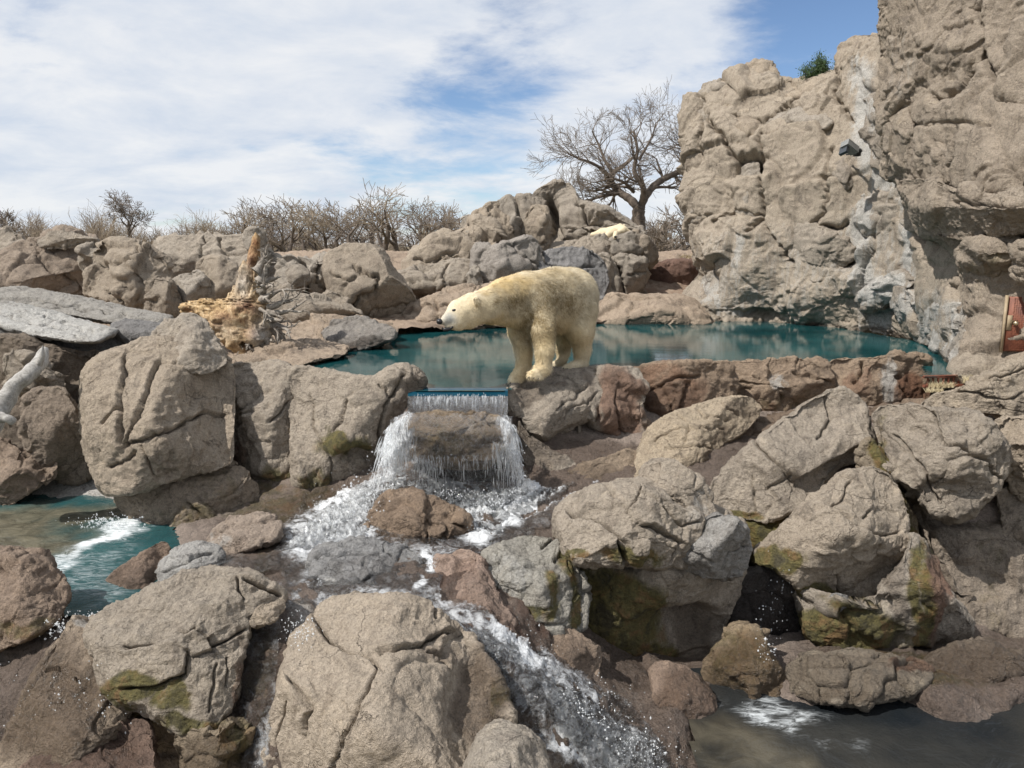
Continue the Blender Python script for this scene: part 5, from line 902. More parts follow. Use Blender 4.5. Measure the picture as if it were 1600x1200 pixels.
# ================================================================= THE SLEEPING BEAR
S2 = [cap(926, 367, 23.3, 4.0, 940, 366, 23.3, 6.5), cap(940, 365, 23.3, 7.5, 955, 363, 23.2, 8.0), cap(955, 362, 23.1, 7, 967, 358, 23.0, 6.5), cap(967, 358, 22.9, 6.5, 974, 359, 22.8, 5.5), cap(972, 361, 22.7, 5, 962, 366, 22.5, 3.6), cap(962, 366, 22.5, 3.8, 960, 371, 22.3, 3.0),
      cap(975, 360, 22.8, 4, 983, 363, 22.8, 3), cap(968, 353, 23.0, 1.6, 969, 351, 23.0, 1.4), cap(974, 354, 22.9, 1.6, 975, 352, 22.9, 1.4), cap(952, 366, 23.0, 6, 946, 371, 22.8, 4)]
sf_ = lambda Q: caps_field(Q, S2, 0.03)
SV, SF = surface_nets(sf_, (2.0, 21.9, 1.8), (4.1, 23.9, 2.9), 0.022); sn = vnormals(SV, [SF])
bear2 = empty('polar_bear', tuple(px(950, 373, 23.0)), label='second polar bear asleep on top of the rocky hill, small and far away', cat='polar bear')
z0 = np.zeros(len(SV)); meshobj('body', SV+sn*(0.012*fbm(SV*8, 3, 9))[:, None], SF, FUR, bear2, attrs={'dirt': 0.15+z0, 'yel': 0.25+z0, 'greyed': z0})
V, F = ball(px(961.5, 370, 22.22), 0.035, (1.3, 1, 0.9)); meshobj('nose', V, F, BLK, bear2)
# ================================================================= DRIFTWOOD, LOGS
def wood_mat(name, c1, c2, c3, stretch=(2, 2, 12), bump=0.02):
    m, t, b, o = new_mat(name); g = t.nodes.new('ShaderNodeNewGeometry'); pos = g.outputs['Position']
    wn = noise(t, scalev(t, pos, stretch), 2.0, 8, 0.7, 1.2); bg_ = noise(t, pos, 3.0, 6, 0.65, 0.6)
    col = ramp(t, wn.outputs[0], [(0.33, c1), (0.48, c2), (0.64, c3)])
    rot = attr(t, 'rot').outputs['Fac']; rf = M('MULTIPLY', rot, mrange(t, M('ADD', bg_.outputs[0], M('MULTIPLY', rot, 0.2, tree=t), tree=t), 0.45, 0.62, 0.1, 1.0), clamp=True, tree=t)
    col = mixc(t, rf, col, ramp(t, wn.outputs[0], [(0.35, (0.07, 0.022, 0.008)), (0.5, (0.20, 0.085, 0.032)), (0.66, (0.40, 0.235, 0.11))]))
    gr = attr(t, 'grey').outputs['Fac']; col = mixc(t, gr, col, ramp(t, wn.outputs[0], [(0.35, (0.13, 0.12, 0.11)), (0.55, (0.30, 0.28, 0.255)), (0.7, (0.43, 0.41, 0.38))]))
    fn = noise(t, scalev(t, pos, stretch), 14, 5, 0.7); col = mixc(t, 0.8, col, mixc(t, 1.0, col, ramp(t, fn.outputs[0], [(0.32, 0.6), (0.6, 1.15)]), 'MULTIPLY'))
    t.links.new(col, b.inputs['Base Color']); b.inputs['Roughness'].default_value = 0.85
    bp = t.nodes.new('ShaderNodeBump'); bp.inputs['Distance'].default_value = bump
    t.links.new(M('ADD', wn.outputs[0], M('MULTIPLY', fn.outputs[0], 0.4, tree=t), tree=t), bp.inputs['Height']); t.links.new(bp.outputs[0], b.inputs['Normal'])
    return m
DRIFT = wood_mat('driftwood', (0.13, 0.075, 0.035), (0.40, 0.265, 0.125), (0.64, 0.49, 0.30), stretch=(4, 4, 3))
GREYW = wood_mat('grey_driftwood', (0.20, 0.19, 0.17), (0.36, 0.345, 0.32), (0.50, 0.49, 0.46), stretch=(2, 4, 2))
stump = empty('driftwood_stump', tuple(px(395, 556, 13.2)), label='twisted golden driftwood stump with an upright spike and a tangle of grey roots', cat='tree stump')
def C13(u0, v0, r0, u1, v1, r1, Y0=13.3, Y1=None): return cap(u0, v0, Y0, r0, u1, v1, Y1 or Y0, r1)
TR = [C13(290, 482, 8, 320, 483, 14, 13.3), C13(296, 492, 8, 330, 500, 18, 13.3), C13(320, 485, 14, 372, 500, 28, 13.3), C13(345, 505, 20, 378, 528, 22, 13.2), C13(372, 530, 20, 388, 546, 12, 13.1), C13(372, 500, 26, 388, 478, 22, 13.3),
      C13(385, 485, 20, 384, 455, 16, 13.4), C13(384, 455, 15, 389, 425, 10.5, 13.5), C13(388, 428, 10, 393, 400, 6.5, 13.5), C13(393, 402, 6.5, 400, 378, 5, 13.55), C13(398, 395, 6, 401, 372, 3.6, 13.6), C13(365, 478, 10, 378, 452, 9, 13.3),
      C13(392, 470, 15, 408, 500, 17, 13.35), C13(390, 450, 11, 404, 470, 11, 13.45), C13(395, 500, 22, 405, 530, 18, 13.25), C13(400, 530, 14, 398, 550, 8, 13.1)]
def stump_sdf(Q):
    d = caps_field(Q, TR, 0.03)-0.035
    u__, v__ = proj(Q); sp_ = np.clip((478-v__)/14, 0, 1)[:, None]; w_ = Q*(np.array([3.4, 5, 5.5])*(1-sp_)+np.array([9, 7, 1.4])*sp_); d = d+0.040*fbm(w_, 4, 31, ridged=True)+0.02*fbm(Q*4, 3, 9)
    for (u_, v_, r_) in [(383, 428, 4.5), (380, 536, 9), (402, 500, 9), (390, 540, 7), (412, 520, 8)]:
        c_ = px(u_, v_, 13.3-(0.17 if v_ < 450 else 0.28)); d = np.maximum(d, -(np.linalg.norm(Q-c_, axis=1)-r_*13/1200))
    return d
V, F = surface_nets(stump_sdf, (-6.1, 12.7, -0.25), (-4.0, 13.95, 2.35), 0.018); n_ = vnormals(V, [F])
if (n_*(V-V.mean(0))).sum(1).mean() < 0: F = F[:, ::-1]
u_, v_ = proj(V)
rot = np.maximum.reduce([0.7*blob(u_, v_, 395, 520, 20, 14), 0.6*blob(u_, v_, 330, 505, 30, 6), blob(u_, v_, 395, 405, 12, 26), blob(u_, v_, 400, 380, 8, 10), blob(u_, v_, 385, 480, 20, 14), 0.8*blob(u_, v_, 292, 486, 10, 10), 0.7*blob(u_, v_, 350, 495, 26, 8), 0.6*blob(u_, v_, 382, 540, 14, 12), blob(u_, v_, 378, 500, 12, 8)])
gy = np.maximum.reduce([0.4*blob(u_, v_, 350, 520, 30, 20), 0.75*blob(u_, v_, 378, 440, 16, 30), 0.9*blob(u_, v_, 412, 530, 22, 40), 0.4*blob(u_, v_, 370, 465, 14, 14)])
meshobj('trunk', V, F, DRIFT, stump, attrs={'rot': rot, 'grey': gy})
rg = random.Random(7)
def root(p, d, L0, r0, depth, mb):
    pts = [np.array(p)]; d = np.array(d, float); k = 7
    for i in range(k):
        d = d+np.array([rg.uniform(-.45, .45), rg.uniform(-.4, .4), rg.uniform(-.5, .45)])*0.6; d /= np.linalg.norm(d)
        pts.append(pts[-1]+d*L0/k)
        if depth and rg.random() < 0.45: root(pts[-1], d+np.array([rg.uniform(-1, 1), rg.uniform(-1, 0.6), rg.uniform(-1, 1)])*0.8, L0*0.55, r0*0.55*(1-i/k*0.6), depth-1, mb)
    pts = np.array(pts); rr = 1.7*r0*np.linspace(1, 0.18, len(pts))*(1+0.2*np.array([rg.uniform(-1, 1) for _ in pts]))
    pc = catmull(pts, 3); mb.append(tube(pc, np.interp(np.linspace(0, 1, len(pc)), np.linspace(0, 1, len(pts)), rr), 7))
for (u0, v0, dx, dy, dz, L0, r0) in [(408, 470, .9, -.2, .35, .55, .045), (410, 460, .7, -.3, .7, .45, .035), (412, 490, 1, -.3, .1, .6, .05), (415, 505, .9, -.4, -.3, .6, .05), (408, 520, .7, -.6, -.6, .5, .06), (400, 515, .2, -.8, -.6, .4, .05), (418, 480, 1, .1, .2, .5, .04),
                                     (412, 540, 1, -.3, -.3, .5, .05), (396, 545, .3, -.7, -.5, .3, .05), (405, 440, .6, .2, .8, .4, .05), (404, 455, .8, -.5, .2, .5, .035), (415, 515, 1, .2, -.2, .55, .05), (395, 530, -.1, -.9, -.5, .3, .05), (385, 540, -.4, -.7, -.6, .25, .04), (408, 500, .8, -.7, 0, .5, .045), (400, 480, .6, -.9, .1, .45, .03), (412, 530, .9, -.2, -.5, .45, .06), (406, 548, .9, -.5, -.05, .4, .05),
                                     (400, 425, .4, .3, .6, .4, .06), (402, 440, .5, .2, -.1, .35, .05)]:
    mb = []; root(px(u0, v0, 13.25), (dx, dy, dz), L0, r0, 2, mb); vv_ = MB()
    for V, F in mb:
        V[:, 2] = np.maximum(V[:, 2], 0.06); vv_.add(V, F)
    V, Fl = vv_.out(); meshobj('root', V+0.006*np.stack([fbm(V*14, 2, 1), fbm(V*14, 2, 2), fbm(V*14, 2, 3)], -1), Fl, DRIFT, stump, attrs={'rot': np.full(len(V), 0.15), 'grey': np.full(len(V), 0.85)})
# ---- pale broken branch at the left edge
pb = catmull([px(-45, 700, 9.0), px(-12, 655, 9.1), px(6, 628, 9.2), px(22, 604, 9.3), px(45, 585, 9.4), px(62, 566, 9.6), px(70, 545, 9.8)], 7)
V, F = tube(pb, np.interp(np.linspace(0, 1, len(pb)), [0, .35, .5, .8, .93, 1], [.17, .11, .10, .09, .075, .045])*(1+0.05*np.sin(np.arange(len(pb))*1.3)), 20)
V += 0.012*np.stack([fbm(V*7, 3, 1), fbm(V*7, 3, 2), fbm(V*7, 3, 3)], -1)
br = empty('broken_branch', tuple(px(0, 650, 9.2)), label='bleached grey broken branch leaning in front of the dark hollow at the left edge', cat='branch')
meshobj('limb', V, F, GREYW, br, attrs={'rot': np.zeros(len(V)), 'grey': np.full(len(V), 0.3)})
V, F = tube(catmull([px(-22, 655, 9.1), px(-5, 652, 8.95), px(12, 654, 8.9), px(22, 660, 8.95)], 5), [.07]*8+[.05]*7+[.02], 12); meshobj('snag', V, F, GREYW, br, attrs={'rot': np.zeros(len(V)), 'grey': np.full(len(V), 0.5)})
V, F = tube([px(60, 570, 9.5), px(66, 556, 9.45), px(67, 540, 9.5)], [.05, .035, .008], 8); meshobj('snag', V, F, GREYW, br, attrs={'rot': np.zeros(len(V)), 'grey': np.full(len(V), 0.6)})
# ---- huge fallen log with peeled top
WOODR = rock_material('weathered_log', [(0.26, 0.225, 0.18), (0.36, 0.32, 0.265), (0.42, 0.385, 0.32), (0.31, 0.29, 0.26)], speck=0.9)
flog = empty('fallen_log', tuple(px(90, 540, 11.5)), label='huge broken fallen log with a peeled white top lying over the dark hollow', cat='log')
rock('rim', [(-40, 466), (0, 456), (40, 455), (90, 462), (140, 470), (190, 480), (240, 487), (266, 492), (262, 504), (240, 510), (200, 508), (150, 500), (100, 492), (60, 488), (0, 482), (-40, 482)], 13.6, 0.5, parent=flog, mat=WOODR, top=2.5, n=6, cut=0, facet=0.2, crack=0.2, amp=0.4, size=0.7,
     cracks=[([(0, 470), (80, 474), (160, 486), (250, 500)], 2, 0.05)])
rock('bark', [(-40, 520), (0, 508), (60, 512), (120, 520), (160, 512), (185, 508), (235, 512), (250, 508), (242, 528), (220, 536), (180, 560), (150, 588), (110, 592), (60, 590), (20, 580), (-40, 590)], 12.0, 0.7, parent=flog, mat=GREYR, top=0.6, n=4, facet=0.8, tint=(0.62, 0.62, 0.62))
rock('peeled_wood', [(-40, 474), (0, 476), (40, 482), (80, 490), (120, 500), (160, 508), (180, 514), (170, 524), (150, 532), (120, 532), (90, 528), (55, 524), (25, 516), (-40, 500)], 12.35, 0.5, parent=flog, mat=WOODR, top=3.2, n=8, cut=0, facet=0.15, crack=0.2, amp=0.5, size=0.8, stains=[('white', 70, 505, 160, 40, 1.0)],
     cracks=[([(30, 495), (60, 492), (90, 500), (70, 510)], 2.2, 0.04), ([(-10, 490), (30, 500), (90, 515), (150, 520)], 2.2, 0.04), ([(100, 505), (130, 512), (120, 525)], 2, 0.03)])
rock('bark', [(176, 510), (200, 503), (235, 508), (252, 508), (248, 520), (234, 531), (214, 536), (192, 528)], 12.1, 0.35, parent=flog, mat=GREYR, top=0.8, facet=0.6, tint=(0.75, 0.75, 0.77))

# ================================================================= TREES
BARK = simple_mat('bark', (0.065, 0.050, 0.04), 0.95, nscale=4, col2=(0.14, 0.112, 0.09), bump=0.02, bscale=12)
TWIG = simple_mat('twigs', (0.11, 0.088, 0.07), 0.95, nscale=1.5, col2=(0.21, 0.17, 0.135))
TWIGD = simple_mat('tan_twigs', (0.12, 0.09, 0.068), 0.95, nscale=0.35, col2=(0.29, 0.235, 0.17))  # second twig tone for the brush and every other belt tree
def grow(mb, p, d, L0, r0, lev, rg, spread=0.55, up=0.12, rmin=0.008, wob=0.28, nk=5, sides=None, twigs=None):
    nk = 3 if lev <= 0 else nk
    pts = [np.array(p, float)]; d = np.array(d, float)/np.linalg.norm(d); kids = []
    for i in range(nk):
        d = d+np.array([rg.gauss(0, wob), rg.gauss(0, wob), rg.gauss(0, wob)+up])*0.5; d /= np.linalg.norm(d)
        pts.append(pts[-1]+d*L0/nk); kids.append(d.copy())
    r1 = max(rmin, r0*0.5); rr = np.linspace(r0, r1, len(pts))
    tgt = mb if (r0 > 0.03 or twigs is None) else twigs
    tgt.tube(np.array(pts), rr, 6 if r0 > 0.05 else (4 if r0 > 0.02 else 3))
    if lev <= 0: return
    nb = rg.choice([3, 4, 4, 5]) if lev > 1 else 3
    for j in range(nb):
        i = rg.randint(1, nk-1) if j < nb-2 else nk
        ax = np.array([rg.gauss(0, 1), rg.gauss(0, 1), rg.gauss(0, 0.8)]); base = kids[min(i, nk-1)]
        ax -= base*(ax@base); ax /= np.linalg.norm(ax)+1e-6
        nd_ = base+ax*rg.uniform(spread*0.7, spread*1.6); f = rg.uniform(0.55, 0.82)
        rr_ = max(rmin, np.interp(i/nk, [0, 1], [r0, r1])*rg.uniform(0.55, 0.8))
        grow(mb, pts[i], nd_, L0*f, rr_, lev-1, rg, spread, up, rmin, wob, nk, sides, twigs)
def bare_tree(u, vb, Y, h_px, seed, label, group, lev=4, mats=(None, None), spread=0.55, lean=0.0, rmin=0.012, trunk_f=0.26, obj=True, stems=1, up=0.05, wide=1.2):
    rg_ = random.Random(seed); base = px(u, vb, Y); H = h_px*Y/1200.0
    a, b_ = MB(), MB()
    for s in range(stems):
        p0 = base+np.array([rg_.uniform(-.3, .3), rg_.uniform(-.3, .3), -0.15])*(stems > 1)-np.array([0, 0, 0.1])
        grow(a, p0, (lean+rg_.uniform(-.25, .25)*(stems > 1), rg_.uniform(-.1, .1), 1), H*(trunk_f+0.05), H*0.032/stems**0.4, lev, rg_, spread, up, rmin, 0.2, 5, None, b_)
    ro = empty('bare_tree', tuple(base), label=label, cat='tree', group=group)
    V, Fl = a.out()
    # fit the height
    V2, Fl2 = b_.out() if b_.n else (None, None)
    top_ = (V2 if V2 is not None else V)[:, 2].max()-base[2]; k = H/top_
    for W_ in (V, V2):
        if W_ is not None: W_[:] = base+(W_-base)*np.array([k*wide, k*wide, k])
    meshobj('trunk', V, Fl, mats[0] or BARK, ro)
    if V2 is not None: tag(meshobj('crown', V2, Fl2, mats[1] or TWIG, ro))
    return ro
# ---- the big cottonwood, limbs laid out one by one
def cottonwood():
    rg_ = random.Random(11); Y = 46.0; a, b_ = MB(), MB(); base = px(999, 372, Y)
    ro = empty('cottonwood_tree', tuple(base), label='large bare forked tree rising behind the sleeping bear with a limb reaching to the cliff', cat='tree')
    def limb(pts, r0, r1, kids, lev, L0, up=0.10, sp=0.6, bias=(0, 0, 0)):
        c = catmull([px(u, v, Y+dy) for (u, v, dy) in pts], 5); rr = 1.25*np.linspace(r0, r1, len(c))*(1+0.08*np.sin(np.arange(len(c))*2.1))
        a.tube(c, rr, 9)
        tg = np.gradient(c, axis=0); tg /= np.linalg.norm(tg, axis=1, keepdims=True)
        for j in range(kids):
            i = int(len(c)*rg_.uniform(0.25, 1.0))-1; i = max(0, min(len(c)-1, i)) if j else len(c)-1
            ax = np.array([rg_.gauss(0, 1), rg_.gauss(0, 0.8), rg_.gauss(0.3, 0.9)]); ax /= np.linalg.norm(ax)
            grow(a, c[i], tg[i]*0.6+ax*1.0+np.array(bias), L0*rg_.uniform(0.7, 1.2)*1.0, max(0.03, rr[i]*0.5), lev, rg_, sp, up*0.3, 0.009, 0.20, 5, None, b_)
    limb([(999, 376, 0), (998, 350, 0), (998, 330, 0), (1000, 322, 0)], 0.36, 0.27, 0, 0, 1)
    limb([(1000, 326, 0), (1008, 308, 0), (1022, 290, .4), (1040, 278, .8), (1058, 270, 1), (1072, 264, 1.2), (1086, 258, 1.3)], 0.20, 0.10, 5, 3, 1.3)
    limb([(1056, 270, 1), (1064, 262, 1), (1072, 253, 1.1), (1076, 244, 1.2), (1068, 232, 1.2), (1060, 226, 1)], 0.11, 0.05, 9, 3, 1.05, 0.2)
    limb([(1002, 322, 0), (1006, 302, -.4), (1003, 288, -.6), (994, 276, -.6), (991, 262, -.6), (996, 235, -.8), (990, 205, -.8)], 0.17, 0.05, 10, 3, 1.15, 0.2)
    limb([(998, 326, 0), (985, 312, .3), (970, 302, .5), (958, 290, .8), (957, 272, 1), (975, 258, 1), (990, 245, 1)], 0.22, 0.07, 10, 3, 1.15, 0.12)
    limb([(970, 302, .5), (955, 304, .2), (935, 308, 0), (918, 314, -.2), (905, 312, -.4)], 0.10, 0.04, 9, 3, 1.0, 0.12, bias=(-0.35, 0, 0.15))
    limb([(957, 285, .8), (945, 268, 0), (925, 255, -.5), (905, 248, -1), (888, 240, -1)], 0.10, 0.035, 10, 3, 1.15, 0.12, bias=(-0.3, 0, 0.1))
    limb([(958, 272, 1), (945, 250, 1), (935, 225, 1.4), (925, 205, 1.4)], 0.09, 0.03, 9, 3, 1.05, 0.15)
    limb([(998, 250, -.8), (1010, 230, -.8), (1020, 210, -.6), (1025, 192, -.6)], 0.07, 0.025, 7, 3, 1.0, 0.15)
    limb([(990, 300, 0), (975, 285, -1), (955, 280, -1.5), (930, 285, -2)], 0.08, 0.03, 7, 3, 0.95, 0.08)
    V, Fl = a.out(); meshobj('trunk', V, Fl, BARK, ro); V, Fl = b_.out(); meshobj('crown', V, Fl, TWIG, ro)
cottonwood()
G1 = 'bare trees on the skyline between the stump and the rocky hill'
bare_tree(203, 372, 60, 72, 5, 'lone bare tree with a rounded crown standing on the left skyline', None, 5, spread=0.85, rmin=0.010, trunk_f=0.26)
bare_tree(5, 370, 60, 44, 8, 'bare tree cut by the left edge of the picture', None, 4, rmin=0.016)
BELT = [(352, 62, 52), (372, 78, 58), (398, 82, 50), (425, 88, 55), (452, 80, 50), (478, 76, 60), (500, 84, 52), (522, 72, 56), (548, 84, 50), (572, 88, 58), (598, 106, 50), (622, 90, 55), (645, 84, 50), (668, 82, 58), (690, 76, 52), (712, 68, 56), (732, 66, 60), (655, 70, 62), (536, 74, 64), (412, 70, 64), (585, 80, 64), (475, 72, 66)]
ORD = 'first second third fourth fifth sixth seventh eighth ninth tenth eleventh twelfth thirteenth fourteenth fifteenth sixteenth seventeenth eighteenth nineteenth twentieth twenty-first twenty-second'.split()
rank_ = {b_: k for k, b_ in enumerate(sorted(BELT))}
LBL = ['bare tree in the belt between stump and hill, %s from the left' % ORD[rank_[b_]] for b_ in BELT]
LBL[10] = 'tallest bare tree of the belt between the stump and the rocky hill'
rs = random.Random(3)
for i, (u, h, Y) in enumerate(BELT):
    bare_tree(u, 410, Y, h*1.2, 100+i, LBL[i], G1, 4, spread=0.80, rmin=0.010, trunk_f=0.26, mats=(BARK, TWIG if i % 2 else TWIGD), stems=1+(i % 3 == 0), lean=rs.uniform(-.2, .2))
for i, (u, h, Y) in enumerate([(1032, 66, 40), (1062, 88, 42), (1078, 110, 44)]):
    bare_tree(u, 414, Y, h, 300+i, ['low bare tree over the red wall nearest the hill', 'bare tree over the middle of the red wall', 'taller bare tree over the red wall half hidden by the cliff'][i], None, 4, spread=0.7, rmin=0.012, stems=2)
# ---- thickets of thin stems: nobody could count them
def thicket(name, spans, seed, mat, n, rm=0.012):
    rg_ = random.Random(seed); mb = MB()
    for k in range(n):
        u0, u1, vb, Y0, Y1, h0, h1 = rg_.choices(spans, [s_[1]-s_[0] for s_ in spans])[0]
        u = rg_.uniform(u0, u1); Y = rg_.uniform(Y0, Y1); H = rg_.uniform(h0, h1)*Y/1200.0*(0.75+0.25*math.sin(u*0.045)+0.15*math.sin(u*0.13))
        b_ = px(u, vb, Y); d = np.array([rg_.gauss(0, .3), rg_.gauss(0, .3), 1.0]); p = b_.copy(); pts = [p.copy()]
        for i in range(5):
            d = d+np.array([rg_.gauss(0, .25), rg_.gauss(0, .25), 0.06]); d /= np.linalg.norm(d); p = p+d*H/5; pts.append(p.copy())
            for q in range(2):
                e = d+np.array([rg_.gauss(0, .7), rg_.gauss(0, .7), rg_.gauss(.1, .4)]); e /= np.linalg.norm(e); L_ = H*rg_.uniform(.12, .35)
                e2 = e+np.array([rg_.gauss(0, .4), rg_.gauss(0, .4), rg_.gauss(.1, .3)])
                mb.tube(np.array([p, p+e*L_*0.5, p+(e+e2)*L_*0.5]), [rm, rm*0.8, rm*0.6], 3)
        mb.tube(np.array(pts), np.linspace(rm*2, rm, 6), 3)
    V, Fl = mb.out(); tag(meshobj(name, V, Fl, mat, smooth=False), kind='stuff')
thicket('distant_brush', [(-30, 340, 385, 58, 90, 14, 50), (330, 760, 410, 62, 90, 25, 62), (50, 170, 388, 55, 75, 30, 58), (1000, 1100, 425, 44, 60, 40, 92), (1000, 1100, 425, 44, 60, 40, 80)], 21, TWIGD, 2300, 0.013)
DRYG = simple_mat('dry_grass', (0.22, 0.19, 0.07), 0.95, nscale=2, col2=(0.36, 0.31, 0.15))
def grass(name, spots, seed, mat, kind='stuff', parent=None, label=None, cat=None, wd=0.006):
    rg_ = np.random.RandomState(seed); Vs, Fs, k = [], [], 0
    for (u, v, Y, su, n, h) in spots:
        for i in range(n):
            b_ = px(u+rg_.uniform(-su, su), v+rg_.uniform(-1.5, 1.5), Y+rg_.uniform(-.3, .3)*(Y > 20)+rg_.uniform(-.08, .08)); d = np.array([rg_.randn()*.45, rg_.randn()*.45, 1.0]); L_ = h*rg_.uniform(.5, 1.1); s_ = np.array([rg_.randn(), rg_.randn(), 0]); s_ /= np.linalg.norm(s_); w_ = wd*max(1, Y/10)
            m_ = b_+d*L_*0.5; t_ = m_+(d+np.array([rg_.randn()*.5, rg_.randn()*.5, -.3]))*L_*0.45
            Vs += [b_-s_*w_, b_+s_*w_, m_+s_*w_*.7, m_-s_*w_*.7, t_]; Fs.append((k, k+1, k+2, k+3)); Fs.append((k+3, k+2, k+4, k+4)); k += 5
    F4 = np.array([f for f in Fs if f[2] != f[3]]); F3 = np.array([f[:3] for f in Fs if f[2] == f[3]])
    o = meshobj(name, np.array(Vs), [F4, F3], mat, parent, smooth=False); return tag(o, label, cat, kind=kind)
grass('far_grass', [(628, 424, 28, 22, 700, .35), (1050, 412, 27, 45, 1200, .40), (860, 300, 50, 1, 1, .1)], 3, DRYG)
grass('dry_grass', [(1470, 605, 10.9, 20, 260, .10), (1516, 598, 10.75, 12, 240, .14), (1460, 612, 10.8, 14, 200, .08)], 5, simple_mat('straw', (0.42, 0.34, 0.20), 0.95, nscale=9, col2=(0.60, 0.52, 0.34)), wd=0.003)
# ---- green bush on top of the cliff
def bush():
    rg_ = np.random.RandomState(9); b_ = px(1288, 116, 20.6); ro = empty('juniper_bush', tuple(b_), label='small dark green bush growing on top of the cliff', cat='bush')
    mb = MB(); lf, fc, k = [], [], 0
    for s_ in range(26):
        d = np.array([rg_.uniform(-1.0, 0.55), rg_.uniform(-.5, .5), rg_.uniform(.25, 1.0)]); L_ = rg_.uniform(.25, .62); pts = [b_+np.array([rg_.uniform(-.25, .2), 0, -.1])]
        for i in range(5): d = d+rg_.randn(3)*.22; pts.append(pts[-1]+d/np.linalg.norm(d)*L_/5)
        mb.tube(np.array(pts), np.linspace(.018, .006, 6), 4)
        for i in range(260):
            a = pts[rg_.randint(1, 6)]+rg_.randn(3)*.055; e = rg_.randn(3)+np.array([0, 0, .6]); e /= np.linalg.norm(e); s2 = np.cross(e, rg_.randn(3)); s2 /= np.linalg.norm(s2); l_ = rg_.uniform(.03, .07)
            lf += [a, a+e*l_*.5+s2*.010, a+e*l_, a+e*l_*.5-s2*.010]; fc.append((k, k+1, k+2, k+3)); k += 4
    V, Fl = mb.out(); meshobj('stem', V, Fl, BARK, ro)
    tag(meshobj('foliage', np.array(lf), np.array(fc), simple_mat('juniper_leaves', (0.025, 0.055, 0.018), 0.7, nscale=8, col2=(0.07, 0.12, 0.035)), ro, smooth=False), kind='stuff')
bush()
# ================================================================= DOOR, LAMP, DRAIN
def box(c, s, rz=0.0, rx=0.0, bev=0.0, ry=0.0):
    x, y, z = np.array(s)/2.0; V = np.array([(a*x, b_*y, c_*z) for a in (-1, 1) for b_ in (-1, 1) for c_ in (-1, 1)], float)
    Rx = np.array([[1, 0, 0], [0, math.cos(rx), -math.sin(rx)], [0, math.sin(rx), math.cos(rx)]]); Ry = np.array([[math.cos(ry), 0, math.sin(ry)], [0, 1, 0], [-math.sin(ry), 0, math.cos(ry)]]); Rz = np.array([[math.cos(rz), -math.sin(rz), 0], [math.sin(rz), math.cos(rz), 0], [0, 0, 1]])
    V = V@Rx.T@Ry.T@Rz.T+np.array(c)
    F = np.array([(0, 1, 3, 2), (4, 6, 7, 5), (0, 4, 5, 1), (2, 3, 7, 6), (0, 2, 6, 4), (1, 5, 7, 3)]); return V, F
RUST = simple_mat('rusty_steel', (0.13, 0.042, 0.026), 0.6, nscale=7, col2=(0.25, 0.090, 0.05), bump=0.004, bscale=60)
dp = px(1600, 548, 11.25); D0 = np.array([px(1561, 548, 11.3)[0], 11.3, px(1561, 548, 11.3)[2]])
door = empty('steel_door', tuple(D0), label='rusty red diamond plate steel door in the dark recess of the cliff', cat='door')
rz = R(-14); ex = np.array([math.cos(rz), math.sin(rz), 0]); ey = np.array([-math.sin(rz), math.cos(rz), 0]); ez = np.array([0, 0, 1.0]); Hd = 0.80
def dloc(a, b_, c_): return D0+ex*a+ey*b_+ez*c_
V, F = box(dloc(0.50, 0, Hd/2), (0.92, 0.03, Hd), rz); meshobj('panel', V, F, RUST, door)
mbx = MB()
for i in range(29):
    for j in range(25):
        a = R(45) if (i+j) % 2 else R(-45); mbx.add(*box(dloc(0.13+i*0.028, -0.0185, 0.03+j*0.031), (0.020, 0.007, 0.006), rz, 0, 0, a))
V, F = mbx.out(); tag(meshobj('raised_tread', V, F, RUST, door, smooth=False), kind='stuff')
FRM = simple_mat('door_frame', (0.27, 0.20, 0.12), 0.7, nscale=9, col2=(0.38, 0.30, 0.20), bump=0.003)
V, F = box(dloc(0.02, -0.012, Hd/2), (0.03, 0.06, Hd+0.04), rz); meshobj('frame', V, F, FRM, door)
V, F = box(dloc(0.085, -0.0175, 0.42), (0.07, 0.010, 0.22), rz); meshobj('lock_plate', V, F, FRM, door)
BRS = simple_mat('brass', (0.50, 0.42, 0.28), 0.35, metallic=0.8)
hd = MB(); hd.add(*ball(dloc(0.15, -0.085, 0.42), 0.035, seg=16)); hd.tube(np.array([dloc(0.15, -0.02, 0.42), dloc(0.15, -0.09, 0.42)]), [0.022, 0.02], 12); hd.tube(np.array([dloc(0.15, -0.021, 0.42), dloc(0.15, -0.034, 0.42)]), [0.042, 0.038], 16); V, Fl = hd.out(); meshobj('handle', V, Fl, BRS, door)
# flood lamp on the cliff
LM = simple_mat('lamp_grey_metal', (0.16, 0.165, 0.16), 0.5, nscale=20, col2=(0.24, 0.24, 0.23)); LG = simple_mat('lamp_glass', (0.05, 0.055, 0.06), 0.12)
lp = px(1328, 230, 17.0); fl = empty('flood_lamp', tuple(lp), label='grey flood lamp on a bracket fixed to the pale streak of the cliff', cat='lamp')
V, F = box(lp, (0.34, 0.20, 0.14), R(20), R(-20), 0, R(28)); meshobj('housing', V, F, LM, fl, smooth=False)
V, F = box(lp+np.array([-0.14, -0.05, -0.06]), (0.07, 0.19, 0.20), R(20), R(-20), 0, R(28)); meshobj('lens', V, F, LG, fl, smooth=False)
hd = MB(); hd.tube(np.array([lp+[0.12, 0, -.04], lp+[0.24, 0.10, -.07], lp+[0.30, 0.35, -.07], lp+[.32, .9, -.05]]), [.022]*4, 8); hd.add(*ball(lp+np.array([.24, .05, -.07]), 0.05, seg=10)); hd.add(*box(lp+np.array([.30, .32, -.07]), (.12, .12, .16))); V, Fl = hd.out(); meshobj('bracket', V, Fl, simple_mat('bracket_black', (0.03, 0.03, 0.03), 0.6), fl)
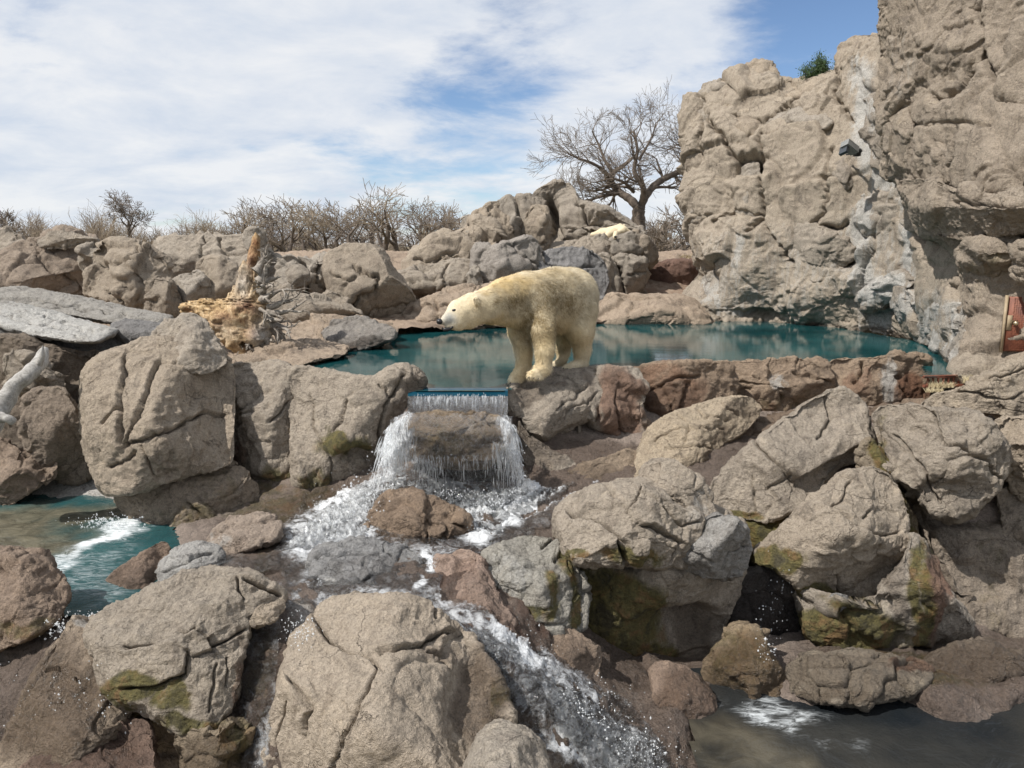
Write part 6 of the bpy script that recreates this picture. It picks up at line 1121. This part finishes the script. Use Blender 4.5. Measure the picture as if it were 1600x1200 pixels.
# drain channel at the right end of the pool
dr = empty('drain_channel', tuple(px(1475, 600, 11.0)), label='low red rusty drain channel at the right end of the pool', cat='drain')
q0, q1 = px(1446, 588, 11.25), px(1502, 585, 11.35)
for (dz, dy, nm) in ((-0.015, 0, 'top_rail'), (-0.15, -0.02, 'bottom_rail')):
    c_ = (q0+q1)/2+np.array([0, dy, dz]); V, F = box(c_, (np.linalg.norm(q1-q0)+.06, 0.05, 0.035), math.atan2(q1[1]-q0[1], q1[0]-q0[0])); meshobj(nm, V, F, RUST, dr, smooth=False)
for k in range(7):
    c_ = q0+(q1-q0)*(k+.5)/7+np.array([0, -.005, -.082]); V, F = box(c_, (0.02, 0.03, 0.10)); meshobj('bar', V, F, RUST, dr, smooth=False)

# ================================================================= FALLING AND RUNNING WATER
def film_mat(name, body=0.25, foamc=(0.86, 0.88, 0.90), fscale=7, clear=True, thr=0.5, stretch=(1, 1, 1), rough=0.12):
    """thin running water: clear glossy film with white broken water where the `foam` attribute says"""
    m, t, b, o = new_mat(name); g = t.nodes.new('ShaderNodeNewGeometry')
    tr = t.nodes.new('ShaderNodeBsdfTransparent'); gl = t.nodes.new('ShaderNodeBsdfGlossy'); gl.inputs['Roughness'].default_value = rough; gl.inputs['Color'].default_value = (1, 1, 1, 1)
    n1 = noise(t, scalev(t, g.outputs['Position'], stretch), fscale, 8, 0.72, 1.0); n2 = noise(t, scalev(t, g.outputs['Position'], stretch), fscale*5, 5, 0.7, 0.5)
    bp = t.nodes.new('ShaderNodeBump'); bp.inputs['Distance'].default_value = 0.05; bp.inputs['Strength'].default_value = 1.0
    t.links.new(M('ADD', n1.outputs[0], M('MULTIPLY', n2.outputs[0], 0.3, tree=t), tree=t), bp.inputs['Height'])
    t.links.new(bp.outputs[0], gl.inputs['Normal'])
    fr = t.nodes.new('ShaderNodeFresnel'); fr.inputs['IOR'].default_value = 1.33; t.links.new(bp.outputs[0], fr.inputs['Normal'])
    m1 = t.nodes.new('ShaderNodeMixShader'); t.links.new(fr.outputs[0], m1.inputs[0]); t.links.new(tr.outputs[0], m1.inputs[1]); t.links.new(gl.outputs[0], m1.inputs[2])
    b.inputs['Base Color'].default_value = (*foamc, 1); b.inputs['Roughness'].default_value = 0.35; t.links.new(bp.outputs[0], b.inputs['Normal'])
    b.inputs['Subsurface Weight'].default_value = 0.0
    fa = attr(t, 'foam').outputs['Fac']
    ff = M('MULTIPLY', M('MINIMUM', M('MULTIPLY', fa, 1.5, tree=t), 1.0, tree=t), mrange(t, M('ADD', M('ADD', M('MULTIPLY', n1.outputs[0], 0.7, tree=t), M('MULTIPLY', n2.outputs[0], 0.3, tree=t), tree=t), M('MULTIPLY', fa, 0.22, tree=t), tree=t), thr, thr+0.20, 0, 0.85), clamp=True, tree=t)
    m2 = t.nodes.new('ShaderNodeMixShader'); t.links.new(ff, m2.inputs[0]); t.links.new(m1.outputs[0], m2.inputs[1]); t.links.new(b.outputs[0], m2.inputs[2]); t.links.new(m2.outputs[0], o.inputs[0])
    return m
FILM = film_mat('running_water', fscale=6); FALLM = film_mat('falling_water', fscale=9, stretch=(3.5, 3.5, 0.6), thr=0.60)
def film(name, ctrl, poly, step, foamdef, mat, off=0.03, amp=0.02, ns=5, seed=1, base=0.0):
    f = tps(ctrl); pl = np.asarray(poly, float); us = np.arange(pl[:, 0].min()-6, pl[:, 0].max()+6, step); vs = np.arange(pl[:, 1].min()-6, pl[:, 1].max()+6, step)
    U, W = np.meshgrid(us, vs, indexing='ij'); V = P(U.ravel(), W.ravel(), f(U, W).ravel()); i = np.arange(U.size).reshape(U.shape)
    F = np.stack([i[:-1, :-1].ravel(), i[:-1, 1:].ravel(), i[1:, 1:].ravel(), i[1:, :-1].ravel()], -1); n = vnormals(V, F)
    if np.mean(n[:, 1]) > 0: F = F[:, ::-1]; n = -n
    V0 = V; V = V+n*(off+amp*fbm(V*ns, 4, seed, ridged=True)+0.4*amp*fbm(V*ns*5, 2, seed+9))[:, None]
    j1 = 9*fbm(V*3, 3, 8); j2 = 9*fbm(V*3, 3, 9)
    ins = in_poly(U.ravel()+j1, W.ravel()+j2, pl); F = F[ins[F].all(1)]
    fo = np.full(len(V), base)
    for (pl_, wd, s_) in foamdef:
        d, _ = polydist(U.ravel()+j1, W.ravel()+j2, pl_); fo = np.maximum(fo, s_*np.clip(1.5-d/wd, 0, 1))
    us_ = np.unique(F); mp2 = np.full(len(V), -1); mp2[us_] = np.arange(len(us_))
    return meshobj(name, V[us_], mp2[F], mat, attrs={'foam': fo[us_]})
# stream over the bed (same control surface as the bed, raised)
tag(film('stream_water', BEDC, [(430, 860), (470, 800), (560, 755), (620, 730), (800, 730), (850, 760), (830, 800), (900, 770), (960, 750), (880, 800), (860, 835), (760, 860), (760, 880), (700, 890), (690, 940), (760, 960), (800, 990), (850, 1020), (930, 1070), (1010, 1130), (1080, 1210), (1060, 1270), (860, 1270), (790, 1100), (720, 1000), (660, 960), (560, 940), (440, 960), (430, 1100), (420, 1270), (380, 1270), (385, 1000), (395, 940), (440, 900), (330, 905), (250, 950), (200, 975), (170, 960), (330, 880)], 2.6,
    [([(480, 850), (520, 800), (580, 770), (620, 755)], 30, 0.7), ([(560, 820), (560, 800)], 30, 0.9), ([(500, 850), (560, 845)], 22, 0.8), ([(640, 760), (700, 772), (760, 790), (790, 800)], 24, 0.75), ([(740, 830), (780, 800), (830, 775)], 26, 0.95), ([(840, 790), (950, 745)], 14, 0.45), ([(470, 860), (540, 860), (700, 870)], 18, 0.35),
     ([(670, 870), (676, 895), (660, 925)], 9, 0.75), ([(690, 955), (750, 1000), (790, 1050), (860, 1100), (930, 1140), (1000, 1190), (1030, 1230)], 34, 0.44), ([(850, 1050), (900, 1110)], 40, 0.5), ([(780, 990), (830, 1040)], 20, 0.7), ([(460, 985), (440, 1060), (410, 1200)], 12, 0.3), ([(640, 940), (560, 935), (500, 940)], 10, 0.45), ([(880, 1150), (960, 1200)], 30, 0.6), ([(480, 910), (470, 935)], 12, 0.4)], FILM, off=0.03, amp=0.022, ns=5, base=0.12), kind='structure')
# white rim of the left basin and trickles
LIPC = [(640, 600, 10.2), (790, 600, 10.2), (640, 618, 10.05), (790, 618, 10.05), (640, 642, 9.95), (790, 642, 9.95), (715, 630, 10.0)]
wf = empty('waterfall', tuple(px(715, 760, 9.4)), label='small waterfall pouring over the pool weir and splashing down both sides of a brown boulder', cat='waterfall')
def lip():
    us = np.arange(640, 794, 1.6); prof = [(10.32, 0.004), (10.22, 0.006), (10.14, 0.0), (10.07, -0.02), (10.02, -0.06), (9.99, -0.11), (9.965, -0.17), (9.95, -0.24), (9.94, -0.31)]
    V = []; 
    for u in us:
        x = (u-800)/1200.0*10.4
        for (y, z) in prof: V.append((x, y, z))
    V = np.array(V); k = len(prof); i = np.arange(len(V)).reshape(-1, k); F = np.stack([i[:-1, :-1], i[1:, :-1], i[1:, 1:], i[:-1, 1:]], -1).reshape(-1, 4)
    V[:, 1] += 0.012*fbm(V*np.array([14, 1, 2]), 3, 4)*(V[:, 2] < -0.03)
    fo = np.clip((-V[:, 2]-0.06)/0.05, 0, 1)*0.42
    return V, F, fo
V, F, fo = lip(); LIPM = water_material('lip_water', [(0.004, 0.03, 0.05), (0.008, 0.055, 0.085)], bump=0.002, scale=3, rough=0.05)
tp = (V[F][:, :, 2].mean(1) > -0.07); o_ = meshobj('water_lip', V, F[tp], LIPM, wf); o_ = meshobj('curtain', V, F[~tp], FALLM, wf, attrs={'foam': fo})
DROP = simple_mat('white_water', (0.85, 0.88, 0.90), 0.15); 
dm, t, b, o_ = new_mat('water_drop'); b.inputs['Base Color'].default_value = (0.90, 0.93, 0.95, 1); b.inputs['Roughness'].default_value = 0.08; b.inputs['IOR'].default_value = 1.33; DROPG = dm
tr_ = t.nodes.new('ShaderNodeBsdfTransparent'); ms_ = t.nodes.new('ShaderNodeMixShader'); ms_.inputs[0].default_value = 0.40; t.links.new(tr_.outputs[0], ms_.inputs[1]); t.links.new(b.outputs[0], ms_.inputs[2]); t.links.new(ms_.outputs[0], o_.inputs[0])
rw = np.random.RandomState(12)
def strands(spec, seed):
    """falling threads: each leaves a start line, drops with gravity and breaks up"""
    rs_ = np.random.RandomState(seed); mb = MB()
    for (A, B, n, vx, vy, drop, w0) in spec:
        A, B = np.array(A), np.array(B)
        for i in range(n):
            s_ = rs_.rand(); s_ = (s_+0.035*math.sin(s_*61)+0.02*math.sin(s_*173+1)) if rs_.rand() < .8 else s_; p = A+(B-A)*s_+rs_.randn(3)*np.array([.012, .03, .012]); v0 = np.array([vx*(1+.4*rs_.randn()), vy*(1+.4*rs_.randn()), 0.0])
            T_ = math.sqrt(2*drop/9.8)*rs_.uniform(0.5, 1.03); t0 = rs_.uniform(0, T_*0.75); t1 = min(T_, t0+rs_.uniform(.03, .13)); tt_ = np.linspace(t0, t1, 5)
            pts = p+v0*tt_[:, None]+np.array([0, 0, -4.9])*(tt_**2)[:, None]+rs_.randn(5, 3)*.004
            w_ = w0*rs_.uniform(.5, 1.4); mb.tube(pts, w_*np.array([.25, .9, 1, .7, .15]), 4)
    return mb
def wp(u, v, Y): return px(u, v, Y)
mb = strands([(wp(648, 617, 9.99), wp(788, 617, 9.99), 300, 0, -.10, 0.22, .0028),
              (wp(612, 665, 9.75), wp(640, 648, 9.3), 420, -.42, -.25, .85, .0042), (wp(620, 690, 9.5), wp(650, 665, 9.1), 340, -.28, -.3, .70, .004), (wp(610, 680, 9.6), wp(628, 700, 9.2), 260, -.5, -.3, .6, .0042),
              (wp(780, 650, 9.4), wp(802, 668, 9.7), 320, .32, -.3, .85, .0042), (wp(790, 690, 9.3), wp(806, 700, 9.6), 260, .3, -.3, .65, .005), (wp(770, 690, 9.05), wp(795, 700, 9.2), 200, .12, -.15, .6, .0045),
              (wp(645, 712, 9.0), wp(790, 712, 9.0), 130, 0, -.12, .50, .003), (wp(625, 705, 9.1), wp(690, 722, 9.0), 160, -.05, -.15, .45, .0036)], 5)
V, Fl = mb.out(); tag(meshobj('falling_strands', V, Fl, DROPG, wf), kind='stuff')
# spray and foam crests
def drops(spec, seed, nm='spray_drops', parent=None):
    rs_ = np.random.RandomState(seed); base = np.array([(0, 0, 1), (1, 0, 0), (0, 1, 0), (-1, 0, 0), (0, -1, 0), (0, 0, -1)], float); fc = np.array([(0, 1, 2), (0, 2, 3), (0, 3, 4), (0, 4, 1), (5, 2, 1), (5, 3, 2), (5, 4, 3), (5, 1, 4)])
    Vs, Fs, k = [], [], 0
    for (u, v, Y, su, sv, sY, n, r) in spec:
        c_ = px(u+rs_.randn(n)*su, v+rs_.randn(n)*sv, Y+rs_.randn(n)*sY); rr = r*np.exp(rs_.randn(n)*.45); sq = np.stack([rs_.uniform(.6, 1.5, n), rs_.uniform(.6, 1.3, n), rs_.uniform(.6, 1.9, n)], -1)
        V = c_[:, None]+base[None]*rr[:, None, None]*sq[:, None]; Vs.append(V.reshape(-1, 3)); Fs.append((fc[None]+(np.arange(n)*6)[:, None, None]+k).reshape(-1, 3)); k += n*6
    o = meshobj(nm, np.concatenate(Vs), np.concatenate(Fs), DROPG, parent); return tag(o, kind='stuff')
drops([(606, 740, 9.1, 16, 18, .1, 231, 0.0048), (575, 775, 8.9, 26, 14, .12, 363, 0.0052), (530, 810, 8.5, 26, 14, .12, 297, 0.0048), (700, 772, 8.85, 34, 7, .08, 297, 0.0048), (760, 790, 8.7, 22, 8, .1, 231, 0.0048), (800, 775, 8.9, 22, 7, .1, 165, 0.0040), (812, 735, 9.1, 8, 16, .08, 85, 0.0040),
       (500, 845, 8.1, 26, 9, .12, 165, 0.0048), (720, 740, 9.1, 40, 14, .1, 99, 0.0032), (590, 800, 8.6, 12, 10, .1, 132, 0.0048), (745, 820, 8.4, 14, 10, .08, 115, 0.0048)], 31, parent=wf)
def crests(name, ctrl, spec, seed, parent=None, mat=None, step=2.2, kind='stuff'):
    """heaped broken white water: rough mounds standing on the bed"""
    f = tps(ctrl); mb = MB(); at = []
    for (poly, h, s_) in spec:
        pl = np.asarray(poly, float); c = pl.mean(0); us = np.arange(pl[:, 0].min()-8, pl[:, 0].max()+8, step); vs = np.arange(pl[:, 1].min()-8, pl[:, 1].max()+8, step); U, W = np.meshgrid(us, vs, indexing='ij')
        V = P(U.ravel(), W.ravel(), f(U, W).ravel()); i = np.arange(U.size).reshape(U.shape); F = np.stack([i[:-1, :-1].ravel(), i[:-1, 1:].ravel(), i[1:, 1:].ravel(), i[1:, :-1].ravel()], -1)
        n = vnormals(V, F)
        if np.mean(n[:, 1]) > 0: F = F[:, ::-1]; n = -n
        q = V.copy(); ed = np.full(len(V), 1e9); d, _ = polydist(U.ravel(), W.ravel(), list(map(tuple, poly))+[tuple(poly[0])]); sgn = in_poly(U.ravel(), W.ravel(), pl); e = np.clip((d*(2*sgn-1))/14+0.25+0.5*fbm(V*8, 3, 3), 0, 1)
        r_ = fbm(q*np.array([11, 11, 11]), 5, seed, ridged=True, g=0.66); r2 = fbm(q*4, 3, seed+3)
        V = V+n*(e*h*(0.55+0.5*r_+0.5*r2))[:, None]+np.array([0, 0, 1])*(e*h*0.15*np.maximum(r_, 0))[:, None]
        keep = (e > 0.02)[F].all(1); us_ = np.unique(F[keep]); mp2 = np.full(len(V), -1); mp2[us_] = np.arange(len(us_)); mb.add(V[us_], mp2[F[keep]]); at.append((s_*np.clip(e*1.5, 0, 1)*(0.7+0.5*r_))[us_])
    V, Fl = mb.out(); o = meshobj(name, V, Fl, mat or WHITE, parent, attrs={'foam': np.clip(np.concatenate(at), 0, 1)}); return tag(o, kind=kind)
WHITE = film_mat('broken_white_water', fscale=11, thr=0.55, foamc=(0.80, 0.82, 0.83), rough=0.1)
CRC = [(a, b_, c-0.06) for (a, b_, c) in BEDC]
crests('white_water', CRC, [([(440, 862), (470, 830), (520, 790), (560, 760), (600, 742), (628, 742), (640, 765), (600, 790), (580, 815), (570, 845), (520, 858)], .07, .52), ([(628, 752), (660, 752), (700, 758), (760, 770), (800, 765), (830, 765), (800, 790), (760, 815), (742, 838), (722, 812), (690, 790), (650, 775)], .07, .60),
                            ([(742, 838), (760, 810), (800, 785), (850, 765), (900, 752), (880, 775), (820, 800), (780, 830)], .04, .45),
                            ([(700, 965), (740, 985), (800, 1010), (840, 1050), (900, 1080), (960, 1120), (1040, 1170), (1050, 1210), (960, 1210), (900, 1170), (850, 1120), (800, 1080), (770, 1040), (720, 1000)], .035, .28)], 51, parent=wf)
# sheets clinging to the boulder under the fall
FCL = [(600, 640, 9.75), (620, 660, 9.2), (620, 720, 9.0), (590, 740, 9.15), (560, 770, 9.1), (640, 650, 9.15), (700, 640, 9.35), (780, 645, 9.3), (700, 670, 8.98), (800, 665, 9.2), (820, 700, 9.2), (830, 760, 9.2), (700, 720, 8.92), (640, 700, 8.95), (640, 760, 8.9), (770, 700, 9.0), (780, 760, 9.0), (700, 770, 8.9)]
o_ = film('side_fall', FCL, [(640, 645), (615, 655), (605, 690), (592, 730), (570, 765), (600, 775), (640, 770), (660, 740), (650, 700), (640, 675), (665, 655)], 2.2, [([(635, 655), (615, 700), (595, 755)], 16, .85), ([(640, 700), (645, 760)], 14, .55)], FALLM, off=0.02, amp=0.03, ns=7, base=.25); o_.parent = wf; o_.location = tuple(np.array(o_.location)-np.array(wf.location))
o_ = film('side_fall', FCL, [(770, 640), (795, 650), (808, 680), (822, 720), (832, 765), (800, 768), (790, 730), (782, 700), (775, 672)], 2.2, [([(785, 655), (800, 700), (815, 760)], 12, .8)], FALLM, off=0.02, amp=0.03, ns=7, base=.25); o_.parent = wf; o_.location = tuple(np.array(o_.location)-np.array(wf.location))
o_ = film('thin_fall', FCL, [(640, 705), (700, 712), (790, 705), (795, 760), (760, 775), (640, 775)], 2.2, [([(650, 715), (655, 765)], 12, .5), ([(690, 720), (690, 765)], 10, .35), ([(770, 710), (780, 765)], 8, .5), ([(730, 720), (732, 760)], 5, .3)], FALLM, off=0.02, amp=0.02, ns=7, base=.12); o_.parent = wf; o_.location = tuple(np.array(o_.location)-np.array(wf.location))
o_ = film('thin_fall', [(a_, b_, c_+(0.06 if b_ < 690 else 0)) for a_, b_, c_ in FCL], [(618, 655), (660, 645), (780, 648), (802, 665), (800, 705), (760, 715), (660, 715), (618, 700)], 2.2, [([(640, 655), (632, 700)], 16, .5), ([(785, 660), (790, 700)], 12, .5), ([(680, 650), (740, 652)], 8, .45), ([(690, 660), (684, 710)], 6, .32), ([(735, 660), (742, 710)], 5, .3)], FALLM, off=0.02, amp=0.02, ns=7, base=.14); o_.parent = wf; o_.location = tuple(np.array(o_.location)-np.array(wf.location))
# splashes elsewhere
drops([(1215, 1108, 6.85, 32, 6, .06, 420, .006), (1215, 930, 7.7, 14, 26, .05, 60, .0045), (1195, 1020, 6.9, 10, 20, .05, 70, .005), (140, 975, 6.3, 18, 8, .08, 320, .005), (110, 985, 6.2, 20, 8, .06, 140, .006), (790, 1030, 6.0, 36, 26, .05, 300, .004), (900, 1110, 5.85, 46, 26, .05, 400, .004), (990, 1170, 5.75, 36, 20, .05, 260, .004),
       (674, 885, 7.2, 5, 14, .05, 160, .004), (500, 915, 7.0, 22, 6, .05, 160, .004), (470, 985, 5.7, 14, 14, .05, 160, .004), (110, 1110, 5.4, 50, 40, .05, 160, .004), (165, 818, 9.1, 26, 7, .1, 300, .007)], 77, nm='splash_drops')
